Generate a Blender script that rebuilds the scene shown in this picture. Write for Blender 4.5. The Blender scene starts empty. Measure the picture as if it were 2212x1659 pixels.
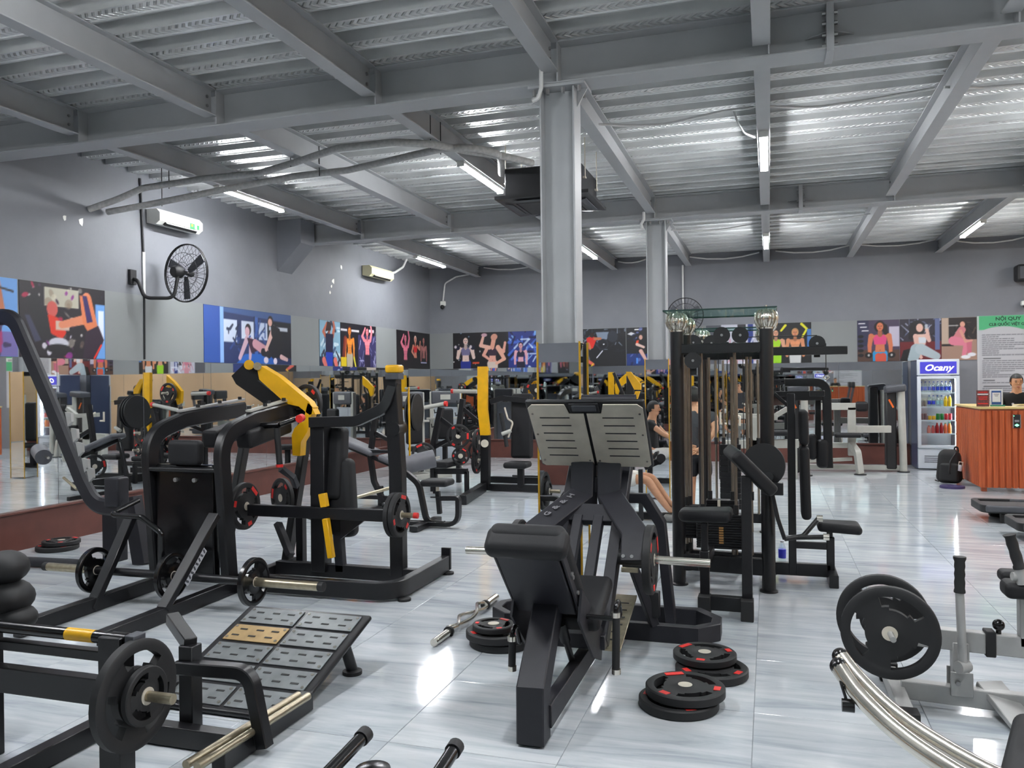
import bpy, bmesh, math, random
import numpy as np
from mathutils import Vector, Matrix
random.seed(7); np.random.seed(7)
scene = bpy.context.scene
COL = scene.collection
# ---------------------------------------------------------------- camera
F_PX, CX, CY, CAM_H = 1753.0, 1106.0, 829.5, 1.65
_y = np.array([556., -10.5, F_PX]); _y /= np.linalg.norm(_y)
_x = np.array([5530., -59.5, -F_PX]); _x /= np.linalg.norm(_x)
_x -= _y * _x.dot(_y); _x /= np.linalg.norm(_x)
_z = np.cross(_y, _x); _z = -_z if _z[1] > 0 else _z
ROT = np.stack([_x, _y, _z])
cam_d = bpy.data.cameras.new('camera'); cam = bpy.data.objects.new('camera', cam_d); COL.objects.link(cam)
cam_d.sensor_fit = 'HORIZONTAL'; cam_d.sensor_width = 36.0; cam_d.lens = 36.0 * F_PX / 2212.0
cam_d.clip_start = 0.05; cam_d.clip_end = 200
_m = Matrix.Identity(4)
for i in range(3):
    _m[i][0] = ROT[i][0]; _m[i][1] = -ROT[i][1]; _m[i][2] = -ROT[i][2]
_m[2][3] = CAM_H
cam.matrix_world = _m
scene.camera = cam
def P(px, py, X=None, Y=None, Z=None):
    "pixel of the 2212x1659 frame -> point on the plane X=, Y= or Z= (floor by default)"
    d = ROT @ np.array([px - CX, py - CY, F_PX])
    if X is not None: t = X / d[0]
    elif Y is not None: t = Y / d[1]
    else: t = ((Z or 0.0) - CAM_H) / d[2]
    return Vector((t * d[0], t * d[1], CAM_H + t * d[2]))
# ---------------------------------------------------------------- world, exposure
w = bpy.data.worlds.new('World'); scene.world = w; w.use_nodes = True
w.node_tree.nodes['Background'].inputs[0].default_value = (0.92, 0.96, 1.0, 1)
w.node_tree.nodes['Background'].inputs[1].default_value = 1.3
scene.view_settings.view_transform = 'Standard'; scene.view_settings.look = 'None'
scene.view_settings.exposure = 0.42; scene.view_settings.gamma = 1.0
scene.view_settings.use_curve_mapping = False
scene.cycles.use_denoising = True
scene.cycles.use_adaptive_sampling = True; scene.cycles.adaptive_threshold = 0.16
scene.cycles.max_bounces = 6; scene.cycles.diffuse_bounces = 3; scene.cycles.glossy_bounces = 4
scene.cycles.transmission_bounces = 6; scene.cycles.transparent_max_bounces = 8
scene.cycles.sample_clamp_indirect = 6.0
scene.cycles.caustics_reflective = False; scene.cycles.caustics_refractive = False
TUBE_POWER = 215.0
# ---------------------------------------------------------------- materials
def srgb(c):
    return tuple((v / 255 / 12.92 if v / 255 <= 0.04045 else ((v / 255 + 0.055) / 1.055) ** 2.4) for v in c)
def nm(name):
    m = bpy.data.materials.new(name); m.use_nodes = True
    return m, m.node_tree, m.node_tree.nodes['Principled BSDF']
def mat(name, rgb, rough=0.5, metal=0.0, var=0.06, scale=14.0, bump=0.0, bscale=180.0, rvar=0.1, coat=0.0, spec=0.5):
    "painted / plastic / metal surface: colour and roughness broken up by noise, fine relief by bump"
    m, nt, b = nm(name); N = nt.nodes; L = nt.links
    tc = N.new('ShaderNodeNewGeometry'); nz = N.new('ShaderNodeTexNoise')
    nz.inputs['Scale'].default_value = scale; nz.inputs['Detail'].default_value = 3
    L.new(tc.outputs['Position'], nz.inputs['Vector'])
    r = N.new('ShaderNodeValToRGB'); c = srgb(rgb)
    r.color_ramp.elements[0].position = 0.3; r.color_ramp.elements[1].position = 0.7
    r.color_ramp.elements[0].color = tuple(v * (1 - var) for v in c) + (1,)
    r.color_ramp.elements[1].color = tuple(min(1, v * (1 + var)) for v in c) + (1,)
    L.new(nz.outputs['Fac'], r.inputs['Fac']); L.new(r.outputs['Color'], b.inputs['Base Color'])
    mr = N.new('ShaderNodeMapRange'); mr.inputs['To Min'].default_value = max(0.02, rough - rvar * rough); mr.inputs['To Max'].default_value = min(1, rough + rvar * rough)
    L.new(nz.outputs['Fac'], mr.inputs['Value']); L.new(mr.outputs['Result'], b.inputs['Roughness'])
    b.inputs['Metallic'].default_value = metal; b.inputs['Coat Weight'].default_value = coat
    b.inputs['Specular IOR Level'].default_value = spec
    if bump:
        n2 = N.new('ShaderNodeTexNoise'); n2.inputs['Scale'].default_value = bscale; n2.inputs['Detail'].default_value = 2
        L.new(tc.outputs['Position'], n2.inputs['Vector'])
        bp = N.new('ShaderNodeBump'); bp.inputs['Strength'].default_value = bump; bp.inputs['Distance'].default_value = 0.002
        L.new(n2.outputs['Fac'], bp.inputs['Height']); L.new(bp.outputs['Normal'], b.inputs['Normal'])
    return m
def emis(name, rgb, s):
    m, nt, b = nm(name)
    b.inputs['Base Color'].default_value = (0.9, 0.9, 0.9, 1)
    b.inputs['Emission Color'].default_value = rgb + (1,); b.inputs['Emission Strength'].default_value = s
    return m
def glass(name, rgb=(0.9, 0.97, 0.95), alpha=0.25, rough=0.03):
    "thin sheet: mostly lets light straight through, with a mirror-like sheen"
    m, nt, b = nm(name); N = nt.nodes; L = nt.links
    tr = N.new('ShaderNodeBsdfTransparent'); tr.inputs[0].default_value = rgb + (1,)
    gl = N.new('ShaderNodeBsdfGlossy'); gl.inputs['Roughness'].default_value = rough; gl.inputs[0].default_value = (0.9, 0.95, 0.93, 1)
    mx = N.new('ShaderNodeMixShader'); mx.inputs[0].default_value = alpha
    L.new(tr.outputs[0], mx.inputs[1]); L.new(gl.outputs[0], mx.inputs[2])
    L.new(mx.outputs[0], N['Material Output'].inputs['Surface'])
    return m
MAT = {}
MAT['black'] = mat('black gloss powder coat', (19, 19, 22), 0.34, 0, 0.15, 30, 0.08, 900)
MAT['dark'] = mat('charcoal powder coat', (34, 34, 40), 0.48, 0.0, 0.1, 20, 0.12, 1100, spec=0.4)
MAT['rubber'] = mat('black rubber', (24, 24, 26), 0.62, 0, 0.15, 25, 0.15, 700)
MAT['gloss'] = mat('glossy black enamel', (12, 12, 14), 0.22, 0, 0.12, 18, 0.1, 60)
MAT['leather'] = mat('black leatherette', (21, 21, 24), 0.58, 0, 0.1, 10, 0.25, 500, spec=0.35)
MAT['greypad'] = mat('grey leatherette', (92, 92, 97), 0.55, 0, 0.1, 10, 0.25, 500)
MAT['chrome'] = mat('chrome', (224, 219, 208), 0.18, 0.92, 0.04, 9)
MAT['steel'] = mat('brushed steel', (216, 208, 192), 0.38, 0.25, 0.12, 7, 0.05, 300)
MAT['rodsteel'] = mat('dull guide rod steel', (146, 136, 124), 0.3, 0.85, 0.12, 12)
MAT['oldsteel'] = mat('worn steel', (170, 160, 138), 0.33, 0.9, 0.12, 30)
MAT['silver'] = mat('silver grey paint', (168, 168, 166), 0.4, 0.25, 0.06, 12)
MAT['cream'] = mat('pale grey frame paint', (174, 174, 166), 0.42, 0, 0.05, 9)
MAT['yellow'] = mat('yellow paint', (229, 172, 16), 0.38, 0, 0.08, 9)
MAT['red'] = mat('red label', (214, 42, 38), 0.5, 0, 0.1, 60)
MAT['whiteprint'] = mat('white print', (190, 190, 196), 0.6, 0, 0.15, 90)
MAT['beam'] = mat('grey steel paint', (172, 174, 176), 0.5, 0, 0.05, 3, 0.1, 60)
MAT['white'] = mat('white plastic', (226, 226, 220), 0.4, 0, 0.03, 6)
MAT['ivory'] = mat('ivory plastic', (222, 216, 178), 0.42, 0, 0.04, 6)
MAT['insul'] = mat('grey pipe wrap', (176, 176, 174), 0.8, 0, 0.15, 30, 0.6, 120)
MAT['blackplastic'] = mat('matt black plastic', (24, 24, 26), 0.55, 0, 0.1, 20)
MAT['greyplastic'] = mat('grey plastic', (70, 72, 78), 0.5, 0, 0.08, 20)
MAT['gold'] = mat('gold trim', (206, 160, 48), 0.3, 0.6, 0.08, 20)
MAT['glass'] = glass('clear glass'); MAT['fridgeglass'] = glass('fridge door glass', (0.93, 0.97, 0.97), 0.1)
MAT['greenglass'] = glass('green edged glass', (0.80, 0.95, 0.90), 0.16)
MAT['tube'] = emis('led tube', (0.955, 0.975, 1.0), TUBE_POWER)
MAT['skin'] = mat('skin', (203, 150, 116), 0.5, 0, 0.06, 30, 0.1, 300)
MAT['hair'] = mat('black hair', (24, 21, 20), 0.6, 0, 0.2, 120, 0.8, 260)
m_, nt_, b_ = nm('mirror'); MAT['mirror'] = m_
b_.inputs['Base Color'].default_value = (0.80, 0.83, 0.84, 1); b_.inputs['Metallic'].default_value = 1; b_.inputs['Roughness'].default_value = 0.015
# ---------------------------------------------------------------- mesh building
def V3(v): return Vector(v)
class MB:
    def __init__(s): s.v = []; s.f = []
    def add(s, vs, fs):
        n = len(s.v); s.v += [tuple(v) for v in vs]; s.f += [tuple(i + n for i in f) for f in fs]; return s
    # chamfered oriented box
    def box(s, c, size, fr=None, ch=0.004):
        hx, hy, hz = (size[0] / 2, size[1] / 2, size[2] / 2); ch = min(ch, hx * .45, hy * .45, hz * .45)
        c = V3(c); fr = fr or Matrix.Identity(3); vs = []; fs = []
        idx = {}
        for sx in (-1, 1):
            for sy in (-1, 1):
                for sz in (-1, 1):
                    for a in range(3):
                        p = [sx * hx, sy * hy, sz * hz]
                        for k in range(3):
                            if k != a: p[k] -= (sx, sy, sz)[k] * ch
                        idx[(sx, sy, sz, a)] = len(vs); vs.append(c + fr @ Vector(p))
        for a in range(3):
            b, d = (a + 1) % 3, (a + 2) % 3
            for sg in (-1, 1):
                q = []
                for (u, w_) in ((-1, -1), (1, -1), (1, 1), (-1, 1)):
                    k = [0, 0, 0]; k[a] = sg; k[b] = u; k[d] = w_; q.append(idx[(*k, a)])
                fs.append(q if sg > 0 else q[::-1])
            for u in (-1, 1):
                for w_ in (-1, 1):
                    def g(sa, ax):
                        k = [0, 0, 0]; k[a] = sa; k[b] = u; k[d] = w_; return idx[(*k, ax)]
                    q = [g(-1, b), g(1, b), g(1, d), g(-1, d)]
                    fs.append(q if u * w_ < 0 else q[::-1])
        for sx in (-1, 1):
            for sy in (-1, 1):
                for sz in (-1, 1):
                    q = [idx[(sx, sy, sz, a)] for a in range(3)]
                    fs.append(q if sx * sy * sz > 0 else q[::-1])
        return s.add(vs, fs)
    def bar(s, p, q, w, h, up=(0, 0, 1), ch=0.004):
        "straight rectangular tube: w sideways, h along up"
        p, q = V3(p), V3(q); t = (q - p); l = t.length; t.normalize()
        u = V3(up); sd = t.cross(u)
        if sd.length < 1e-4: sd = t.cross(Vector((1, 0, 0)))
        sd.normalize(); u = sd.cross(t)
        fr = Matrix((t, sd, u)).transposed()
        return s.box((p + q) / 2, (l, w, h), fr, ch)
    def sweep(s, path, prof, up=(0, 0, 1), closed=False, caps=True):
        pts = [V3(p) for p in path]; up = V3(up); n = len(pts); k = len(prof)
        segs = [(pts[(i + 1) % n] - pts[i]).normalized() for i in range(n if closed else n - 1)]
        def frame(t):
            sd = t.cross(up)
            if sd.length < 1e-3: sd = t.cross(Vector((1, 0.01, 0)))
            sd.normalize(); return sd, sd.cross(t)
        vs = []
        for i, p in enumerate(pts):
            if closed: t0, t1 = segs[i - 1], segs[i]
            else: t0 = segs[max(0, i - 1)]; t1 = segs[min(i, n - 2)]
            b = (t0 + t1)
            b = b.normalized() if b.length > 1e-6 else t0
            sd, u = frame(t1); den = t1.dot(b)
            for (a, c) in prof:
                o = sd * a + u * c
                lam = -o.dot(b) / den if abs(den) > 0.2 else 0
                vs.append(p + o + t1 * lam)
        fs = []
        for i in range(n if closed else n - 1):
            j = (i + 1) % n
            for a in range(k):
                fs.append((i * k + a, i * k + (a + 1) % k, j * k + (a + 1) % k, j * k + a))
        if caps and not closed:
            fs.append(tuple(range(k))[::-1]); fs.append(tuple((n - 1) * k + a for a in range(k)))
        return s.add(vs, fs)
    def tube(s, path, r, n=10, up=None, fil=0, closed=False, caps=True):
        path = fillet(path, fil) if fil else [V3(p) for p in path]
        if up is None: up = pnormal(path)
        return s.sweep(path, circ(r, n), up, closed, caps)
    def rect(s, path, w, h, up=(0, 0, 1), fil=0, ch=0.005, nf=6):
        "rectangular tube along a path; w across, h along up (up = normal of the bend plane)"
        path = fillet(path, fil, nf) if fil else path
        return s.sweep(path, rprof(w, h, ch), up)
    def cyl(s, p, q, r, r2=None, n=14, caps=True):
        p, q = V3(p), V3(q); t = (q - p).normalized(); r2 = r if r2 is None else r2
        a = t.orthogonal().normalized(); b = t.cross(a); vs = []
        for (c, rr) in ((p, r), (q, r2)):
            for i in range(n):
                an = 2 * math.pi * i / n; vs.append(c + (a * math.cos(an) + b * math.sin(an)) * rr)
        fs = [(i, (i + 1) % n, n + (i + 1) % n, n + i) for i in range(n)]
        if caps: fs += [tuple(range(n))[::-1], tuple(range(n, 2 * n))]
        return s.add(vs, fs)
    def lathe(s, c, axis, prof, n=20, arc=None):
        "prof: (radius, height) pairs along axis"
        c = V3(c); t = V3(axis).normalized(); a = t.orthogonal().normalized(); b = t.cross(a); vs = []; k = len(prof)
        for i in range(n):
            an = 2 * math.pi * i / n; d = a * math.cos(an) + b * math.sin(an)
            for (r, h) in prof: vs.append(c + d * r + t * h)
        fs = []
        for i in range(n):
            j = (i + 1) % n
            for q in range(k - 1): fs.append((i * k + q, j * k + q, j * k + q + 1, i * k + q + 1))
        if prof[0][0] > 1e-6: fs.append(tuple(i * k for i in range(n))[::-1])
        if prof[-1][0] > 1e-6: fs.append(tuple(i * k + k - 1 for i in range(n)))
        return s.add(vs, fs)
    def sphere(s, c, r, n=12, m=8, sc=(1, 1, 1), fr=None):
        c = V3(c); vs = []; fs = []; fr = fr or Matrix.Identity(3)
        for j in range(m + 1):
            th = math.pi * j / m
            for i in range(n):
                ph = 2 * math.pi * i / n
                vs.append(c + fr @ Vector((r * sc[0] * math.sin(th) * math.cos(ph), r * sc[1] * math.sin(th) * math.sin(ph), r * sc[2] * math.cos(th))))
        for j in range(m):
            for i in range(n): fs.append((j * n + i, (j + 1) * n + i, (j + 1) * n + (i + 1) % n, j * n + (i + 1) % n))
        return s.add(vs, fs)
    def rbox(s, c, size, r, fr=None, n=3, warp=None):
        "soft rounded box (pads, cushions)"
        c = V3(c); fr = fr or Matrix.Identity(3); hs = [v / 2 for v in size]; r = min(r, min(hs) * 0.98); inn = [h - r for h in hs]
        g = [-1 + 2 * i / (2 * n + 1) for i in range(2 * n + 2)]; gm = 2 * n + 2
        vs = []; fs = []
        for a in range(3):
            b, d = (a + 1) % 3, (a + 2) % 3
            for sg in (-1, 1):
                base = len(vs)
                for i in range(gm):
                    for j in range(gm):
                        q = [0, 0, 0]; q[a] = sg
                        def comp(i_, ax):
                            if i_ <= n: return -1, math.tan((i_ / n - 1) * math.pi / 4)
                            return 1, math.tan(((i_ - n - 1) / n) * math.pi / 4)
                        sb, tb = comp(i, b); sd, td = comp(j, d)
                        dirv = [0, 0, 0]; dirv[a] = sg; dirv[b] = tb; dirv[d] = td
                        dv = Vector(dirv).normalized()
                        p = [0, 0, 0]; p[a] = sg * inn[a] + dv[a] * r; p[b] = sb * inn[b] + dv[b] * r; p[d] = sd * inn[d] + dv[d] * r
                        pv = Vector(p)
                        if warp: pv = warp(pv)
                        vs.append(c + fr @ pv)
                for i in range(gm - 1):
                    for j in range(gm - 1):
                        f = (base + i * gm + j, base + (i + 1) * gm + j, base + (i + 1) * gm + j + 1, base + i * gm + j + 1)
                        fs.append(f if sg > 0 else f[::-1])
        return s.add(vs, fs)
    def prism(s, pts, d):
        "polygon (world points) extruded by vector d"
        pts = [V3(p) for p in pts]; d = V3(d); n = len(pts)
        nrm = sum(((pts[i] - pts[0]).cross(pts[(i + 1) % n] - pts[0]) for i in range(n)), Vector())
        if nrm.dot(d) > 0: pts = pts[::-1]
        vs = pts + [p + d for p in pts]
        fs = [tuple(range(n)), tuple(range(n, 2 * n))[::-1]]
        fs += [(i, i + n, (i + 1) % n + n, (i + 1) % n) for i in range(n)]
        return s.add(vs, fs)
    def obj(s, name, mt, parent=None, label=None, kind=None, flat=False, weld=False, loc=None):
        off = Vector(LOC.get(parent.name, (0, 0, 0))) if parent else Vector(loc or (0, 0, 0))
        me = bpy.data.meshes.new(name)
        me.from_pydata([(v[0] - off[0], v[1] - off[1], v[2] - off[2]) for v in s.v], [], s.f)
        if weld:
            bm = bmesh.new(); bm.from_mesh(me); bmesh.ops.remove_doubles(bm, verts=bm.verts, dist=1e-5); bm.to_mesh(me); bm.free()
        me.validate(); me.update()
        if not flat:
            me.polygons.foreach_set('use_smooth', [True] * len(me.polygons)); me.set_sharp_from_angle(angle=math.radians(38))
        if mt is not None: me.materials.append(MAT[mt] if isinstance(mt, str) else mt)
        return link(name, me, parent, label, kind, loc)
LOC = {}
def link(name, data, parent=None, label=None, kind=None, loc=None):
    o = bpy.data.objects.new(name, data); COL.objects.link(o)
    if parent:
        o.parent = parent; LOC[o.name] = LOC.get(parent.name, (0, 0, 0))
    else:
        o.location = loc or (0, 0, 0); LOC[o.name] = tuple(loc or (0, 0, 0))
    if label: o['label'] = label
    if kind: o['kind'] = kind
    return o
def thing(name, label, cat, loc=(0, 0, 0), group=None):
    o = link(name, None, None, label, None, tuple(loc)); o.empty_display_size = 0.1; o['category'] = cat
    if group: o['group'] = group
    return o
def tag(o, label, cat, group=None):
    o['label'] = label; o['category'] = cat
    if group: o['group'] = group
    return o
def struct(o): o['kind'] = 'structure'; return o
def copy_tree(o, parent=None):
    c = o.copy(); COL.objects.link(c); c.parent = parent; LOC[c.name] = LOC.get(o.name, (0, 0, 0))
    for ch in list(o.children): copy_tree(ch, c)
    return c
def circ(r, n=10): return [(r * math.cos(2 * math.pi * i / n), r * math.sin(2 * math.pi * i / n)) for i in range(n)]
def rprof(w, h, c=0.004):
    a, b = w / 2, h / 2; c = min(c, a * .6, b * .6)
    return [(a, -b + c), (a, b - c), (a - c, b), (-a + c, b), (-a, b - c), (-a, -b + c), (-a + c, -b), (a - c, -b)]
def pnormal(path):
    path = [V3(p) for p in path]; nrm = Vector()
    for i in range(1, len(path) - 1): nrm += (path[i] - path[i - 1]).cross(path[i + 1] - path[i])
    if nrm.length < 1e-6:
        t = path[-1] - path[0]; return t.orthogonal()
    return nrm.normalized()
def fillet(pts, r, n=6):
    pts = [V3(p) for p in pts]; out = [pts[0]]
    for i in range(1, len(pts) - 1):
        a, b, c = pts[i - 1], pts[i], pts[i + 1]; d0 = (a - b); d1 = (c - b)
        ang = d0.angle(d1)
        if ang > math.pi - 0.02: out.append(b); continue
        rr = r[i - 1] if isinstance(r, (list, tuple)) else r
        t = min(rr / math.tan(ang / 2), d0.length * .48, d1.length * .48)
        p0 = b + d0.normalized() * t; p1 = b + d1.normalized() * t
        for k in range(n + 1):
            u = k / n; out.append(p0 * (1 - u) ** 2 + b * 2 * u * (1 - u) + p1 * u * u)
    out.append(pts[-1]); return out
def frame_from(x=None, z=None, y=None):
    "3x3 with columns x,y,z; give two axes (first kept exactly)"
    if x is not None and z is not None:
        x = V3(x).normalized(); z = V3(z); y_ = z.cross(x).normalized(); z_ = x.cross(y_); return Matrix((x, y_, z_)).transposed()
    if x is not None and y is not None:
        x = V3(x).normalized(); z_ = x.cross(V3(y)).normalized(); return Matrix((x, z_.cross(x), z_)).transposed()
    y = V3(y).normalized(); x_ = y.cross(V3(z)).normalized(); return Matrix((x_, y, x_.cross(y))).transposed()
def rotz(a): return Matrix.Rotation(a, 3, 'Z')
def text_mesh(txt, size, name, mt, parent, loc, fr, shear=0.0, bold=0.0, align='CENTER', label=None, sx=1.0, space=1.0):
    cu = bpy.data.curves.new(name, 'FONT'); cu.body = txt; cu.size = size; cu.shear = shear; cu.offset = bold
    cu.align_x = align; cu.align_y = 'CENTER'; cu.extrude = 0.0008; cu.space_character = space; cu.resolution_u = 3
    tmp = bpy.data.objects.new('tmp', cu); COL.objects.link(tmp)
    dg = bpy.context.evaluated_depsgraph_get(); me = bpy.data.meshes.new_from_object(tmp.evaluated_get(dg))
    bpy.data.objects.remove(tmp); bpy.data.curves.remove(cu)
    off = Vector(LOC.get(parent.name, (0, 0, 0))); M4 = fr.to_4x4(); S = Matrix.Diagonal((sx, 1, 1, 1))
    me.transform(S); me.transform(M4); me.transform(Matrix.Translation(V3(loc) - off))
    me.materials.clear(); me.materials.append(MAT[mt] if isinstance(mt, str) else mt)
    return link(name, me, parent, label)
# ================================================================ ROOM
XL, XR, YB, YF = -7.29, 7.6, 16.9, -0.75
ZL, ZH = 4.22, 4.315            # deck low / high flange
# --- wall paint
m, nt, b = nm('grey wall paint'); N, L = nt.nodes, nt.links; MAT['wall'] = m
g = N.new('ShaderNodeNewGeometry'); n1 = N.new('ShaderNodeTexNoise'); n1.inputs['Scale'].default_value = 0.9; n1.inputs['Detail'].default_value = 6; n1.inputs['Roughness'].default_value = 0.65
L.new(g.outputs['Position'], n1.inputs['Vector'])
r = N.new('ShaderNodeValToRGB'); r.color_ramp.elements[0].position = 0.25; r.color_ramp.elements[1].position = 0.8
r.color_ramp.elements[0].color = srgb((112, 114, 121)) + (1,); r.color_ramp.elements[1].color = srgb((126, 128, 134)) + (1,)
L.new(n1.outputs['Fac'], r.inputs['Fac']); L.new(r.outputs['Color'], b.inputs['Base Color']); b.inputs['Roughness'].default_value = 0.62
n2 = N.new('ShaderNodeTexNoise'); n2.inputs['Scale'].default_value = 6; n2.inputs['Detail'].default_value = 5; L.new(g.outputs['Position'], n2.inputs['Vector'])
bp = N.new('ShaderNodeBump'); bp.inputs['Strength'].default_value = 0.15; bp.inputs['Distance'].default_value = 0.02; L.new(n2.outputs['Fac'], bp.inputs['Height']); L.new(bp.outputs['Normal'], b.inputs['Normal'])
# --- lower, slightly greener band of paint
MAT['wallband'] = mat('grey wall band paint', (126, 129, 130), 0.6, 0, 0.04, 1.2, 0.1, 40)
MAT['kick'] = mat('red brown kick board', (92, 52, 44), 0.45, 0, 0.14, 5, 0.1, 120)
# --- marble tiles
m, nt, b = nm('polished streaky marble tile'); N, L = nt.nodes, nt.links; MAT['tile'] = m
g = N.new('ShaderNodeNewGeometry'); oi = N.new('ShaderNodeObjectInfo')
mp = N.new('ShaderNodeVectorMath'); mp.operation = 'MULTIPLY'; mp.inputs[1].default_value = (1.0, 7.5, 1.0)
L.new(g.outputs['Position'], mp.inputs[0])
of = N.new('ShaderNodeVectorMath'); of.operation = 'MULTIPLY_ADD'; of.inputs[1].default_value = (37., 91., 13.)
L.new(oi.outputs['Random'], of.inputs[0]); L.new(mp.outputs[0], of.inputs[2])
n1 = N.new('ShaderNodeTexNoise'); n1.inputs['Scale'].default_value = 1.15; n1.inputs['Detail'].default_value = 7; n1.inputs['Roughness'].default_value = 0.62; n1.inputs['Distortion'].default_value = 0.7
L.new(of.outputs[0], n1.inputs['Vector'])
r = N.new('ShaderNodeValToRGB'); e = r.color_ramp.elements; e[0].position = 0.28; e[1].position = 0.72
e[0].color = srgb((150, 158, 165)) + (1,); e[1].color = srgb((207, 210, 212)) + (1,)
k = e.new(0.45); k.color = srgb((181, 187, 192)) + (1,)
L.new(n1.outputs['Fac'], r.inputs['Fac']); L.new(r.outputs['Color'], b.inputs['Base Color'])
b.inputs['Roughness'].default_value = 0.09; b.inputs['Specular IOR Level'].default_value = 0.5
MAT['grout'] = mat('tile joint', (150, 155, 158), 0.7)
# --- galvanised deck: low flanges carry pressed chevrons
PITCH, DECK_Y0 = 0.345, 7.27 - 0.345 * 40
m, nt, b = nm('galvanised steel deck'); N, L = nt.nodes, nt.links; MAT['deck'] = m
g = N.new('ShaderNodeNewGeometry'); sp = N.new('ShaderNodeSeparateXYZ'); L.new(g.outputs['Position'], sp.inputs[0])
def mth(op, a, c=None, d=None):
    n = N.new('ShaderNodeMath'); n.operation = op
    for i, v in enumerate((a, c, d)):
        if v is None: continue
        if isinstance(v, (int, float)): n.inputs[i].default_value = v
        else: L.new(v, n.inputs[i])
    return n.outputs[0]
dy = mth('ABSOLUTE', mth('SUBTRACT', mth('MODULO', mth('ADD', sp.outputs['Y'], PITCH * 100 - DECK_Y0 + PITCH / 2), PITCH), PITCH / 2))
ph = mth('SINE', mth('MULTIPLY', mth('SUBTRACT', sp.outputs['X'], mth('MULTIPLY', dy, 0.9)), 2 * math.pi / 0.058))
inside = mth('LESS_THAN', dy, 0.052)
hgt = mth('MULTIPLY', mth('MAXIMUM', ph, 0.0), inside)
bp = N.new('ShaderNodeBump'); bp.inputs['Strength'].default_value = 1.0; bp.inputs['Distance'].default_value = 0.02
L.new(hgt, bp.inputs['Height']); L.new(bp.outputs['Normal'], b.inputs['Normal'])
n1 = N.new('ShaderNodeTexNoise'); n1.inputs['Scale'].default_value = 2.3; n1.inputs['Detail'].default_value = 5; L.new(g.outputs['Position'], n1.inputs['Vector'])
r = N.new('ShaderNodeValToRGB'); r.color_ramp.elements[0].position = 0.3; r.color_ramp.elements[1].position = 0.7
r.color_ramp.elements[0].color = srgb((214, 216, 216)) + (1,); r.color_ramp.elements[1].color = srgb((240, 241, 240)) + (1,)
L.new(n1.outputs['Fac'], r.inputs['Fac']); L.new(r.outputs['Color'], b.inputs['Base Color'])
b.inputs['Metallic'].default_value = 0.45; b.inputs['Roughness'].default_value = 0.32
# --- floor
T = 0.80; FX0, FY0 = -7.29, -0.62
fl = MB().add([(XL - .1, YF - .1, -0.004), (XR + .1, YF - .1, -0.004), (XR + .1, YB + .1, -0.004), (XL - .1, YB + .1, -0.004), (XL - .1, YF - .1, -0.12), (XR + .1, YF - .1, -0.12), (XR + .1, YB + .1, -0.12), (XL - .1, YB + .1, -0.12)],
              [(0, 1, 2, 3), (7, 6, 5, 4), (0, 4, 5, 1), (1, 5, 6, 2), (2, 6, 7, 3), (3, 7, 4, 0)]).obj('floor', 'grout', flat=True)
struct(fl)
gp = 0.0016
tm = MB().box((T / 2, T / 2, -0.005), (T - 2 * gp, T - 2 * gp, 0.010), ch=0.001).obj('tile', 'tile', fl, flat=True)
tmesh = tm.data; bpy.data.objects.remove(tm)
cells = []
ny = int((YB - FY0) / T) + 1; nx = int((XR - XL) / T) + 1
for j in range(-1, ny):
    for i in range(0, nx):
        x0, y0 = FX0 + i * T, FY0 + j * T
        if x0 + T > XR + .05 or y0 + T > YB + .3 or y0 < YF - .4: continue
        c = ROT.T @ np.array([x0 + T / 2, y0 + T / 2, -CAM_H])
        vis = c[2] > 0.8 and abs(c[0] / c[2]) < 0.72 and c[1] / c[2] < 0.56
        cells.append((not vis, c[2], x0, y0))
cells.sort()
for (hid, d, x0, y0) in cells[:290]:
    o = link('tile', tmesh, fl); o.location = (x0, y0, 0)
far = MB()
for (hid, d, x0, y0) in cells[290:]:
    x1, y1 = min(x0 + T, XR) - gp, min(y0 + T, YB) - gp
    far.add([(x0 + gp, y0 + gp, 0), (x1, y0 + gp, 0), (x1, y1, 0), (x0 + gp, y1, 0)], [(0, 1, 2, 3)])
far.obj('outer_tiles', 'tile', fl, kind='stuff', flat=True)
# --- walls
def wall(name, x0, x1, y0, y1, z1=4.42):
    return struct(MB().box(((x0 + x1) / 2, (y0 + y1) / 2, z1 / 2), (x1 - x0, y1 - y0, z1), ch=0.001).obj(name, 'wall', flat=True))
wall('wall_left', XL - .15, XL, YF, YB + .15)
wall('wall_back', XL, XR, YB, YB + .15)
# front wall behind the camera: clerestory windows added above its mirrors for fill light
WX = [(-7.0, -3.6), (-3.3, .1), (.4, 3.8), (4.1, 7.3)]; WZ0, WZ1 = 2.42, 3.86
wf = MB().box(((XL + XR) / 2, YF - .075, WZ0 / 2), (XR - XL, .15, WZ0), ch=.001).box(((XL + XR) / 2, YF - .075, (WZ1 + 4.42) / 2), (XR - XL, .15, 4.42 - WZ1), ch=.001)
ends = [XL] + [v for p in WX for v in p] + [XR]
for i in range(0, len(ends), 2): wf.box(((ends[i] + ends[i + 1]) / 2, YF - .075, (WZ0 + WZ1) / 2), (ends[i + 1] - ends[i], .15, WZ1 - WZ0), ch=.001)
struct(wf.obj('wall_front', 'wall', flat=True))
MAT['tan'] = mat('tan wall paint', (186, 152, 118), .6, 0, .05, 1.5)
struct(MB().box((XR + .075, (YF + YB) / 2, 2.21), (.15, YB - YF + .3, 4.42), ch=.001).obj('wall_right', 'tan', flat=True))
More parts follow.
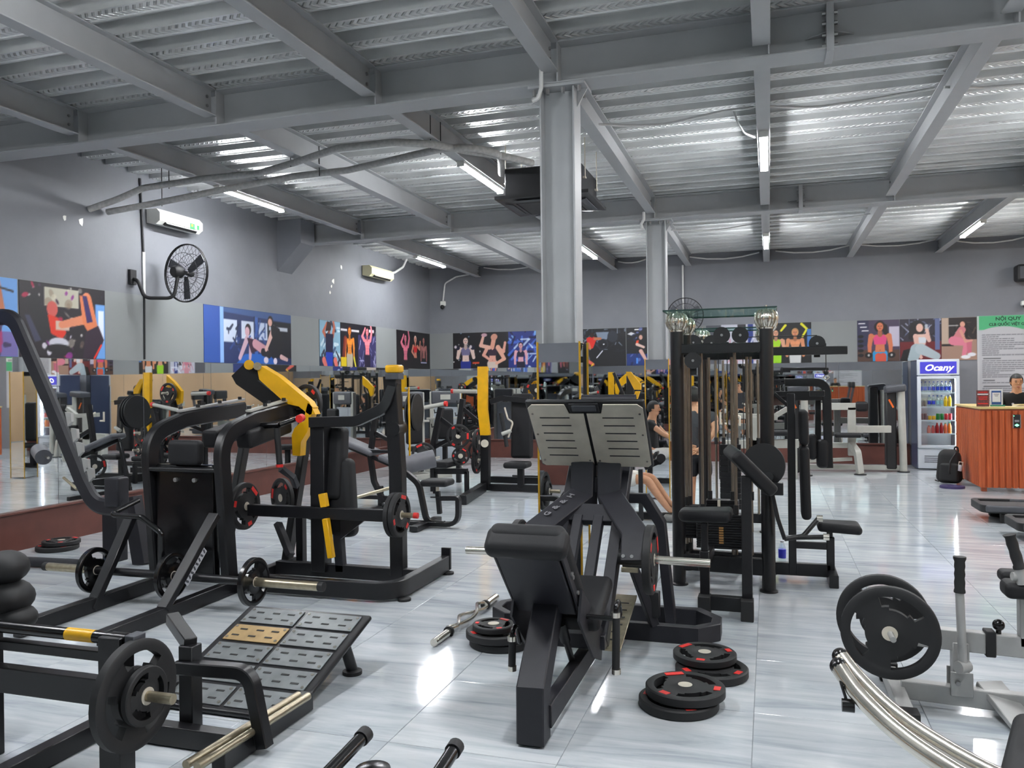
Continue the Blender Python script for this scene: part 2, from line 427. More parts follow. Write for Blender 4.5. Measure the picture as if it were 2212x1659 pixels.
for n, (a, c) in enumerate(WX, 1):  # frames and panes of the added, unseen fill-light windows
    wn = MB()
    for z in (WZ0 + .03, WZ1 - .03): wn.box(((a + c) / 2, YF - .07, z), (c - a, .06, .06))
    for x in (a + .03, (a + c) / 2, c - .03): wn.box((x, YF - .07, (WZ0 + WZ1) / 2), (.06, .06, WZ1 - WZ0 - .12))
    wo = struct(wn.obj('added_window_%d' % n, 'silver'))
    for x0 in (a + .06, (a + c) / 2 + .03):
        wd = (c - a) / 2 - .09
        MB().box((x0 + wd / 2, YF - .07, (WZ0 + WZ1) / 2), (wd, .008, WZ1 - WZ0 - .12), ch=.001).obj('pane', 'glass', wo)
# --- deck sheets (three ribs each)
deck = struct(MB().box(((XL + XR) / 2, (YF + YB) / 2, 4.40), (XR - XL + .3, YB - YF + .3, .10), ch=.001).obj('ceiling', 'beam', flat=True))
k0 = int((YF - DECK_Y0) / PITCH) - 1; k1 = int((YB - DECK_Y0) / PITCH) + 1
prof = [(-.1725, ZH), (-.079, ZH), (-.078, ZL), (-.06, ZL), (-.054, ZL + .006), (.054, ZL + .006), (.06, ZL), (.078, ZL), (.079, ZH), (.112, ZH), (.125, ZH - .012), (.138, ZH), (.1725, ZH)]
kk = k0
while kk < k1:
    vs, fs = [], []
    for q in range(3):
        for (a, z) in prof[:-1] if q < 2 else prof:
            y = min(max(DECK_Y0 + (kk + q) * PITCH + a, YF), YB)
            vs += [(XL, y, z), (XR, y, z)]
    n = len(vs) // 2
    for i in range(n - 1): fs.append((2 * i, 2 * i + 1, 2 * i + 3, 2 * i + 2))
    fs = [f[::-1] for f in fs]
    MB().add(vs, fs).obj('deck_sheet', 'deck', deck, flat=True)
    kk += 3
# --- steel frame
def ibeam(mb, p, q, h, bw, tf=.014, tw=.012):
    p, q = V3(p), V3(q)
    mb.bar(p + Vector((0, 0, tf / 2)), q + Vector((0, 0, tf / 2)), bw, tf, ch=.002)
    mb.bar(p + Vector((0, 0, h - tf / 2)), q + Vector((0, 0, h - tf / 2)), bw, tf, ch=.002)
    mb.bar(p + Vector((0, 0, h / 2)), q + Vector((0, 0, h / 2)), tw, h - 2 * tf, ch=.001)
SX = [-6.11, -4.60, -3.07, -1.55, -0.03, 1.50, 3.04, 4.57, 6.1]
MBY = [(0.63, 'overhead behind the leg press'), (6.06, 'carried by the bolted column behind the leg press'), (11.50, 'carried by the far column, in front of the back wall')]
MAT['bolt'] = mat('zinc bolt', (150, 150, 150), 0.4, 0.7, 0.1, 40)
for (y, d) in MBY:
    t = thing('main_beam', 'deep grey steel I-beam spanning the room, ' + d, 'beam', (XL, y, 3.9), 'main roof beams')
    mb = MB(); ibeam(mb, (XL, y, 3.90), (XR, y, 3.90), ZL - 3.90, .24); mb.obj('beam_body', 'beam', t)
    for x in SX:
        for s_ in (-1, 1):
            MB().box((x + .05, y + s_ * .064, 4.06), (.012, .108, .29), ch=.001).obj('stiffener', 'beam', t)
    # bolted end plate splice with little gussets
    xs = 0.42
    sp_ = MB().box((xs, y, 4.05), (.05, .25, .34), ch=.002)
    for s_ in (-1, 1):
        for e_ in (-1, 1):
            sp_.prism([(xs + e_ * .025, y + s_ * .007, 4.02), (xs + e_ * .025, y + s_ * .1, 4.02), (xs + e_ * .16, y + s_ * .007, 4.02)], (0, 0, .008))
    so = sp_.obj('splice_plate', 'beam', t)
    for s_ in (-1, 1):
        for z in (3.94, 4.01, 4.09, 4.16):
            for e_ in (-1, 1):
                MB().cyl((xs + e_ * .025, y + s_ * .07, z), (xs + e_ * .05, y + s_ * .07, z), .014, n=6).obj('bolt', 'bolt', so)
bays = [(YF, .51, 'front bay behind the leg press'), (.75, 5.94, 'bay above the leg press'), (6.18, 11.38, 'bay between the two columns'), (11.62, YB, 'bay ending at the back wall')]
for bi, (y0, y1, d) in enumerate(bays):
    for x in SX:
        t = thing('cross_beam', 'grey steel I-beam running under the deck in the ' + d, 'beam', (x, y0, 3.98), 'cross beams, ' + d)
        mb = MB(); ibeam(mb, (x, y0, 3.98), (x, y1, 3.98), ZL - 3.98, .12, .012, .009); mb.obj('beam_body', 'beam', t)
        for z in (4.06, 4.14):
            for yy in (y0 + .06, y1 - .06):
                MB().cyl((x - .018, yy, z), (x + .018, yy, z), .013, n=6).obj('bolt', 'bolt', t)
# --- columns, clad with mirror below
def column(x, y, label):
    t = thing('steel_column', label, 'column', (x, y, 0))
    mb = MB(); hw, d = .135, .22
    for s_ in (-1, 1): mb.box((x + s_ * (hw - .007), y, 1.94), (.014, d, 3.86), ch=.002)
    mb.box((x, y, 1.94), (2 * hw - .028, .012, 3.86), ch=.001)
    mb.obj('column_body', 'beam', t)
    cp = MB().box((x, y, 3.885), (.44, .26, .022), ch=.002)
    for s_ in (-1, 1): cp.prism([(x + s_ * hw, y - .006, 3.874), (x + s_ * .215, y - .006, 3.874), (x + s_ * hw, y - .006, 3.74)], (0, .012, 0))
    c = cp.obj('cap_plate', 'beam', t)
    for bx in (-.18, -.075, .045, .17):
        for by in (-.085, .085):
            MB().cyl((x + bx, y + by, 3.83), (x + bx, y + by, 3.874), .016, n=6).obj('bolt', 'bolt', c)
    # mirror casing with gold corner trim
    for (dx, dy_, w_, d_) in ((0, -.135, .32, .006), (0, .135, .32, .006), (-.16, 0, .006, .264), (.16, 0, .006, .264)):
        MB().box((x + dx, y + dy_, .98), (w_, d_, 1.92), ch=.001).obj('mirror_panel', 'mirror', t)
    for sx in (-1, 1):
        for sy in (-1, 1):
            MB().box((x + sx * .163, y + sy * .138, .975), (.014, .014, 1.95), ch=.002).obj('corner_trim', 'gold', t)
    return t
column(-1.51, 6.06, 'grey steel column with bolted cap plate behind the leg press foot plate')
column(-1.49, 11.50, 'grey steel column with bolted cap plate behind the multi-station cable tower')
# --- LED battens on the cross beams
def batten(x, y0, y1, label):
    t = thing('batten_light', label, 'ceiling light', (x, (y0 + y1) / 2, 3.98), 'LED batten lights under the cross beams')
    MB().box((x, (y0 + y1) / 2, 3.966), (.082, y1 - y0, .028)).obj('housing', 'white', t)
    MB().box((x, (y0 + y1) / 2, 3.944), (.066, y1 - y0 - .02, .022), ch=.006).obj('diffuser', 'tube', t)
    for yy in (y0, y1): MB().box((x, yy, 3.95), (.084, .016, .06)).obj('end_cap', 'white', t)
for x in (-6.11, -3.07, -.03, 3.04, 6.1):
    for (y0, y1, d) in ((2.5, 3.8, 'in the bay above the leg press'), (7.98, 9.3, 'in the bay between the columns'), (13.55, 14.9, 'in the bay by the back wall')):
        where = {-6.11: 'beside the left wall', -3.07: 'second from the left wall', -.03: 'in line with the cable tower', 3.04: 'in line with the drinks fridge', 6.1: 'beside the right wall'}[x]
        batten(x, y0, y1, 'white LED batten %s, %s' % (d, where))
# --- kick boards, mirrors
KZ = .40
def base(name, a, c, d):
    mb = MB(); a, c, d = V3(a), V3(c), V3(d)
    mb.prism([a, c, c + Vector((0, 0, KZ)), a + Vector((0, 0, KZ))], d)
    o = struct(mb.obj(name, 'kick', flat=True))
    t = (c - a).normalized()
    MB().bar(a + d * 1.4 + Vector((0, 0, KZ - .012)), c + d * 1.4 + Vector((0, 0, KZ - .012)), d.length * 1.4, .024).obj('ledge', 'kick', o)
base('baseboard_left', (XL, YF + .1, 0), (XL, YB - .03, 0), (.03, 0, 0))
base('baseboard_back', (XL + .03, YB, 0), (2.52, YB, 0), (0, -.03, 0))
def mirror_run(name, label, a, c, nrm, n):
    a, c, nrm = V3(a), V3(c), V3(nrm); t = thing(name, label, 'mirror', a)
    for i in range(n):
        p, q = a.lerp(c, i / n), a.lerp(c, (i + 1) / n); e = (q - p).normalized() * .003; p, q = p + e, q - e
        MB().prism([p, q, q + Vector((0, 0, 1.56)), p + Vector((0, 0, 1.56))], nrm * .008).obj('mirror_panel', 'mirror', t)
mirror_run('wall_mirror', 'long run of frameless mirror panels along the left wall', (XL, YF + .02, KZ), (XL, YB - .01, KZ), (1, 0, 0), 14)
mirror_run('wall_mirror', 'long run of frameless mirror panels along the back wall', (XL + .01, YB, KZ), (2.5, YB, KZ), (0, -1, 0), 8)
base('baseboard_front', (XL + .05, YF, 0), (XR - .05, YF, 0), (0, .03, 0))
mirror_run('wall_mirror', 'long run of frameless mirror panels along the front wall', (XL + .05, YF, KZ), (XR - .05, YF, KZ), (0, 1, 0), 12)
# painted band above the mirrors
struct(MB().box((XL + .002, (YF + YB) / 2, 2.36), (.004, YB - YF, .80), ch=.0005).obj('trim_1', 'wallband', flat=True))
struct(MB().box(((XL + 3.66) / 2, YB - .002, 2.36), (3.66 - XL, .004, .80), ch=.0005).obj('trim_2', 'wallband', flat=True))
# ================================================================ WEIGHT PLATES
def plate_mesh(R, t, style):
    "grip plate, axis = local Z, centre at origin; three grip openings"
    bore = 0.026
    h0 = .54 if style == 'r' else .50
    rs = [bore, .24 * R, .27 * R, h0 * R, (h0 + .07) * R, .74 * R, .79 * R, .83 * R, .96 * R, R]
    hs = [1.0, 1.0, .84, .84, .84, .84, .86, 1.0, 1.0, .74]
    n = 48; mb = MB(); vs = []; nr = len(rs)
    for sgn in (1, -1):
        for i in range(n):
            a = 2 * math.pi * i / n
            for r, h in zip(rs, hs): vs.append((r * math.cos(a), r * math.sin(a), sgn * h * t / 2))
    def hole(i, k):
        ph = (i + .5) % (n / 3) - n / 6
        lim = {3: 2.6, 4: 4.6, 5: 4.6}.get(k, 0)
        return abs(ph) < lim
    T0, B0 = 0, n * nr; fs = []
    for i in range(n):
        j = (i + 1) % n
        for k in range(nr - 1):
            if hole(i, k): continue
            fs.append((T0 + i * nr + k, T0 + i * nr + k + 1, T0 + j * nr + k + 1, T0 + j * nr + k))
            fs.append((B0 + i * nr + k, B0 + j * nr + k, B0 + j * nr + k + 1, B0 + i * nr + k + 1))
        fs.append((T0 + i * nr + nr - 1, B0 + i * nr + nr - 1, B0 + j * nr + nr - 1, T0 + j * nr + nr - 1))
        fs.append((T0 + j * nr, B0 + j * nr, B0 + i * nr, T0 + i * nr))
        for k in range(3, 6):
            if not hole(i, k): continue
            if not hole(i, k - 1): fs.append((T0 + i * nr + k, T0 + j * nr + k, B0 + j * nr + k, B0 + i * nr + k))
            if not hole(i, k + 1): fs.append((T0 + j * nr + k + 1, T0 + i * nr + k + 1, B0 + i * nr + k + 1, B0 + j * nr + k + 1))
            if not hole((i - 1) % n, k): fs.append((T0 + i * nr + k + 1, T0 + i * nr + k, B0 + i * nr + k, B0 + i * nr + k + 1))
            if not hole(j, k): fs.append((T0 + j * nr + k, T0 + j * nr + k + 1, B0 + j * nr + k + 1, B0 + j * nr + k))
    return mb.add(vs, fs)
PROTO = {}
def make_plate(key, R, t, labels, mt):
    root = thing('weight_plate', 'x', 'weight plate', (0, 0, 0))
    plate_mesh(R, t, 'r' if labels else 'g').obj('plate_body', mt, root)
    MB().lathe((0, 0, -t * .5), (0, 0, 1), [(.0255, -.001), (.036, -.001), (.036, t + .001), (.0255, t + .001)], 20).obj('hub_ring', 'steel', root)
    if labels:
        for k in range(3):
            a = 2 * math.pi * k / 3
            for sg in (1, -1):
                fr = rotz(a)
                w_ = (.10 if k == 0 else .052) * R / .2
                MB().box(fr @ Vector((R * .80, 0, sg * t * .475)), (R * .17, w_, .004), fr, .001).obj('red_label', 'red', root)
    PROTO[key] = root; return root
make_plate('r', .200, .048, True, 'rubber'); make_plate('m', .178, .042, True, 'rubber'); make_plate('s', .132, .036, True, 'rubber')
make_plate('g', .195, .042, False, 'gloss'); make_plate('gs', .172, .038, False, 'gloss'); make_plate('gl', .225, .046, False, 'rubber'); make_plate('gx', .12, .03, False, 'rubber')
USED = set()
def plate(key, c, axis, label, group=None, spin=0.0):
    o = PROTO[key]
    if key in USED: o = copy_tree(o)
    USED.add(key)
    z = V3(axis).normalized(); x = z.orthogonal() if abs(z.z) > .9 else Vector((0, 0, 1)).cross(z)
    fr = frame_from(x=x, z=z) @ rotz(spin)
    o.matrix_world = Matrix.Translation(V3(c)) @ fr.to_4x4(); o['label'] = label
    o['group'] = group or 'weight plates'
    return o
X_, Z_ = Vector((1, 0, 0)), Vector((0, 0, 1))
# floor stacks
G = 'plates lying on the floor'
plate('r', (-1.63, 4.85, .024), Z_, 'black rubber grip plate at the bottom of the stack beneath the leg press handle', G, .3)
plate('r', (-1.645, 4.83, .0755), Z_, 'black rubber grip plate with red labels carrying a small plate, beside the leg press', G, 1.0)
plate('s', (-1.665, 4.81, .121), Z_, 'small black plate lying on top of two larger plates beside the leg press', G, .4)
plate('r', (-.455, 4.165, .024), Z_, 'black rubber plate under another in the pair nearest the leg press front leg', G, .2)
plate('r', (-.425, 4.20, .0755), Z_, 'black plate with red labels atop the pair nearest the leg press front leg', G, 1.25)
plate('r', (-.325, 4.66, .024), Z_, 'black rubber plate under another in the pair in front of the cable tower seat', G, .9)
plate('m', (-.37, 4.76, .0725), Z_, 'black plate with red labels atop the pair in front of the cable tower seat', G, 1.75)
plate('r', (-6.93, 6.47, .024), Z_, 'black rubber plate under another in the pair by the red-brown kick board', G, .9)
plate('m', (-6.91, 6.50, .0725), Z_, 'black rubber plate on top of the pair by the red-brown kick board', G, .5)
# ================================================================ LEG PRESS
XC = -1.07
t = thing('leg_press', 'charcoal leg press with slotted steel foot plate, padded backrest and chrome weight horns', 'gym machine', (XC, 4.5, 0))
D = 'dark'
MB().rect([(-1.045, 3.56, .012), (-1.045, 3.56, .24), (-1.08, 3.98, .52)], .125, .13, up=(1, 0, 0), ch=.006).obj('front_post', D, t)
MB().box((-1.045, 3.56, .008), (.09, .09, .016)).obj('rubber_foot', 'rubber', t)
MB().bar((-1.0, 3.60, .11), (-1.0, 5.16, .11), .062, .11).obj('spine', D, t)
# backrest: panel and cushion lean towards the front post
bd = Vector((0, -.36, .36)).normalized(); bn = Vector((0, bd.z, -bd.y))            # up the back / towards the user
bm = Vector((-1.085, 3.79, .665)); fr = Matrix((Vector((1, 0, 0)), bn, bd)).transposed()
MB().box(bm, (.305, .02, .50), fr, .004).obj('back_panel', D, t)
for sx in (-.165, .165): so = MB().box(bm + bn * .045 + X_ * sx + bd * -.05, (.012, .09, .62), fr, .003).obj('side_rail', D, t)
for k, u in enumerate((.22, .05, .02, -.12, -.2)):
    MB().cyl(bm + bn * (.04) + X_ * .168 + bd * u, bm + bn * .04 + X_ * .18 + bd * u, .011, n=8).obj('bolt', 'bolt', so)
MB().rbox(bm + bn * .085 + bd * .01, (.37, .095, .66), .04, fr).obj('back_cushion', 'leather', t)
MB().rbox(bm + bn * .045 + bd * .285, (.40, .15, .10), .045, fr).obj('head_roll', 'leather', t)
MB().rbox((-1.0, 4.25, .47), (.33, .42, .09), .035, frame_from(x=(1, 0, 0), z=(0, -.35, 1))).obj('seat_cushion', 'leather', t)
MB().prism([(-.905, 3.93, .62), (-.905, 4.45, .26), (-.905, 4.38, .12), (-.905, 4.18, .20), (-.905, 3.86, .48)], (.012, 0, 0)).obj('side_plate', D, t)
MB().prism([(-1.25, 3.93, .62), (-1.25, 4.45, .26), (-1.25, 4.38, .12), (-1.25, 4.18, .20), (-1.25, 3.86, .48)], (.012, 0, 0)).obj('side_plate', D, t)
MB().cyl((-1.03, 4.05, .38), (-1.02, 4.22, .16), .017).cyl((-1.03, 4.02, .42), (-1.03, 4.12, .30), .028).obj('damper', 'blackplastic', t)
for (hx, hy, z0, z1, ox) in ((-.72, 3.90, .60, .24, -.9), (-1.25, 3.90, .44, .205, -1.24)):
    a = MB().tube([(ox, hy + .12, z0 - .14), (hx, hy + .12, z0 - .14), (hx, hy + .06, z0 - .03), (hx, hy, z0 - .04), (hx - .005, hy, z1)], .013, fil=.05).obj('side_handle', 'gloss', t)
    MB().cyl((hx, hy, min(z0 - .09, z0 - .08)), (hx - .005, hy, z1 + .01), .019).obj('grip', 'rubber', a)
    for z in (z0 - .085, z1): MB().cyl((hx - .003, hy, z - .012), (hx - .003, hy, z + .012), .022).obj('grip_ring', 'chrome', a)
# inclined rails and rear stand
ru = Vector((0, 1, 1)).normalized()
for sx in (-.17, .17):
    MB().bar((XC + sx, 4.42, .20), (XC + sx, 5.52, 1.30), .07, .09, up=(0, -1, 1)).obj('guide_rail', D, t)
MB().bar((XC - .26, 5.52, 1.28), (XC + .26, 5.52, 1.28), .08, .08).obj('rail_bridge', D, t)
MB().bar((XC - .2, 4.40, .22), (XC + .2, 4.40, .22), .08, .08).obj('rail_bridge', D, t)
for s_ in (-1, 1):
    MB().rect([(XC + s_ * .15, 5.47, .86), (XC + s_ * .27, 5.45, .86), (XC + s_ * .37, 5.45, .70), (XC + s_ * .43, 5.47, .04)], .065, .095, up=(0, 1, 0), ch=.005).obj('rear_leg', D, t)
    x0, x1 = XC + s_ * .14, XC + s_ * .62
    MB().rect([(x0, 5.17, .055), (x1, 5.17, .055), (XC + s_ * .73, 5.28, .055), (XC + s_ * .73, 5.42, .055), (XC + s_ * .60, 5.58, .055), (x0, 5.58, .055)], .06, .11).obj('base_frame', D, t)
    MB().bar((XC + s_ * .36, 5.16, .10), (XC + s_ * .20, 5.05, .62), .055, .055).obj('stop_post', D, t)
    MB().box((XC + s_ * .36, 5.15, .24), (.075, .06, .16)).obj('stop_bracket', 'black', t)
MB().bar((XC - .14, 5.17, .055), (XC + .14, 5.17, .055), .06, .11).bar((XC - .14, 5.58, .055), (XC + .14, 5.58, .055), .06, .11).obj('base_tie', D, t)
# steel calf step between the rails
st = MB().box((-.86, 4.72, .24), (.13, .62, .012), frame_from(x=(1, 0, 0), z=(0, -.25, 1)), .002).obj('calf_step', 'oldsteel', t)
for k in range(6): MB().box((-.85, 4.50 + k * .08, .255 - (.22 - k * .08) * .25 + .0), (.05, .012, .004), frame_from(x=(1, 0, 0), z=(0, -.25, 1)), .001).obj('slot', 'blackplastic', st)
# sled: foot plate and A-arms
pt, pb = Vector((0, 4.78, 1.515)), Vector((0, 5.16, 1.10)); pd = (pt - pb).normalized(); pn = Vector((0, -pd.z, pd.y))   # normal faces the user
if pn.y > 0: pn = -pn
pm = (pt + pb) / 2 + X_ * XC; L_ = (pt - pb).length; frp = Matrix((Vector((1, 0, 0)), pd, Vector((1, 0, 0)).cross(pd))).transposed()
MB().rbox(pm - pn * .022, (.735, L_ + .02, .03), .014, frp).obj('foot_board', 'black', t)
for s_ in (-1, 1):
    w_, h_ = .345, L_ - .012; c0 = pm + X_ * s_ * .182 - pn * .002
    def q(u, v): return c0 + X_ * u + pd * v
    poly = [(-w_ / 2, -h_ / 2 + .02), (-w_ / 2 + .02, -h_ / 2), (w_ / 2 - .02, -h_ / 2), (w_ / 2, -h_ / 2 + .02)]
    if s_ > 0: poly += [(w_ / 2, h_ / 2 - .03), (w_ / 2 - .03, h_ / 2), (-w_ / 2 + .11, h_ / 2), (-w_ / 2 + .09, h_ / 2 - .075), (-w_ / 2, h_ / 2 - .075)]
    else: poly += [(w_ / 2, h_ / 2 - .075), (w_ / 2 - .09, h_ / 2 - .075), (w_ / 2 - .11, h_ / 2), (-w_ / 2 + .03, h_ / 2), (-w_ / 2, h_ / 2 - .03)]
    pl = MB().prism([q(*p) for p in poly], pn * .006).obj('foot_plate', 'steel', t, 'brushed steel tread with dark slots')
    for k in range(6):
        MB().box(q(s_ * .015 - s_ * .0, -.175 + k * .068) + pn * .0065, (.19, .008, .003), frp, .001).obj('slot', 'blackplastic', pl)
    for (u, v) in ((.15, .2), (.15, .02), (.15, -.22), (-.15, -.22)): MB().cyl(q(u * s_, v) + pn * .005, q(u * s_, v) + pn * .01, .007, n=8).obj('screw', 'chrome', pl)
MB().rbox(pm + pd * (L_ / 2 - .032) + pn * .006, (.15, .05, .012), .005, frp).obj('badge', 'greyplastic', t)
MB().rbox(pm + pd * (L_ / 2 - .034) + pn * .002, (.185, .075, .012), .005, frp).obj('badge_frame', 'black', t)
MB().cyl((XC - .06, 5.02, 1.53), (XC + .28, 5.02, 1.53), .035).bar((XC - .1, 5.05, 1.47), (XC + .3, 5.05, 1.47), .08, .06).obj('top_roller', D, t)
for s_ in (-1, 1):
    MB().rect([(XC + s_ * .085, 5.21, 1.30), (XC + s_ * .085, 5.16, .90), (XC + s_ * .30, 4.82, .72), (XC + s_ * .31, 4.72, .58)], .15, .12, up=(0, .75, -.66), ch=.006).obj('sled_arm', D, t)
    MB().cyl((XC + s_ * .215, 4.73, .615), (XC + s_ * .36, 4.73, .615), .045).obj('horn_socket', 'black', t)
    MB().cyl((XC + s_ * .36, 4.73, .612), (XC + s_ * .74, 4.73, .607), .024).obj('weight_horn', 'chrome', t)
    for bx in (.25, .30): MB().cyl((XC + s_ * bx, 4.73 - .043, .63), (XC + s_ * bx, 4.73 - .053, .634), .011, n=8).obj('bolt', 'bolt', t)
    MB().box((XC + s_ * .285, 4.70, .55), (.10, .012, .03)).obj('sled_stop', 'oldsteel', t)
MB().bar((XC - .21, 5.0, .815), (XC + .21, 5.0, .815), .05, .13, up=(0, .7, .7)).obj('sled_brace', D, t)
MB().bar((XC - .1, 5.165, .98), (XC + .1, 5.165, .98), .04, .10).obj('sled_brace', D, t)
for sx in (-.06, .07): MB().bar((XC + sx - .02, 4.98, .80), (XC + sx - .02, 4.55, .36), .06, .06, up=(0, -1, 1)).obj('sled_strut', D, t)
al = Vector((.215, -.34, -.18)).normalized()
fa = Matrix((-al * -1, al.cross(Vector((0, -.6, .8))).normalized() * -1, Vector((0, 0, 0)))).transposed()
# printed word on the left sled arm, worn and pale
dirx = Vector((-.215, -.34, -.18)).normalized(); nn = Vector((-.3, -.62, .72)); nn = (nn - dirx * nn.dot(dirx)).normalized()
MAT['wornprint'] = mat('worn pale print', (96, 95, 100), 0.6, 0, 0.3, 200)
text_mesh('G & & H', .06, 'printed_word', 'wornprint', t, Vector((XC - .19, 4.99, .81)) + nn * .072, frame_from(x=-dirx, z=nn), bold=.002, space=1.3)
plate('r', (XC + .40, 4.73, .61), X_, 'black rubber plate with red labels on the leg press horn facing the cable tower', 'plates loaded on machines', .4)
plate('r', (XC - .40, 4.73, .61), X_, 'black rubber plate on the leg press horn facing the twisted curl bar', 'plates loaded on machines', .9)
# ================================================================ CURL BAR on the floor
a, c = Vector((-2.01, 4.64, .03)), Vector((-1.98, 5.80, .03)); a, c = P(937, 1398), P(1072, 1297); a.z = c.z = .027
t = thing('curl_bar', 'short chrome curl bar with twisted grip section lying on the tiles', 'barbell', (a + c) / 2)
d = (c - a).normalized(); n_ = Vector((d.y, -d.x, 0)); ln = (c - a).length
for (p, q) in ((0, .20), (.80, 1)): MB().cyl(a + d * ln * p, a + d * ln * q, .025).obj('sleeve', 'chrome', t)
for s_ in (.2, .79): MB().cyl(a + d * ln * s_, a + d * (ln * s_ + .02), .036).obj('collar', 'black', t)
for s_ in (-1, 1):
    MB().tube([a + d * ln * (.21 + .58 * k / 24) + n_ * .045 * s_ * math.sin(math.pi * min(1, min(k, 24 - k) / 3) / 2) * (1 if 1 else 0) * math.cos(k / 24 * 3.1 * 2) + Z_ * (.016 + .016 * s_ * math.sin(k / 24 * 6.2)) for k in range(25)], .013, n=8, up=(0, 0, 1)).obj('twisted_grip', 'chrome', t)
# ================================================================ MULTI-STATION CABLE TOWER
t = thing('cable_tower', 'black multi-station cable tower with chrome guide rods, glass tops and ribbed silver post caps', 'gym machine', (-.36, 7.2, 0))
K = 'black'
posts = [(-.71, 6.66), (-.02, 6.60), (-.70, 7.22), (-.02, 7.22), (-.70, 9.15), (-.05, 9.15)]
for (x, y) in posts:
    p = MB().cyl((x, y, .02), (x, y, 2.04), .052, n=20).obj('post', K, t)
    MB().lathe((x, y, 0), (0, 0, 1), [(.07, 0), (.07, .012), (.056, .02)], 20).obj('foot_flange', K, p)
    cap = MB().lathe((x, y, 2.04), (0, 0, 1), [(.055, 0), (.058, .012), (.05, .02), (.068, .045), (.078, .085), (.07, .125), (.05, .145), (.045, .15)], 26)
    for k in range(14):
        a = 2 * math.pi * k / 14; d_ = Vector((math.cos(a), math.sin(a), 0)); o = Vector((x, y, 2.04))
        cap.tube([o + d_ * r + Z_ * h for r, h in ((.056, .02), (.074, .048), (.084, .085), (.075, .122), (.052, .146))], .009, n=6, up=(-d_.y, d_.x, 0))
    c = cap.obj('ribbed_cap', 'chrome', p)
    MB().cyl((x, y, 2.19), (x, y, 2.225), .008).obj('finial_pin', 'chrome', p)
for (x0, x1, y0, y1) in ((-.80, .06, 6.50, 7.34), (-.80, .06, 8.95, 9.5)):
    MB().box(((x0 + x1) / 2, (y0 + y1) / 2, 2.20), (x1 - x0, y1 - y0, .012), ch=.002).obj('glass_top', 'greenglass', t, 'green-tinted glass shelf')
    ed = MB()
    for (a, c) in (((x0, y0), (x1, y0)), ((x0, y1), (x1, y1)), ((x0, y0), (x0, y1)), ((x1, y0), (x1, y1))): ed.bar((a[0], a[1], 2.20), (c[0], c[1], 2.20), .004, .013, ch=.0005)
    MAT.setdefault('glassedge', mat('dark green glass edge', (22, 52, 46), 0.2)); ed.obj('glass_edge', 'glassedge', t)
for (a, c, z, w_, h_) in (((-.71, 6.66), (-.02, 6.60), 1.90, .06, .075), ((-.70, 7.22), (-.02, 7.22), 1.86, .06, .075), ((-.71, 6.66), (-.70, 7.22), 1.90, .05, .06), ((-.02, 6.60), (-.02, 7.22), 1.90, .05, .06),
                          ((-.70, 9.15), (-.05, 9.15), 1.90, .06, .07), ((-.36, 7.22), (-.36, 9.15), 1.94, .06, .07), ((-.71, 6.66), (-.02, 6.60), .19, .06, .13), ((-.70, 7.22), (-.02, 7.22), .12, .06, .1), ((-.71, 6.66), (-.70, 7.22), .12, .05, .1), ((-.02, 6.60), (-.02, 7.22), .12, .05, .1), ((-.70, 9.15), (-.05, 9.15), .15, .06, .1), ((-.02, 7.22), (-.05, 9.15), .09, .05, .08)):
    MB().bar((a[0], a[1], z), (c[0], c[1], z), w_, h_).obj('crossbar', K, t)
MB().bar((-.02, 7.22, 1.885), (.62, 7.30, 1.885), .05, .07).obj('boom', K, t)
# pulleys
def pulley(c, ax, r=.068):
    p = MB().lathe(V3(c) - V3(ax) * .014, ax, [(.02, 0), (r, 0), (r, .006), (r * .92, .014), (r, .022), (r, .028), (.02, .028)], 24).obj('pulley', 'blackplastic', t)
    MB().cyl(V3(c) - V3(ax) * .02, V3(c) + V3(ax) * .02, .011, n=8).obj('axle_bolt', 'bolt', p)
for (px, py, Y) in ((1559, 724, 6.75), (1599, 724, 6.75), (1497, 779, 6.6), (1498, 740, 9.0), (1537, 741, 9.0), (1765, 742, 7.28)):
    c = P(px, py, Y=Y); pulley(c, (0, 1, 0), .066 if Y < 8 else .085)
    if Y < 8: MB().box(c + Vector((0, .03, -.05)), (.05, .012, .13)).obj('pulley_bracket', K, t)
# weight stacks with guide rods
def stack(x0, x1, y, zt, zb, nplates, rods, rod_z1, marks=False):
    s = MB().box(((x0 + x1) / 2, y, (zt + zb) / 2), (x1 - x0 - .01, .10, zt - zb - .01)).obj('stack_core', 'blackplastic', t)
    h = (zt - zb) / nplates
    for k in range(nplates):
        MB().box(((x0 + x1) / 2, y, zb + (k + .5) * h), (x1 - x0, .115, h - .004), ch=.003).obj('stack_weight', K, s)
    if marks:
        for k in range(2, nplates - 5): MB().box(((x0 + x1) / 2 + .012, y - .0585, zb + (k + .5) * h), (.035, .001, .014), ch=.0002).obj('number_mark', 'yellowmark', s)
    for (rx, ry) in rods:
        MB().cyl((rx, ry, zb - .05), (rx, ry, rod_z1), .0125, n=12).obj('guide_rod', 'rodsteel', t)
        MB().cyl((rx, ry, zt), (rx, ry, zt + .07), .02, n=12).obj('rod_bushing', 'blackplastic', t)
MAT['yellowmark'] = mat('faded orange numerals', (150, 110, 60), 0.6)
zF = lambda py, Y: P(1540, py, Y=Y).z
stack(P(1505, 1100, Y=6.72).x, P(1606, 1100, Y=6.72).x, 6.72, zF(1108, 6.72), .30, 14, [(P(1516, 900, Y=6.72).x, 6.72), (P(1588, 900, Y=6.72).x, 6.72)], 1.87, True)
stack(P(1477, 1100, Y=6.95).x, P(1510, 1100, Y=6.95).x, 6.95, zF(1092, 6.95), .33, 12, [(P(1481, 900, Y=6.92).x, 6.92), (P(1488, 900, Y=6.98).x, 6.98)], 1.84)
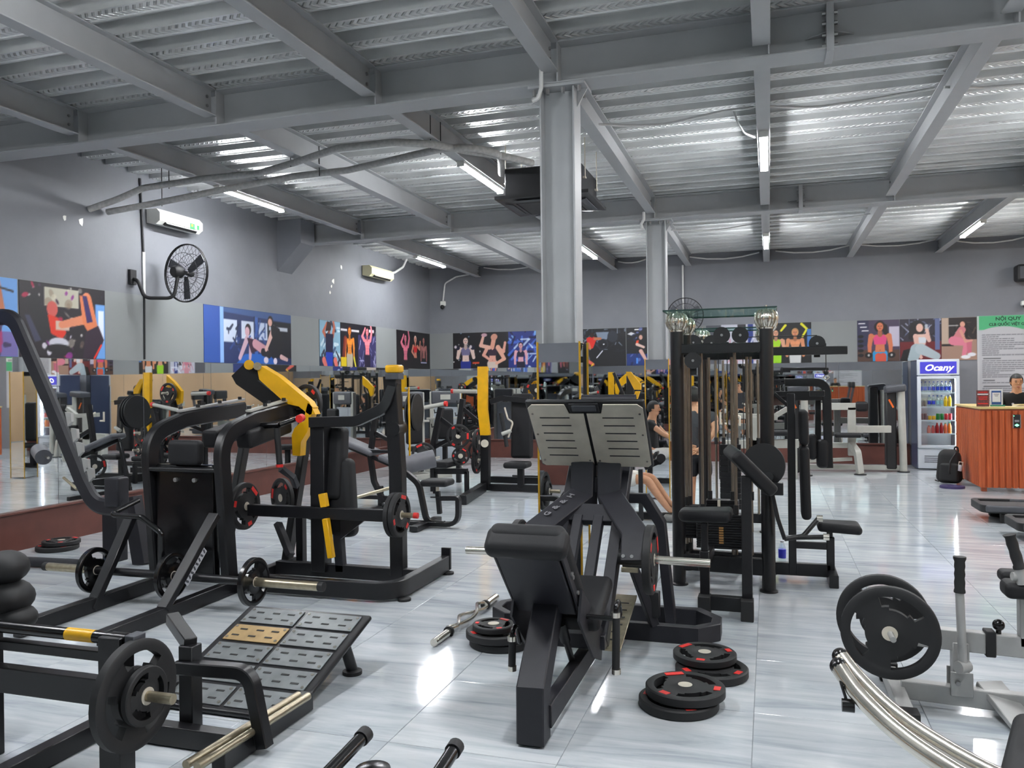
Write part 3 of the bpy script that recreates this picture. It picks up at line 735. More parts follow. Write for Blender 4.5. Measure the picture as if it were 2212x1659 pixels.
stack(P(1526, 1100, Y=7.10).x, P(1596, 1100, Y=7.10).x, 7.10, zF(1078, 7.1), .22, 12, [(P(1532, 900, Y=7.1).x, 7.1), (P(1581, 900, Y=7.1).x, 7.1), (P(1622, 900, Y=7.12).x, 7.12), (P(1614, 900, Y=7.08).x, 7.08)], 1.84)
stack(-.52, -.30, 9.10, .95, .25, 12, [(-.48, 9.1), (-.34, 9.1), (-.2, 9.1), (-.12, 9.1), (-.56, 9.1)], 1.86)
MB().cyl(P(1553, 1120, Y=6.7), P(1553, 1080, Y=6.7), .012).obj('selector_rod', 'steel', t)
MB().box(P(1554, 1123, Y=6.655), (.045, .012, .03)).obj('selector_pin', 'chrome', t)
for (px, z0, z1, Y) in ((1572, .9, 1.86, 6.75), (1606, .95, 1.86, 6.75), (1553, .85, 1.86, 6.72)): 
    x = P(px, 900, Y=Y).x; MB().cyl((x, Y, z0), (x, Y, z1), .0035, n=6).obj('cable', 'blackplastic', t)
pc = P(1765, 742, Y=7.28); MB().cyl(pc + Vector((.068, 0, 0)), (pc.x + .068, 7.28, 1.72), .004, n=6).obj('cable', 'blackplastic', t); MB().cyl((-.3, 7.25, pc.z + .068), pc + Vector((0, 0, .068)), .004, n=6).obj('cable', 'blackplastic', t)
MB().sphere((pc.x + .068, 7.28, 1.70), .022).obj('cable_ball', 'rubber', t)
MB().tube([(pc.x + .068, 7.28, 1.68), (pc.x + .09, 7.28, 1.66), (pc.x + .068, 7.28, 1.64), (pc.x + .046, 7.28, 1.66)], .006, closed=True, n=6, up=(0, 1, 0)).obj('snap_hook', 'chrome', t)
# preacher curl seat in front
S = 5.86
MB().bar((-.45, S + .03, .10), (-.45, S + .03, .44), .065, .065, up=(0, 1, 0)).bar((-.45, S + .03, .44), (-.45, S + .03, .64), .048, .048, up=(0, 1, 0)).obj('seat_post', K, t)
def saddle(p): 
    f = 1 - .42 * max(0, -p.x / .17) ** 2; q = Vector(p); q.y *= max(.55, f); q.z += .02 * (abs(p.x) / .17) ** 2 if p.x > 0 else .012; return q
MB().rbox((-.44, S + .02, .685), (.37, .27, .085), .04, frame_from(x=(1, 0, .02), z=(0, 0, 1)), warp=saddle).obj('curl_seat', 'leather', t)
MB().bar((-.16, S - .01, .04), (-.16, S - .01, .98), .07, .08, up=(0, 1, 0)).obj('curl_post', K, t)
MB().bar((-.46, S, .085), (-.16, S, .085), .06, .10).obj('seat_base', K, t)
for (x, y) in ((-.45, S - .03), (-.16, S - .07)): MB().box((x, y, .07), (.085, .12, .14)).obj('foot_block', 'rubber', t)
MB().bar((-.46, S, .34), (-.46, 6.62, .30), .06, .08).bar((-.16, S, .42), (-.16, 6.6, .42), .06, .08).obj('seat_link', K, t)
fr = frame_from(x=(.72, .35, -.78), z=(.55, .1, .62))
MB().rbox((-.135, S + .02, 1.02), (.40, .26, .09), .03, fr).obj('arm_pad', 'leather', t)
# big cam disc with crank to the right of the front post
c = P(1650, 1004, Y=6.5)
MB().lathe(c, (-.35, -1, 0), [(.02, -.008), (.165, -.008), (.165, .008), (.02, .008)], 40).obj('cam_disc', 'blackplastic', t)
MB().box(P(1668, 1055, Y=6.45), (.16, .10, .09)).obj('cam_bracket', K, t)
MB().cyl(P(1660, 1030, Y=6.44), P(1660, 1030, Y=6.34), .036).obj('cam_bearing', K, t)
p0, p1, p2 = P(1668, 1065, Y=6.5), P(1680, 1120, Y=6.5), P(1695, 1164, Y=6.5)
MB().rect([p0, p1, p2], .03, .05, up=(0, 1, 0)).obj('crank_arm', K, t)
q1, q2, q3 = P(1735, 1158, Y=6.55), P(1768, 1120, Y=6.6), P(1782, 1160, Y=6.5)
MB().tube([p2, q1, q2], .019, fil=.04).obj('leg_lever', K, t)
MB().tube([p2 + Vector((0, .05, 0)), q3], .019).obj('leg_lever', K, t)
for q_ in (q2, q3): MB().cyl(q_ - X_ * .012, q_ + X_ * .03, .026).obj('lever_cap', 'chrome', t)
# leg extension seat on the right
Yr = 7.05
zs = lambda py: P(1800, py, Y=Yr).z
xr, xm = P(1794, 1200, Y=Yr).x, P(1712, 1200, Y=Yr).x
MB().bar((xm, Yr, .05), (xm, Yr, P(1712, 850, Y=Yr).z), .06, .07, up=(0, 1, 0)).obj('station_post', K, t)
MB().bar((xr, Yr, .05), (xr, Yr, zs(1160)), .06, .06, up=(0, 1, 0)).bar((xr - .005, Yr, zs(1160)), (xr - .005, Yr, zs(1145)), .045, .045, up=(0, 1, 0)).obj('seat_post', K, t)
MB().bar((xm, Yr, zs(1180)), (xr, Yr, zs(1180)), .05, .055).obj('seat_rail', K, t)
MB().bar((-.02, Yr, .09), (xr, Yr, .09), .06, .10).obj('station_base', K, t)
MB().rect([(xr + .01, Yr - .22, .05), (xr + .01, Yr + .22, .05)], .07, .10).obj('foot_bar', K, t)
MB().rbox(P(1812, 1136, Y=Yr), (.33, .30, .075), .035, frame_from(x=(1, 0, -.03), z=(0, 0, 1)), warp=lambda p: Vector((p.x, p.y * (1 - .35 * max(0, -p.x / .16)), p.z + .012 * math.cos(p.x * 16)))).obj('extension_seat', 'leather', t)
# tall back pads standing on the station post
for (a, b_) in (((1724, 885), (1727, 960)), ((1727, 962), (1731, 1118))):
    A, Bv = P(*a, Y=Yr - .02), P(*b_, Y=Yr - .02)
    MB().rbox((A + Bv) / 2 + Vector((.035, 0, 0)), (.075, .28, (A - Bv).length), .032, frame_from(x=(1, 0, .02), z=(-.02, 0, 1))).obj('back_pad', 'leather', t)
# pec-deck arm: overhead bent tube with hanging pads
Yp = 7.6
A = [P(1695, 826, Y=Yp), P(1785, 826, Y=Yp), P(1790, 1010, Y=Yp)]
MB().rect(A, .07, .09, up=(0, 1, 0), fil=.10).obj('overhead_arm', K, t)
MB().bar(P(1668, 855, Y=Yp), P(1778, 855, Y=Yp), .06, .08).obj('overhead_beam', K, t)
MB().bar(P(1767, 860, Y=Yp + .1), P(1767, 985, Y=Yp + .1), .05, .05, up=(0, 1, 0)).obj('hanging_tube', K, t)
for (cx, cy, hh) in ((1777, 980, 62), (1755, 965, 56)):
    c = P(cx, cy, Y=Yp - .02); hz = abs(P(cx, cy - hh / 2, Y=Yp).z - P(cx, cy + hh / 2, Y=Yp).z)
    MB().rbox(c, (.105 if cx > 1760 else .08, .10, hz), .04).obj('arm_pad', 'leather', t)
MB().bar((-.02, 7.22, P(1690, 866, Y=7.22).z), P(1690, 866, Y=Yp), .06, .08).obj('overhead_beam', K, t)
MB().bar(P(1672, 850, Y=7.3), P(1712, 885, Y=7.3), .03, .03).obj('strut', K, t)
MB().box(P(1765, 850, Y=7.3), (.12, .04, .05)).bar(P(1690, 797, Y=7.3), P(1790, 797, Y=7.3), .03, .025).obj('bar_rest', K, t)
# lat bar resting on the overhead arm
MB().cyl(P(1662, 768, Y=7.9), P(1662, 812, Y=7.9), .02).obj('cable_guide', 'chrome', t)
# side foot/lever towards the leg press
MB().bar(P(1392, 1010, Y=6.3), P(1432, 992, Y=6.3), .03, .045).cyl(P(1428, 990, Y=6.26), P(1428, 990, Y=6.34), .035).obj('side_lever', K, t)
# ================================================================ HIP THRUST MACHINE (left foreground)
t = thing('hip_thrust_machine', 'black hip thrust machine with tilted foot board of perforated steel treads', 'gym machine', (-2.65, 3.4, 0))
K = 'black'; Yh = 2.75
def H(px, py, Y=Yh): return P(px, py, Y=Y)
xp = H(252, 1500).x
MB().bar((xp, Yh, .0), (xp, Yh, H(252, 1372).z), .11, .09, up=(0, 1, 0)).obj('front_post', K, t)
xq = H(-28, 1500).x
MB().bar((xq, Yh, .0), (xq, Yh, H(0, 1345).z), .10, .09, up=(0, 1, 0)).obj('front_post', K, t)
def hbar(y0, y1, mt, w_, h_, nm_, dy=0):
    z = (H(225, y0).z + H(225, y1).z) / 2; MB().bar((xq, Yh + dy, z), (xp, Yh + dy, z), w_, h_).obj(nm_, mt, t)
hbar(1466, 1518, K, .06, .112, 'crossbar'); hbar(1408, 1430, K, .05, .042, 'crossbar', .02)
z = H(225, 1377).z
MB().cyl((xq, Yh, z), (xp + .06, Yh, z), .026).obj('pad_axle', 'gloss', t)
MB().cyl((H(147, 1360).x, Yh, z), (H(206, 1368).x, Yh, z), .0268).obj('tape_band', 'yellow', t, 'yellow tape around the axle')
MB().box((xp + .1, Yh, z - .005), (.05, .07, .07)).obj('axle_block', 'greyplastic', t)
for (px, py, rr, sc) in ((14, 1225, .10, (1, 1, .8)), (18, 1290, .115, (1, 1, .75)), (34, 1335, .095, (1.0, 1, .7))):
    MB().sphere(H(px, py, 2.95), rr, 16, 10, sc).obj('foam_roll', 'rubber', t)
pc = H(292, 1500, 2.72)
plate('gl', pc, X_, 'large worn black plate on the hip thrust machine peg', 'plates loaded on machines', .35)
plate('gx', pc + X_ * .05, X_, 'small black plate outside the large one on the hip thrust machine peg', 'plates loaded on machines', 1.1)
MB().cyl((xp, pc.y, pc.z), pc + X_ * .19, .022).obj('weight_peg', 'oldsteel', t)
# floor rails
for x in (-3.02, -2.25):
    MB().bar((x, 2.45 if x < -2.5 else 2.9, .05), (x, 4.0 if x < -2.5 else 3.6, .05), .07, .09).obj('floor_rail', K, t)
MB().bar((-3.0, 3.08, .05), (-2.25, 3.08, .05), .07, .09).obj('floor_rail', K, t)
a, b_, c = P(385, 1440, Y=3.12), P(540, 1452, Y=3.12), P(572, 1612, Y=3.12)
MB().rect([a, b_, Vector((c.x, c.y, .03))], .06, .06, up=(0, 1, 0), fil=.09).obj('step_frame', K, t)
x = P(412, 1500, Y=3.15).x
MB().bar((x, 3.15, .05), (x, 3.15, P(412, 1392, Y=3.15).z), .075, .075, up=(0, 1, 0)).obj('frame_post', K, t)
MB().bar(P(412, 1392, Y=3.15), P(372, 1335, Y=3.3), .06, .06).obj('frame_brace', K, t)
for dx in (0, .055):
    MB().cyl(Vector((-2.29 + dx, 2.75, .10)), Vector((-2.25 + dx, 3.52, .105)), .019).obj('side_tube', 'oldsteel', t)
# tilted foot board with two columns of steel treads
A, B = Vector((0, 4.24, .295)), Vector((0, 3.42, .035)); x0, x1 = -3.03, -2.25
d_ = (A - B).normalized(); nn = Vector((0, -d_.z, d_.y)); L_ = (A - B).length; fr = Matrix((Vector((1, 0, 0)), d_, nn)).transposed(); cm = (A + B) / 2
MB().rbox(cm + X_ * (x0 + x1) / 2 - nn * .016, (x1 - x0 + .05, L_ + .04, .032), .014, fr).obj('foot_board', K, t)
MAT['goldtread'] = mat('unfaded gold tread', (186, 158, 112), 0.4, 0.6, 0.1, 20)
MAT['tread'] = mat('worn steel tread', (132, 136, 138), 0.38, 0.6, 0.15, 12)
for ci in range(2):
    for ri in range(5):
        cx = x0 + (x1 - x0) * (.26 if ci == 0 else .745); v = L_ * (.5 - (ri + .5) / 5)
        cc = cm + X_ * cx + d_ * v
        tr = MB().box(cc + nn * .003, ((x1 - x0) * .455, L_ / 5 - .026, .006), fr, .002).obj('tread', 'goldtread' if (ci, ri) == (0, 1) else 'tread', t)
        sl = []
        for (u, w_) in ((-.1, .03), (.01, .03), (.11, .03), (-.12, -.028), (-.01, -.028), (.1, -.028)):
            MB().box(cc + nn * .0064 + X_ * u + d_ * w_, (.048, .012, .003), fr, .0005).obj('slot', 'blackplastic', tr)
        for (u, w_) in ((-.16, .052), (.16, .052), (-.16, -.052), (.16, -.052)):
            MB().cyl(cc + nn * .005 + X_ * u + d_ * w_, cc + nn * .0095 + X_ * u + d_ * w_, .009, n=10).obj('screw', 'chrome', tr)
for x in (x0 + .08, x1 - .02):
    p = MB().cyl((x - .01, 4.12, .02), (x - .03, 4.05, .22), .032).obj('board_leg', K, t)
    MB().lathe((x - .01, 4.12, 0), (0, 0, 1), [(.055, 0), (.055, .02), (.034, .028)], 20).obj('rubber_foot', 'rubber', p)
# ================================================================ HACK SQUAT MACHINE
t = thing('hack_squat_machine', 'black hack squat machine with twin arched frames, studded top rails and wide weight axle', 'gym machine', (-4.4, 5.2, 0))
XLa, XRa = -4.79, -4.10
for xa, f1, f2 in ((XLa, (300, 1285), (525, 884)), (XRa, (480, 1278), (655, 876))):
    g0 = Vector((xa, 5.46, .05)); e = P(*f2, X=xa)
    MB().rect([g0, (xa, 5.36, 1.25), (xa, 5.78, 1.36), e], .135, .075, up=(1, 0, 0), fil=[.34, .3], ch=.012, nf=10).obj('arch', K, t)
    # studded rail riding on top of the arch
    r0 = Vector((xa, 5.72, 1.435)); r1 = e + Vector((0, 0, .095))
    rl = MB().bar(r0, r1, .055, .022).obj('top_rail', 'cream' if xa > -4.5 else 'silver', t, 'pale studded guide rail')
    for k in range(6):
        p = r0.lerp(r1, (k + .4) / 6) + X_ * (.03 if k % 2 else -.03)
        MB().cyl(p + Z_ * .008, p + Z_ * .034, .018, n=10).obj('stud', 'blackplastic', rl)
    # back stay from the end of the rail to the floor
    MB().rect([e, (xa, e.y + .05, 1.2), (xa, e.y - .3, .06)], .10, .07, up=(1, 0, 0), fil=.2, ch=.01).obj('rear_stay', K, t)
    MB().bar(Vector((xa + .05, 4.1, .055)), Vector((xa, e.y - .2, .055)), .075, .10).obj('floor_rail', K, t)
    MB().bar(P(285 if xa < -4.5 else 464, 1112, X=xa + .04), P(196 if xa < -4.5 else 352, 1316, X=xa + .04), .05, .085, up=(1, 0, 0)).obj('diagonal_brace', K, t)
    MB().rbox((xa + .36 - (.36 if xa > -4.5 else 0), 5.95, 1.25), (.15, .62, .15), .03, frame_from(y=(0, 1, .16), z=(0, 0, 1))).obj('shoulder_pad', 'leather', t)
cx = (XLa + XRa) / 2
MB().rbox((cx - .02, 5.42, .56), (.56, .08, .92), .02).obj('back_panel', 'gloss', t)
MB().rbox((cx + .02, 5.36, 1.12), (.30, .10, .20), .04).obj('neck_pad', 'leather', t)
MB().cyl((XLa, 5.34, .985), (XRa, 5.34, .985), .02).obj('crossbar', K, t)
for sx in (-.09, .09): MB().cyl((cx + sx, 5.38, .90), (cx + sx, 5.36, .90), .018, n=10).obj('bolt', 'bolt', t)
hl, hr = P(104, 1232, Y=4.95), P(690, 1264, Y=4.95); za = (hl.z + hr.z) / 2 + .01
pl, pr = P(205, 1245, Y=4.95), P(548, 1257, Y=4.95)
MB().cyl((pl.x, 4.95, za), (pr.x, 4.95, za), .03).obj('axle', K, t)
for (a, b_) in ((hl.x, pl.x), (pr.x, hr.x)):
    MB().cyl((a, 4.95, za), (b_, 4.95, za), .032).obj('weight_horn', 'oldsteel', t)
for x in (hl.x - .015, hr.x + .015): MB().cyl((x - .02, 4.95, za), (x + .02, 4.95, za), .033).obj('end_cap', 'rubber', t)
plate('gs', (pl.x, 4.95, za), X_, 'glossy black plate on the hack squat axle facing the mirrored wall', 'plates loaded on machines', .2)
plate('gs', (pr.x, 4.95, za), X_, 'glossy black plate on the hack squat axle facing the foot board', 'plates loaded on machines', .9)
plate('gs', (cx + .22, 4.95, za), X_, 'black plate on the middle of the hack squat axle between the braces', 'plates loaded on machines', .5)
MB().tube([P(300, 1080, Y=5.1), P(236, 1112, Y=4.9), P(305, 1117, Y=4.9), P(348, 1150, Y=4.9), P(352, 1262, Y=4.95)], .021, n=10, up=(.1, 1, .1), fil=.05).obj('lever_handle', 'gloss', t)
# name plate on the right brace
a, b_ = P(446, 1186, X=XRa + .085), P(404, 1262, X=XRa + .085); d_ = (a - b_).normalized(); fr = frame_from(x=d_, z=(1, 0, 0))
np_ = MB().rbox((a + b_) / 2 - X_ * .012, ((a - b_).length, .055, .006), .003, fr).obj('name_plate', 'whiteprint', t, 'pale oblong badge along the brace')
for k in range(8): MB().box((a + b_) / 2 + d_ * (k - 3.5) * .037 - X_ * .0085, (.016, .032, .002), fr @ rotz(.3 * (-1) ** k), .0005).obj('badge_mark', 'greyplastic', np_)
# ================================================================ CURVED RACK ARM by the left wall
t = thing('lever_row_machine', 'charcoal plate machine with tall curved lever arm and catch teeth by the left wall', 'gym machine', P(250, 1182))
Yc = 5.85; D = 'dark'
pts = [P(-20, 688, Y=Yc), P(28, 682, Y=Yc), P(105, 860, Y=Yc), P(178, 1040, Y=Yc), P(205, 1092, Y=Yc), P(268, 1098, Y=Yc)]
MB().rect(pts, .15, .08, up=(0, 1, 0), fil=.28, ch=.03, nf=10).obj('lever_arm', D, t)
for k, (px, py) in enumerate(((140, 890), (152, 925), (163, 955), (176, 990), (186, 1010))):
    c = P(px, py, Y=Yc - .03); MB().prism([c, c + Vector((.07, 0, -.01)), c + Vector((.075, 0, -.09)), c + Vector((.03, 0, -.13))], (0, .03, 0)).obj('catch_tooth', 'silver', t)
c = P(252, 1062, Y=Yc); MB().rbox(c, (.16, .14, .26), .02).obj('pivot_block', 'dark', t)
a = P(248, 1120, Y=6.2); MB().bar((a.x, 6.2, .0), (a.x, 6.2, P(248, 1075, Y=6.2).z), .17, .14, up=(0, 1, 0)).obj('upright', D, t)
a = P(300, 1200, Y=6.1); MB().bar((a.x, 6.15, .0), (a.x - .12, 6.15, .62), .14, .12, up=(0, 1, 0)).obj('upright', D, t)
MB().cyl(P(40, 1212, Z=.05), P(230, 1222, Z=.05), .045).obj('floor_tube', D, t)
# ================================================================ PLATE-LOADED LAT MACHINE (yellow arms)
t = thing('lat_pulldown_machine', 'black plate-loaded pulldown machine with yellow lever arms and rounded floor frame', 'gym machine', (-3.3, 6.0, 0))
MB().rect([(-4.05, 5.52, .085), (-2.70, 5.52, .085), (-2.70, 6.55, .085)], .07, .13, fil=.22).obj('floor_frame', K, t)
MB().bar((-4.05, 6.04, .085), (-2.75, 6.04, .085), .07, .11).obj('floor_frame', K, t)
for (x, y) in ((-2.66, 5.62), (-2.66, 6.50), (-4.0, 5.50)): MB().lathe((x, y, 0), (0, 0, 1), [(.05, 0), (.05, .018), (.03, .022)], 16).obj('rubber_foot', 'rubber', t)
MB().box((-2.70, 6.56, .12), (.085, .03, .19)).obj('end_plate', K, t)
hx = P(860, 1100, Y=6.05).x; zt = P(852, 812, Y=6.05).z
MB().rect([(hx, 6.05, .08), (hx, 6.05, .95), (hx - .02, 6.0, zt)], .115, .10, up=(0, 1, 0)).obj('right_post', K, t)
MB().cyl((hx, 6.12, P(858, 925, Y=6.05).z), (hx, 5.97, P(858, 925, Y=6.05).z), .06).obj('pivot', K, t)
a = P(852, 797, Y=5.98); MB().rbox(a, (.122, .12, .065), .02).obj('arm_cap', 'yellow', t)
MB().box(a + Vector((0, 0, -.06)), (.115, .11, .05)).obj('cap_plate', 'greyplastic', t)
MB().bar(a + Vector((.055, .15, -.15)), Vector((hx + .06, 6.16, P(868, 985, Y=6.1).z)), .012, .06).obj('lever_edge', 'yellow', t)
p0, p1, p2, p3 = P(672, 912, Y=5.95), P(770, 910, Y=5.95), P(835, 880, Y=5.97), P(853, 826, Y=6.0)
MB().rect([p0, p1, p2, p3], .085, .08, up=(0, 1, 0), fil=.16, nf=8).obj('curved_arm', K, t)
# central column and pads
cx0 = P(690, 1100, Y=6.0).x
MB().bar((cx0, 6.02, .08), (cx0 + .02, 6.0, P(690, 905, Y=6.0).z), .13, .12, up=(0, 1, 0)).obj('centre_column', K, t)
MB().rbox(P(712, 1000, Y=6.1), (.30, .16, .62), .05, frame_from(x=(1, 0, 0), z=(-.12, .1, 1))).obj('chest_pad', 'leather', t)
MB().rbox(P(742, 1075, Y=6.1), (.22, .16, .66), .06, frame_from(x=(1, 0, .1), z=(-.22, .1, 1))).obj('seat_shield', 'leather', t)
MB().bar((P(737, 1200, Y=6.04).x, 6.04, .08), (P(728, 1100, Y=6.04).x, 6.04, P(728, 1105, Y=6.04).z), .075, .07, up=(0, 1, 0)).obj('seat_post', D, t)
a, b_, c = P(735, 1120, Y=5.98), P(790, 1122, Y=5.98), P(735, 1165, Y=5.98); MB().prism([a, b_, c], (0, .03, 0)).obj('gusset', D, t)
zb = P(700, 1108, Y=5.9).z; xa0, xa1 = P(538, 1100, Y=5.9).x, P(835, 1105, Y=5.9).x
MB().bar((xa0, 5.9, zb), (xa1, 5.9, zb), .06, .095).obj('cross_tube', K, t)
MB().bar(P(697, 1066, Y=5.84), P(702, 1095, Y=5.84), .06, .05, up=(0, 1, 0)).obj('spring_head', 'yellow', t)
MB().bar(P(704, 1120, Y=5.84), P(716, 1205, Y=5.84), .05, .05, up=(0, 1, 0)).obj('spring_tube', 'yellow', t)
pr = P(852, 1105, Y=5.9); MB().cyl((pr.x - .05, 5.9, zb + .01), (pr.x + .20, 5.9, zb + .01), .021).obj('weight_peg', 'oldsteel', t)
MB().cyl((pr.x + .17, 5.9, zb + .01), (pr.x + .205, 5.9, zb + .01), .024).obj('peg_cap', 'red', t)
for k in range(2): plate('m', (pr.x + k * .044, 5.9, zb + .01), X_, 'black plate with red labels on the pulldown machine peg, %s' % ('inner of two' if k == 0 else 'outer of two'), 'plates loaded on machines', .3 + k)
plate('r', (P(528, 1090, Y=5.9).x, 5.9, zb + .03), X_, 'black plate with red labels on the pulldown machine behind the hack squat', 'plates loaded on machines', .8)
# yellow lever arm to the left
Ya = 6.25
def bandp(pp, w_):
    "flat yellow lever following pixel points"
    return [P(*q_, Y=Ya) for q_ in pp]
poly = bandp([(563, 790), (600, 812), (668, 868), (681, 895), (668, 896), (645, 878), (618, 872), (560, 820), (556, 800)], 0)
MB().prism(poly, (0, .09, 0)).obj('upper_lever', 'yellow', t)
poly = bandp([(665, 870), (676, 880), (664, 932), (650, 955), (648, 985), (632, 984), (630, 940), (636, 925), (656, 905)], 0)
MB().prism(poly, (0, .09, 0)).obj('lower_lever', 'yellow', t)
poly = [P(*q_, Y=Ya + .1) for q_ in [(528, 785), (560, 786), (565, 800), (556, 822), (640, 885), (610, 900), (510, 830), (500, 812)]]
MB().prism(poly, (0, .10, 0)).obj('lever_casing', K, t)
MB().cyl(P(556, 791, Y=Ya - .02), P(556, 791, Y=Ya + .1), .036).obj('lever_pivot', 'oldsteel', t)
MB().cyl(P(538, 788, Y=Ya + .02), P(538, 788, Y=Ya + .2), .045).obj('lever_nose', 'yellow', t)
plate('m', P(664, 872, Y=Ya + .25), (.25, 1, 0), 'black plate behind the tall yellow lever of the pulldown machine', 'plates loaded on machines', .2)
# grips
MB().cyl(P(536, 921, Y=5.85), P(604, 918, Y=5.85), .026).obj('grip_bar', 'gloss', t)
MB().cyl(P(604, 918, Y=5.85), P(640, 905, Y=5.95), .02).obj('grip_bar', 'gloss', t)
MB().cyl(P(646, 905, Y=5.9), P(645, 908, Y=5.9) + Vector((0, .05, .02)), .034).obj('grip_stop', 'red', t)
MB().cyl(P(598, 925, Y=5.85), P(604, 1003, Y=5.85), .026).obj('hand_grip', 'rubber', t)
MB().cyl(P(604, 1003, Y=5.85), P(604, 1009, Y=5.85), .03).obj('grip_stop', 'red', t)
MB().rect([P(606, 1012, Y=6.0), P(632, 1030, Y=6.1), P(640, 1050, Y=6.2)], .05, .05, up=(0, 1, 0)).obj('grip_link', D, t)
plate('m', P(610, 1075, Y=6.35), (.5, 1, 0), 'black plate with red labels low on the pulldown machine, behind the twin arches', 'plates loaded on machines', .2)
# left legs towards the wall
MB().bar((-3.98, 6.3, .0), (-3.98, 6.3, .55), .07, .07, up=(0, 1, 0)).bar((-3.98, 6.3, .52), (cx0, 6.05, .52), .07, .07).obj('left_leg', K, t)
MB().bar(P(600, 1130, Y=6.2), P(628, 1200, Y=6.1), .05, .07, up=(0, 1, 0)).obj('left_brace', D, t)
# ================================================================ SEATED CALF RAISE (silver, right)
t = thing('seated_calf_raise', 'silver grey seated calf raise with two black plates and upright hand lever', 'gym machine', (.9, 4.45, 0))
Sv = 'silver'
MB().bar((.60, 4.16, .055), (.60, 4.86, .055), .07, .07).obj('front_foot', Sv, t)
for y in (4.14, 4.84): MB().box((.60, y, .055), (.09, .09, .10)).obj('foot_cap', 'rubber', t)
MB().bar((.62, 4.52, .075), (1.5, 4.42, .075), .06, .09).obj('spine', Sv, t)
zb = P(2068, 1388, Y=4.47).z; xb = .885
MB().bar((xb, 4.5, .10), (xb, 4.5, zb), .075, .065, up=(0, 1, 0)).obj('post', Sv, t)
for y in (4.455, 4.545): MB().box((xb, y, .14), (.10, .012, .12)).obj('post_bracket', Sv, t)
MB().cyl((xb - .02, 4.43, .15), (xb - .02, 4.57, .15), .012, n=8).obj('bracket_bolt', 'bolt', t)
MB().bar(P(1950, 1368, Y=4.5), P(2260, 1402, Y=4.5), .06, .10).obj('lever_beam', Sv, t)
MB().box(P(2137, 1388, Y=4.5), (.045, .075, .125)).obj('beam_collar', 'rubber', t)
kp = P(2157, 1350, Y=4.5); MB().sphere(kp, .028, 14, 10).cyl(kp, kp - Z_ * .06, .012).obj('pull_knob', 'gloss', t)
h0, h1 = P(2080, 1440, Y=4.42), P(2073, 1280, Y=4.42)
MB().cyl(h0, h1, .02).obj('hand_lever', Sv, t); h2 = P(2073, 1222, Y=4.42)
g_ = MB().lathe(h1, h2 - h1, [(.026, 0), (.026, .01), (.023, .02), (.025, .05), (.022, .07), (.025, .09), (.022, .11), (.025, .13), (.023, .15), (.029, .165), (.029, .175)], 14).obj('grip', 'rubber', t)
MB().cyl(h0 + Vector((-.025, -.02, 0)), h0 + Vector((.025, .02, 0)), .03).obj('lever_pivot', Sv, t)
pa = P(1922, 1366, Y=4.33)
MB().cyl(pa + Vector((0, -.12, 0)), pa + Vector((0, .35, 0)), .014).obj('weight_peg', Sv, t)
plate('gl', pa + Vector((0, 0, 0)), (-.12, -1, 0), 'black grip plate on the calf raise peg, on the side of the curved chrome rails', 'plates loaded on machines', .15)
plate('gl', pa + Vector((0, .25, 0)), (-.12, -1, 0), 'black grip plate on the calf raise peg, on the side of the reception desk', 'plates loaded on machines', .5)
a, b_ = P(2135, 1475, Y=4.55), P(2195, 1560, Y=4.2)
MB().bar(a, b_ + Vector((.1, 0, -.1)), .13, .03).bar(a + Vector((.04, 0, -.02)), a + Vector((.06, 0, -.22)), .05, .05, up=(0, 1, 0)).obj('foot_step', Sv, t)
# second hand lever and pad bracket at the frame edge
c = P(2190, 1258, Y=4.45)
MB().cyl(P(2200, 1222, Y=4.4), P(2207, 1262, Y=4.4), .022).obj('hand_lever', Sv, t)
MB().lathe(P(2203, 1228, Y=4.4), P(2183, 1163, Y=4.4) - P(2203, 1228, Y=4.4), [(.028, 0), (.028, .012), (.023, .02), (.026, .06), (.023, .09), (.026, .12), (.023, .15), (.03, .165)], 14).obj('grip', 'rubber', t)
MB().rbox(c + Vector((.05, 0, -.03)), (.20, .14, .08), .03).obj('knee_pad', 'leather', t)
MB().rbox(c + Vector((.05, .14, .0)), (.16, .12, .06), .025).obj('knee_pad', 'leather', t)
MB().cyl(c + Vector((-.02, -.05, .04)), c + Vector((.14, -.02, .03)), .02).obj('pad_tube', Sv, t)
MB().bar((c.x + .06, 4.5, zb), (c.x + .06, 4.5, c.z - .02), .06, .06, up=(0, 1, 0)).obj('pad_post', Sv, t)
MB().bar((1.5, 4.15, .055), (1.5, 4.75, .055), .07, .07).obj('rear_foot', Sv, t)
MB().bar((1.46, 4.43, .10), (1.46, 4.43, .44), .065, .065, up=(0, 1, 0)).obj('seat_post', Sv, t)
MB().rbox((1.46, 4.43, .48), (.36, .32, .08), .035).obj('seat_cushion', 'leather', t)
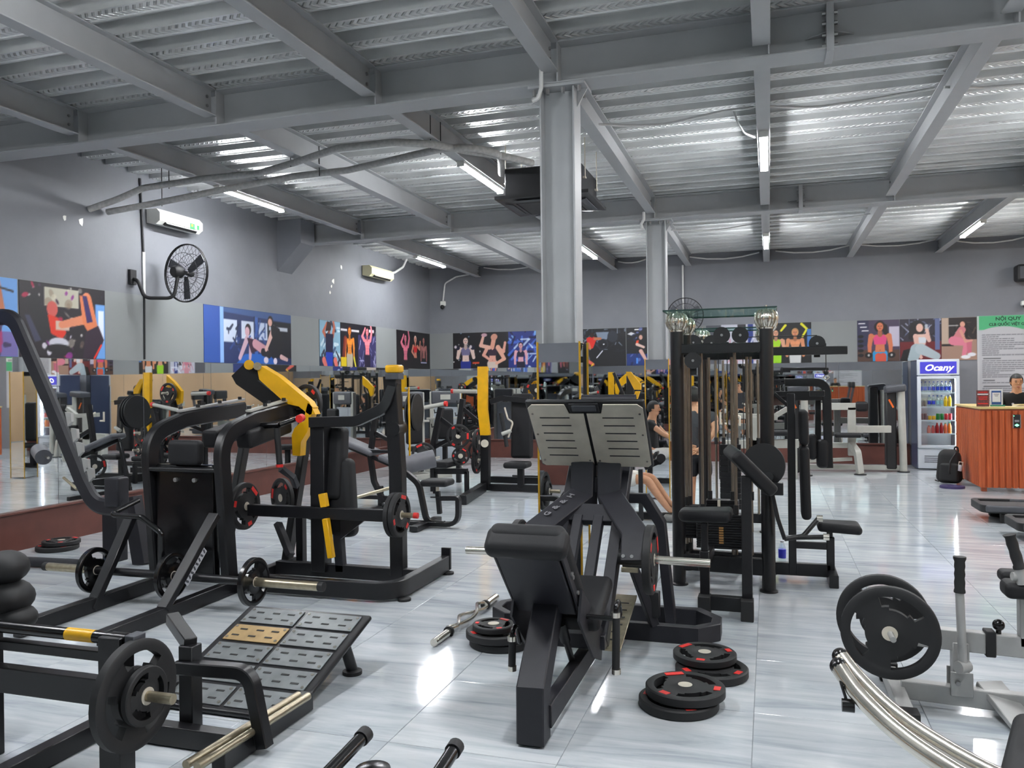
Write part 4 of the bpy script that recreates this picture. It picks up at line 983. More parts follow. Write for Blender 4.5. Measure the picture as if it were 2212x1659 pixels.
# ================================================================ TWIN CURVED CHROME RAILS (ab coaster)
t = thing('ab_coaster', 'pair of curved polished steel rails with black ball ends beside the calf raise', 'gym machine', (.5, 2.8, 0))
def rail(ps, dep): return [P(*q_, Y=y) for q_, y in zip(ps, dep)]
dep = (3.05, 2.98, 2.9, 2.82, 2.74, 2.66, 2.58)
R1 = rail([(1812, 1440), (1850, 1495), (1905, 1552), (1965, 1602), (2035, 1650), (2120, 1700), (2220, 1745)], dep)
R2 = rail([(1816, 1418), (1850, 1462), (1905, 1518), (1970, 1570), (2045, 1618), (2130, 1665), (2230, 1712)], [d + .16 for d in dep])
for R_ in (R1, R2):
    ps = []
    for i in range(len(R_) - 1):
        p0 = R_[max(0, i - 1)]; p1 = R_[i]; p2 = R_[i + 1]; p3 = R_[min(len(R_) - 1, i + 2)]
        for k in range(5):
            u = k / 5; ps.append(.5 * ((2 * p1) + (p2 - p0) * u + (2 * p0 - 5 * p1 + 4 * p2 - p3) * u * u + (3 * p1 - p0 - 3 * p2 + p3) * u ** 3))
    ps.append(R_[-1])
    MB().tube(ps, .03, n=16, up=(.1, 1, .2)).obj('curved_rail', 'chrome', t)
    MB().sphere(R_[0], .031, 16, 10).obj('ball_end', 'gloss', t)
MB().cyl(R1[0], R2[0], .008).obj('end_tie', 'chrome', t)
c = P(1832, 1524, Y=2.98)
MB().tube([R1[0] + Vector((0, 0, -.02)), P(1818, 1480, Y=2.98), c], .005, n=6, up=(0, 1, 0)).cyl(c - X_ * .02, c + X_ * .02, .022).obj('cable_stop', 'gloss', t)
MB().bar(R1[-1] + Vector((.05, 0, -.0)), Vector((R1[-1].x + .05, R1[-1].y, 0.0)), .06, .06, up=(0, 1, 0)).obj('support', 'black', t)
MB().bar(Vector((R1[-1].x + .05, R1[-1].y - .3, .03)), Vector((R1[-1].x + .05, R1[-1].y + .5, .03)), .06, .06).obj('floor_bar', 'black', t)
# bench cushion corner at the right edge
t = thing('flat_bench', 'black padded bench with thick cushion beside the curved chrome rails', 'bench', (1.02, 3.4, 0))
c = P(2275, 1610, Y=3.45)
MB().rbox((c.x, 3.35, c.z - .05), (.36, .8, .11), .05, rotz(-.32)).obj('cushion', 'leather', t)
MB().bar((c.x + .05, 3.1, .03), (c.x + .05, 3.7, .03), .06, .06).bar((c.x + .05, 3.4, .03), (c.x + .05, 3.4, c.z - .10), .06, .06, up=(0, 1, 0)).obj('frame', 'silver', t)
# ================================================================ HANDLES rising at the bottom edge
t = thing('rowing_handle_station', 'pair of glossy black grips and round pad of a low machine below the leg press', 'gym machine', (-1.1, 2.1, 0))
for (a, b_) in (((790, 1585), (690, 1690)), ((985, 1612), (915, 1720))):
    p, q_ = P(*a, Y=2.3), P(*b_, Y=2.05)
    d_ = (q_ - p).normalized(); hd = MB().cyl(p, q_, .021, n=16).obj('hand_grip', 'gloss', t)
    MB().cyl(p - d_ * .004, p + d_ * .03, .0255, n=16).obj('grip_end', 'rubber', hd)
    MB().cyl(q_, q_ + d_ * .12, .017, n=12).obj('handle_tube', 'black', hd)
p1, p2 = P(690, 1690, Y=2.05) + Vector((-.04, -.08, -.08)), P(915, 1720, Y=2.05) + Vector((-.03, -.08, -.09))
MB().bar(p1, p2, .05, .05).bar((p1 + p2) / 2, Vector(((p1.x + p2.x) / 2, p1.y, 0)), .07, .07, up=(0, 1, 0)).obj('handle_stand', 'black', t)
c = P(805, 1652, Y=2.25); MB().lathe(c - Z_ * .03, (0, 0, 1), [(.0, -.01), (.05, -.01), (.058, .005), (.054, .02), (.03, .028), (0, .03)], 24).cyl(c - Z_ * .03, Vector((c.x, 2.25, .01)), .02).obj('round_pad', 'gloss', t)
# ================================================================ MACHINES FARTHER BACK
MAT['orange'] = mat('orange print', (228, 104, 30), 0.5)
K = 'black'; D = 'dark'
# --- low curl seat with stool on a curved floor tube
t = thing('stool_station', 'small black stool seat on a curved floor tube behind the pulldown machine', 'gym machine', (-3.6, 8.55, 0))
Yv = 8.55
c = P(945, 1042, Y=Yv)
MB().rbox(c, (.33, .28, .075), .035).obj('seat', 'leather', t)
MB().cyl(c - Z_ * .03, c - Z_ * .12, .02).obj('seat_tube', 'steel', t)
MB().bar(c - Z_ * .10, P(950, 1110, Y=Yv), .05, .05, up=(0, 1, 0)).obj('seat_post', K, t)
MB().cyl(P(930, 1074, Y=Yv - .05), P(950, 1074, Y=Yv - .05), .008).obj('pin', 'blackplastic', t)
a = P(952, 1076, Y=Yv); q_ = P(990, 1076, Y=Yv)
MB().rect([a, q_, (q_.x, Yv, .045), (q_.x - .75, Yv, .045)], .05, .085, up=(0, 1, 0), fil=[.03, .14]).obj('base_tube', K, t)
MB().rect([P(870, 1015, Y=Yv), P(905, 1045, Y=Yv), P(922, 1130, Y=Yv), (P(960, 1140, Y=Yv).x, Yv, .05)], .06, .06, up=(0, 1, 0), fil=.2).obj('curved_tube', K, t)
MB().bar((q_.x - .4, Yv - .35, .04), (q_.x - .4, Yv + .35, .04), .10, .06).obj('foot_bar', K, t)
# --- decline bench with leg rollers
t = thing('decline_bench', 'decline bench with long grey pads and thick leg roller behind the pulldown machine', 'bench', (-4.9, 9.6, 0))
Yv = 9.6
A, B = P(732, 945, Y=Yv), P(862, 1000, Y=Yv); d_ = (B - A).normalized(); fr = frame_from(x=d_, y=(0, 1, 0))
MB().rbox((A * .68 + B * .32), ((A - B).length * .62, .30, .075), .03, fr).obj('back_cushion', 'greypad', t)
MB().rbox((A * .12 + B * .88), ((A - B).length * .30, .30, .075), .03, fr).obj('seat_cushion', 'greypad', t)
MB().bar(A - Z_ * .07, B - Z_ * .07, .05, .05).obj('bench_beam', K, t)
MB().rect([P(814, 872, Y=Yv), P(800, 985, Y=Yv), P(808, 1040, Y=Yv), P(830, 1085, Y=Yv)], .06, .075, up=(0, 1, 0), fil=.12).obj('upright', K, t)
a = P(822, 1050, Y=Yv); MB().bar((a.x, Yv, .03), a, .06, .06, up=(0, 1, 0)).bar((a.x - .8, Yv, .16), (a.x + .25, Yv, .16), .05, .05).obj('frame', K, t)
MB().bar((a.x, Yv - .35, .03), (a.x, Yv + .35, .03), .06, .06).bar((a.x - .85, Yv - .3, .03), (a.x - .85, Yv + .3, .03), .06, .06).bar((a.x - .8, Yv, .05), A - Z_ * .1, .05, .05).obj('floor_bar', K, t)
MB().cyl(P(876, 1005, Y=9.3), P(938, 990, Y=9.5), .115, n=20).obj('leg_roller', 'greypad', t)
MB().cyl(P(862, 1006, Y=9.3), P(950, 988, Y=9.5), .02).obj('roller_bar', 'chrome', t)
MB().bar(P(812, 935, Y=Yv), P(872, 968, Y=Yv), .05, .05).bar(P(800, 975, Y=Yv - .1), P(870, 975, Y=Yv - .1), .05, .04).obj('roller_arm', K, t)
MB().cyl(P(758, 1078, Y=9.2), P(842, 1054, Y=9.4), .022).obj('cross_rod', 'oldsteel', t)
plate('m', P(757, 1022, Y=9.4), (1, .35, 0), 'black plate with red dots under the decline bench', 'plates loaded on machines', .2)
# --- olympic press bench: slanted uprights with loaded bars and plate pegs
t = thing('press_bench', 'black press bench with slanted uprights, red-ended pale bar sleeves and plate pegs', 'bench', (-4.9, 11.0, 0))
Yv = 11.2
for (top, bot, Y) in (((953, 880), (935, 968), Yv), ((1000, 862), (990, 935), 12.3)):
    a, b_ = P(*top, Y=Y), P(*bot, Y=Y); MB().bar(a, b_, .08, .09, up=(0, 1, 0)).bar(b_, (b_.x, Y, .03), .07, .08, up=(0, 1, 0)).obj('upright', K, t)
    MB().bar(a.lerp(b_, .25), P(top[0] + 42, top[1] + 56, Y=Y), .05, .06).bar(b_, P(top[0] + 42, top[1] + 56, Y=Y), .05, .06).obj('brace', K, t)
    for k in range(2):
        h = a.lerp(b_, .1 + .35 * k); MB().tube([h, h + Vector((-.09, 0, -.02)), h + Vector((-.10, 0, .03))], .008, n=6, up=(0, 1, 0)).obj('hook', 'blackplastic', t)
for (p, q_, Y) in (((876, 888), (963, 872), Yv), ((978, 845), (1030, 846), 12.3)):
    a, b_ = P(*p, Y=Y), P(*q_, Y=Y + .05); MB().cyl(a, b_, .032).obj('bar_sleeve', 'cream', t)
e = P(963, 872, Y=Yv + .05); MB().cyl(e - X_ * .02, e + X_ * .02, .04).obj('sleeve_end', 'red', t)
e = P(978, 845, Y=12.3); MB().cyl(e - X_ * .025, e + X_ * .015, .037).obj('sleeve_end', 'red', t)
for i, (px, py, Y) in enumerate(((990, 942, Yv), (995, 985, Yv), (915, 982, Yv - .3), (1025, 938, 12.0), (1035, 975, 12.0))):
    plate('m' if i % 2 == 0 else 's', P(px, py, Y=Y), (.25, -1, 0), 'black plate with red dots on the press bench, %s' % ('upper peg by the slanted brace', 'lower peg by the slanted brace', 'low peg beside the grey roller', 'upper peg by the yellow upright', 'lower peg by the yellow upright')[i], 'plates loaded on machines', i)
    MB().cyl(P(px, py, Y=Y - .1), P(px, py, Y=Y + .15), .02).obj('plate_peg', 'steel', t)
MB().bar(P(935, 1018, Y=Yv), P(1010, 1018, Y=Yv), .06, .08).obj('low_beam', K, t)
for px in (940, 1008): a = P(px, 1018, Y=Yv); MB().bar(a, (a.x, Yv, .0), .06, .06, up=(0, 1, 0)).obj('leg', K, t)
MB().rbox(P(968, 1000, Y=Yv + .1), (.30, .8, .08), .03).obj('bench_cushion', 'leather', t)
for s_ in (0, .035, .07): MB().lathe(P(886, 890, Y=10.6) + X_ * s_ * 1.4, (1, .1, 0), [(.03, 0), (.26, 0), (.27, .012), (.26, .025), (.03, .025)], 24).obj('stacked_disc', 'blackplastic', t)
# --- chest press with tall yellow upright
t = thing('chest_press_machine', 'black chest press with tall flat yellow upright and padded seat', 'gym machine', (-3.8, 11.65, 0))
Yv = 11.65
a, b_, c = P(1043, 792, Y=Yv), P(1043, 885, Y=Yv - .02), P(1049, 940, Y=Yv)
MB().rect([a, b_, c], .155, .07, up=(0, 1, 0)).obj('yellow_upright', 'yellow', t)
MB().bar(c, (P(1049, 1062, Y=Yv).x, Yv, .02), .13, .11, up=(0, 1, 0)).obj('main_post', K, t)
MB().cyl(P(1047, 958, Y=Yv - .09), P(1047, 958, Y=Yv + .05), .06).obj('pivot', 'steel', t)
MB().bar((P(1049, 1062, Y=Yv).x - .1, Yv, .06), (P(1195, 1065, Y=Yv).x, Yv, .06), .08, .10).obj('base_beam', K, t)
MB().bar((P(1049, 1062, Y=Yv).x, Yv - .1, .07), P(1000, 1080, Z=.07), .10, .13).obj('base_foot', K, t)
MB().bar((P(1060, 1030, Y=Yv + .6).x, Yv + .6, .10), (P(1195, 1030, Y=Yv + .6).x, Yv + .6, .10), .08, .10).obj('base_beam', K, t)
MB().rbox(P(1128, 920, Y=Yv + .1), (.34, .12, .98), .05, frame_from(x=(1, 0, 0), z=(.03, .06, 1))).obj('back_pad', 'leather', t)
MB().rbox(P(1118, 1004, Y=Yv - .15), (.36, .34, .09), .04).obj('seat_cushion', 'leather', t)
a = P(1125, 1010, Y=Yv); MB().bar(a, (a.x, Yv, .06), .09, .09, up=(0, 1, 0)).obj('seat_post', K, t)
MB().rect([P(1060, 868, Y=Yv), P(1085, 860, Y=Yv), P(1140, 866, Y=Yv)], .08, .07, up=(0, 1, 0), fil=.15).obj('press_arm', K, t)
MB().cyl(P(1082, 892, Y=Yv - .2), P(1095, 965, Y=Yv - .2), .03).obj('hand_grip', 'rubber', t)
MB().cyl(P(1084, 938, Y=Yv - .25), P(1104, 930, Y=Yv - .22), .03).obj('foot_lever', 'cream', t)
MB().tube([P(1090, 880, Y=Yv - .1), P(1097, 905, Y=Yv - .1), P(1108, 912, Y=Yv - .1), P(1098, 945, Y=Yv - .1)], .015, up=(0, 1, 0), fil=.05).obj('grip_loop', 'steel', t)
plate('r', P(1032, 955, Y=Yv + .1), X_, 'black plate edge-on beside the yellow upright of the chest press', 'plates loaded on machines', 0)
plate('r', P(1030, 995, Y=Yv + .1), X_, 'black plate hanging low beside the yellow upright of the chest press', 'plates loaded on machines', 0)
MB().cyl((P(1020, 990, Y=Yv).x, Yv + .1, P(1030, 995, Y=Yv).z), (P(1049, 995, Y=Yv).x, Yv + .1, P(1030, 995, Y=Yv).z), .022).obj('weight_peg', 'steel', t)
# --- shoulder press half hidden by the column (yellow lever and plate)
t = thing('shoulder_press_machine', 'black press machine with bent yellow lever, half hidden by the mirror-clad column', 'gym machine', (-3.3, 12.9, 0))
Yv = 12.9
MB().prism([P(*q_, Y=Yv) for q_ in ((1182, 796), (1182, 828), (1160, 845), (1152, 872), (1143, 868), (1140, 838), (1160, 815))], (0, .08, 0)).obj('yellow_lever', 'yellow', t)
plate('r', P(1160, 843, Y=Yv - .12), (.1, -1, 0), 'black plate with red dots on the bent yellow lever by the column', 'plates loaded on machines', .6)
MB().cyl(P(1160, 843, Y=Yv - .25), P(1160, 843, Y=Yv), .022).obj('weight_peg', 'steel', t)
a = P(1168, 860, Y=Yv + .05); MB().bar(a, (a.x, Yv + .05, .03), .10, .10, up=(0, 1, 0)).bar((a.x - .5, Yv + .05, .05), (a.x + .9, Yv + .05, .05), .08, .09).obj('frame', K, t)
MB().rbox((a.x + .45, Yv, .95), (.34, .12, .8), .05).rbox((a.x + .45, Yv - .2, .48), (.36, .36, .09), .04).obj('seat', 'leather', t)
MB().bar((a.x + .45, Yv, .5), (a.x + .45, Yv, .05), .09, .09, up=(0, 1, 0)).obj('seat_post', K, t)
# second bent yellow lever, seen between the columns
t = thing('incline_press_machine', 'black press machine with angled yellow lever standing between the two steel columns', 'gym machine', (-2.2, 13.6, 0))
Yv = 13.6
MB().prism([P(*q_, Y=Yv) for q_ in ((1352, 803), (1362, 803), (1384, 830), (1384, 842), (1370, 842), (1356, 815))], (0, .08, 0)).obj('yellow_lever', 'yellow', t)
MB().prism([P(*q_, Y=Yv) for q_ in ((1372, 845), (1382, 845), (1374, 870), (1366, 866))], (0, .08, 0)).obj('yellow_lever', 'yellow', t)
a = P(1362, 850, Y=Yv + .1); MB().bar(a + Z_ * .3, (a.x, Yv + .1, .03), .12, .10, up=(0, 1, 0)).bar((a.x - .9, Yv + .1, .05), (a.x + .5, Yv + .1, .05), .08, .09).obj('frame', K, t)
MB().bar(P(1326, 805, Y=Yv), P(1350, 862, Y=Yv), .06, .05).obj('press_arm', K, t)
MB().rbox((a.x - .35, Yv, .98), (.32, .12, .8), .05).obj('back_pad', 'leather', t)
MB().rbox((a.x - .35, Yv - .2, .5), (.34, .36, .09), .04).obj('seat_cushion', 'leather', t)
MB().bar((a.x - .35, Yv, .9), (a.x - .35, Yv, .05), .08, .08, up=(0, 1, 0)).obj('seat_post', K, t)
# --- pale selectorised machines by the far corner
MAT['shroud'] = mat('pale blue-grey shroud', (176, 184, 192), 0.5, 0, 0.04, 8)
def shroud(x, y, w_, label, ang=0.0):
    t = thing('weight_stack_machine', label, 'gym machine', (x, y, 0), 'pale weight stack machines by the far corner')
    fr = rotz(ang); o = Vector((x, y, 0))
    for s_ in (-1, 1): MB().box(o + fr @ Vector((s_ * w_ / 2, 0, .74)), (.075, .10, 1.48), fr, .01).obj('pale_post', 'cream', t)
    MB().box(o + fr @ Vector((0, 0, .62)), (w_ - .08, .03, 1.1), fr, .004).obj('shroud_panel', 'shroud', t)
    MB().rbox(o + fr @ Vector((0, -.01, 1.36)), (w_ + .02, .13, .27), .04, fr).obj('header', 'greyplastic', t)
    MB().box(o + fr @ Vector((0, -.078, 1.37)), (w_ * .36, .006, .10), fr, .002).obj('label_window', 'cream', t)
    MB().bar(o + fr @ Vector((-w_ / 2 - .1, -.1, .95)), o + fr @ Vector((w_ / 2 + .1, -.1, .95)), .04, .04).obj('pale_bar', 'cream', t)
    MB().bar(o + fr @ Vector((0, -.1, .04)), o + fr @ Vector((0, -1.0, .04)), .10, .08).bar(o + fr @ Vector((-.35, -1.0, .04)), o + fr @ Vector((.35, -1.0, .04)), .10, .08).obj('floor_rail', 'cream', t)
    MB().rbox(o + fr @ Vector((0, -.55, .48)), (.36, .36, .09), .04, fr).bar(o + fr @ Vector((0, -.55, .44)), o + fr @ Vector((0, -.55, .06)), .08, .08).obj('seat', 'leather', t)
    MB().rbox(o + fr @ Vector((0, -.30, .85)), (.32, .10, .6), .045, fr).obj('back_pad', 'leather', t)
shroud(-6.35, 13.6, .62, 'pale weight stack machine with dark header, beside the left mirrors', .9)
shroud(-6.15, 15.0, .55, 'pale weight stack machine with dark header, in the far mirrored corner', .35)
# --- pectoral fly machine, silver posts
t = thing('pec_fly_machine', 'silver grey fly machine with black stack shroud, arm pads and T-shaped post', 'gym machine', (1.4, 15.2, 0))
Sv = 'cream'
for (px, Y, xo) in ((1742, 14.65, .0), (1952, 15.55, 0)):
    x = P(px, 1020, Y=Y).x; zt = P(px - 8, 832, Y=Y).z
    MB().cyl((x, Y, .02), (x - .03, Y, zt - .10), .062, n=16).obj('pale_post', Sv, t)
    MB().lathe((x, Y, 0), (0, 0, 1), [(.10, 0), (.10, .015), (.07, .02)], 20).obj('foot_disc', 'rubber', t)
    MB().rbox((x - .12, Y + .05, zt - .06), (.34, .30, .13), .04, frame_from(x=(1, 0, .12), z=(0, 0, 1))).obj('post_head', 'greyplastic', t)
    MB().box((x - .19, Y + .10, zt / 2), (.17, .24, zt - .1), ch=.02).obj('stack_shroud', 'blackplastic', t)
    MB().box((x - .19, Y - .022, zt - .32), (.03, .004, .16), frame_from(x=(1, 0, .5), z=(-.5, 0, 1)), .001).obj('orange_flash', 'orange', t)
Yv = 15.3; xm = P(1840, 950, Y=Yv).x; z1 = P(1840, 880, Y=Yv).z
MB().bar((xm, Yv, .30), (xm, Yv, z1), .13, .12, up=(0, 1, 0)).obj('centre_post', Sv, t)
MB().bar(P(1760, 878, Y=Yv), P(1850, 878, Y=Yv), .12, .12).obj('top_beam', Sv, t)
MB().rbox(P(1861, 878, Y=Yv), (.20, .22, .17), .05).obj('arm_pad', 'leather', t)
MB().bar((xm, Yv, P(1840, 927, Y=Yv).z), (P(1925, 927, Y=Yv).x, Yv + .1, P(1840, 927, Y=Yv).z), .12, .12).obj('side_beam', Sv, t)
MB().bar((xm - .4, Yv, P(1840, 962, Y=Yv).z), (xm, Yv, P(1840, 962, Y=Yv).z), .10, .09).obj('low_beam', Sv, t)
MB().rbox(P(1830, 940, Y=Yv - .25), (.42, .34, .07), .03).obj('seat_cushion', 'leather', t)
MB().rect([(xm - .02, Yv - .1, .5), (xm + .06, Yv - .3, .38), (xm + .1, Yv - .32, .02)], .11, .10, up=(1, .3, 0), fil=.08).obj('front_leg', Sv, t)
MB().lathe((xm + .1, Yv - .32, 0), (0, 0, 1), [(.10, 0), (.10, .012), (.06, .018)], 16).obj('foot_disc', 'rubber', t)
MB().bar((xm - .75, Yv + .2, .07), (P(1945, 1010, Y=15.6).x, 15.6, .07), .08, .08).obj('floor_rail', Sv, t)
MB().bar((xm - .7, Yv - .1, .20), (xm, Yv, .24), .06, .06).obj('floor_rail', Sv, t)
# --- silver lat/row machine behind the tower, in front of the back mirrors
t = thing('cable_row_machine', 'silver grey row machine with white bars and low foot rail behind the cable tower', 'gym machine', (0, 14.2, 0))
Yv = 14.2
MB().bar(P(1590, 898, Y=Yv), P(1680, 902, Y=Yv), .10, .09).bar(P(1672, 900, Y=Yv), P(1706, 880, Y=Yv), .09, .08).obj('pale_beam', Sv, t)
x = P(1629, 950, Y=Yv).x; MB().bar((x, Yv, .02), (x, Yv, P(1629, 900, Y=Yv).z), .20, .12, up=(0, 1, 0)).obj('pale_post', Sv, t)
MB().bar(P(1560, 960, Y=Yv), P(1726, 958, Y=Yv), .12, .14).obj('foot_rail', Sv, t)
for px in (1570, 1715): a = P(px, 960, Y=Yv); MB().bar(a, (a.x, Yv, 0), .10, .10, up=(0, 1, 0)).obj('leg', Sv, t)
MB().rbox(P(1690, 935, Y=Yv - .1), (.34, .30, .09), .04).obj('seat_cushion', 'leather', t)
MB().tube([P(1556, 890, Y=Yv - .1), P(1556, 915, Y=Yv - .1), P(1570, 915, Y=Yv - .1)], .018, up=(0, 1, 0)).obj('hand_bar', 'steel', t)
MB().tube([P(1580, 892, Y=Yv - .15), P(1598, 900, Y=Yv - .15), P(1598, 920, Y=Yv - .15)], .018, up=(0, 1, 0)).obj('hand_bar', 'steel', t)
# --- two treadmills at the right edge
MAT['belt'] = mat('running belt', (58, 54, 54), 0.6, 0, 0.1, 40)
def treadmill(x, y, label):
    t = thing('treadmill', label, 'treadmill', (x, y, 0), 'treadmills beside the reception desk')
    MB().rbox((x + .95, y, .165), (1.85, .05, .075), .02).obj('side_rail', 'greyplastic', t)
    MB().rbox((x + .95, y + .62, .165), (1.85, .05, .075), .02).obj('side_rail', 'greyplastic', t)
    MB().rbox((x + .95, y + .31, .15), (1.82, .56, .05), .02).obj('running_belt', 'belt', t)
    MB().rect([(x + .40, y + .02, .16), (x + .02, y + .02, .16), (x + .02, y + .60, .16), (x + .40, y + .60, .16)], .07, .085, fil=.1).obj('end_guard', 'blackplastic', t)
    MB().cyl((x + .06, y + .04, .15), (x + .06, y + .58, .15), .04).obj('roller', 'rubber', t)
    MB().rbox((x + 1.45, y + .31, .12), (.70, .66, .19), .07).obj('motor_cover', 'greyplastic', t)
    for yy in (y + .06, y + .56):
        MB().rbox((x + .25, yy, .06), (.14, .08, .12), .02).obj('rubber_foot', 'rubber', t)
        MB().bar((x + 1.55, yy, .18), (x + 1.75, yy, 1.25), .07, .07).obj('console_post', 'greyplastic', t)
    MB().rbox((x + 1.72, y + .31, 1.32), (.14, .68, .30), .05).obj('console', 'blackplastic', t)
treadmill(2.28, 10.3, 'dark grey treadmill nearer the reception desk')
treadmill(2.34, 9.1, 'dark grey treadmill farther from the reception desk, beside the first')
# ================================================================ FRIDGE, DESK AND THINGS ON THEM
MAT['bluesign'] = mat('blue fridge sign', (58, 56, 172), .35); _b = MAT['bluesign'].node_tree.nodes['Principled BSDF']; _b.inputs['Emission Color'].default_value = (.045, .04, .40, 1); _b.inputs['Emission Strength'].default_value = .35; MAT['signwhite'] = emis('lit white lettering', (1, 1, 1), .9)
MAT['fridgewhite'] = mat('white fridge enamel', (198, 204, 212), 0.35, 0, 0.02, 5); MAT['fridgeside'] = mat('blue grey fridge side', (74, 84, 112), 0.3, 0.1, 0.06, 4)
MAT['fridgelamp'] = emis('fridge lamp', (1, .99, .95), 45)
fx0, fx1, fy0, fy1 = 2.52, 3.20, 16.05, 16.72
t = thing('drinks_fridge', 'upright glass-door drinks fridge with lit blue sign against the back wall', 'fridge', ((fx0 + fx1) / 2, fy0, 0))
w_ = fx1 - fx0; cx = (fx0 + fx1) / 2
for x in (fx0 + .012, fx1 - .012): MB().box((x, (fy0 + fy1) / 2 + .02, .985), (.024, fy1 - fy0 - .04, 1.95), ch=.004).obj('side_panel', 'fridgeside', t)
MB().box((cx, fy1 - .015, .985), (w_ - .04, .03, 1.95)).obj('back_panel', 'fridgewhite', t)
MB().box((cx, (fy0 + fy1) / 2, .20), (w_ - .01, fy1 - fy0, .36), ch=.01).obj('plinth', 'fridgewhite', t)
for k in range(4): MB().box((cx - .02, fy0 - .002, .14 + k * .035), (w_ * .62, .008, .010), ch=.001).obj('vent_slot', 'greyplastic', t)
MB().box((cx, (fy0 + fy1) / 2, 1.955), (w_, fy1 - fy0, .03), ch=.006).obj('top_panel', 'fridgewhite', t)
MB().box((cx, fy0 + .02, 1.82), (w_, .07, .27), ch=.01).obj('sign_housing', 'fridgewhite', t)
sg = MB().box((cx, fy0 - .017, 1.82), (w_ * .86, .006, .21), ch=.002).obj('sign_panel', 'bluesign', t, 'blue sign panel')
text_mesh('Ocany', .155, 'sign_lettering', 'signwhite', t, (cx, fy0 - .0215, 1.815), frame_from(x=(1, 0, 0), z=(0, -1, 0)), shear=.3, bold=.003, sx=1.12)
dr = MB()
for x in (fx0 + .03, fx1 - .03): dr.box((x, fy0, 1.03), (.06, .04, 1.28), ch=.006)
for z in (.415, 1.645): dr.box((cx, fy0, z), (w_ - .11, .04, .05), ch=.006)
do = dr.obj('door_frame', 'fridgewhite', t); MB().box((cx, fy0 - .005, 1.03), (w_ - .12, .006, 1.19), ch=.001).obj('door_glass', 'fridgeglass', do)
MB().box((fx1 - .05, fy0 + .07, 1.03), (.02, .02, 1.2)).obj('lamp_strip', 'fridgelamp', t)
MB().box((cx, fy1 - .034, 1.03), (w_ - .06, .006, 1.25)).obj('liner', 'fridgewhite', t)
zs = [1.36, 1.11, .87, .63, .42]
for z in zs[:4]:
    sh = MB().box((cx, fy0 + .26, z), (w_ - .07, .42, .008), ch=.001).box((cx, fy0 + .045, z + .008), (w_ - .07, .008, .024), ch=.001).obj('shelf', 'fridgewhite', t)
def bot(kind, x, z, rgb, cap, h, r, label, y=None):
    key = 'drink %d %d %d' % rgb
    if key not in MAT: MAT[key] = mat(key, rgb, 0.25, 0, 0.05, 40)
    if cap not in MAT: MAT[cap] = mat(cap, {'bluecap': (40, 80, 190), 'greencap': (40, 150, 90), 'redcap': (200, 40, 40), 'whitecap': (230, 230, 230), 'silvercap': (190, 190, 195)}[cap], 0.4)
    y = y or fy0 + .10
    b = thing(kind, label, kind, (x, y, z), 'drinks in the fridge')
    if kind == 'bottle':
        MAT.setdefault('pet', glass('clear bottle plastic', (0.85, 0.93, 0.97), 0.18))
        MB().lathe((x, y, z), (0, 0, 1), [(r * .9, 0), (r, .01), (r, h * .62), (r * .9, h * .72), (r * .42, h * .9), (r * .42, h * .93)], 12).obj('bottle_body', 'pet' if cap == 'bluecap' else key, b)
        MB().lathe((x, y, z), (0, 0, 1), [(r * 1.02, h * .25), (r * 1.03, h * .26), (r * 1.03, h * .55), (r * 1.02, h * .56)], 12).obj('bottle_label', key, b)
        MB().cyl((x, y, z + h * .92), (x, y, z + h), r * .5, n=10).obj('bottle_cap', cap, b)
    else:
        MB().lathe((x, y, z), (0, 0, 1), [(r * .85, 0), (r, .008), (r, h - .01), (r * .85, h)], 12).obj('can_body', key, b)
        MB().cyl((x, y, z + h - .001), (x, y, z + h + .002), r * .8, n=10).obj('can_lid', 'silvercap' if 'silvercap' in MAT else 'steel', b)
MAT['silvercap'] = mat('silvercap', (190, 190, 195), 0.3, .8)
shelf_words = ('top shelf', 'second shelf', 'third shelf', 'fourth shelf')
for k in range(8): bot('bottle', fx0 + .085 + k * .066, zs[0] + .005, (48, 70, 190), 'bluecap', .21, .029, 'clear water bottle with blue label on the top fridge shelf')
for k in range(8):
    if k < 2: bot('can', fx0 + .08 + k * .064, zs[1] + .005, (120, 118, 116), 'silvercap', .12, .027, 'grey can at the end of the second fridge shelf')
    elif k < 4: bot('bottle', fx0 + .08 + k * .066, zs[1] + .005, (44, 66, 190), 'bluecap', .21, .029, 'clear water bottle with blue label on the second fridge shelf')
    elif k < 6: bot('bottle', fx0 + .08 + k * .066, zs[1] + .005, (150, 190, 196), 'bluecap', .21, .029, 'clear bottle with pale label on the second fridge shelf')
    else: bot('bottle', fx0 + .08 + k * .066, zs[1] + .005, (232, 186, 30), 'whitecap', .21, .03, 'yellow drink bottle on the second fridge shelf')
for k, c_ in enumerate(((100, 84, 92), (96, 80, 90), (214, 160, 26), (214, 160, 26), (24, 118, 52), (24, 118, 52), (190, 38, 52), (190, 38, 52))):
    nmz = {0: 'dark can', 1: 'dark can', 2: 'short golden can', 3: 'short golden can', 4: 'green can', 5: 'green can', 6: 'red can', 7: 'red can'}[k]
    bot('can', fx0 + .085 + k * .066, zs[2] + .005, c_, 'silvercap', .085 if k in (2, 3) else .125, .030, nmz + ' on the third fridge shelf')
for k, (c_, h) in enumerate((((206, 120, 110), .15), ((206, 90, 90), .15), ((176, 30, 40), .20), ((176, 30, 40), .20), ((224, 106, 70), .20), ((236, 120, 40), .21))):
    bot('bottle', fx0 + .20 + k * .067, zs[3] + .005, c_, ('redcap', 'redcap', 'redcap', 'redcap', 'greencap', 'greencap')[k], h, .030, ('small pink bottle', 'small pink bottle', 'red drink bottle', 'red drink bottle', 'orange-red drink bottle', 'orange drink bottle')[k] + ' on the fourth fridge shelf')
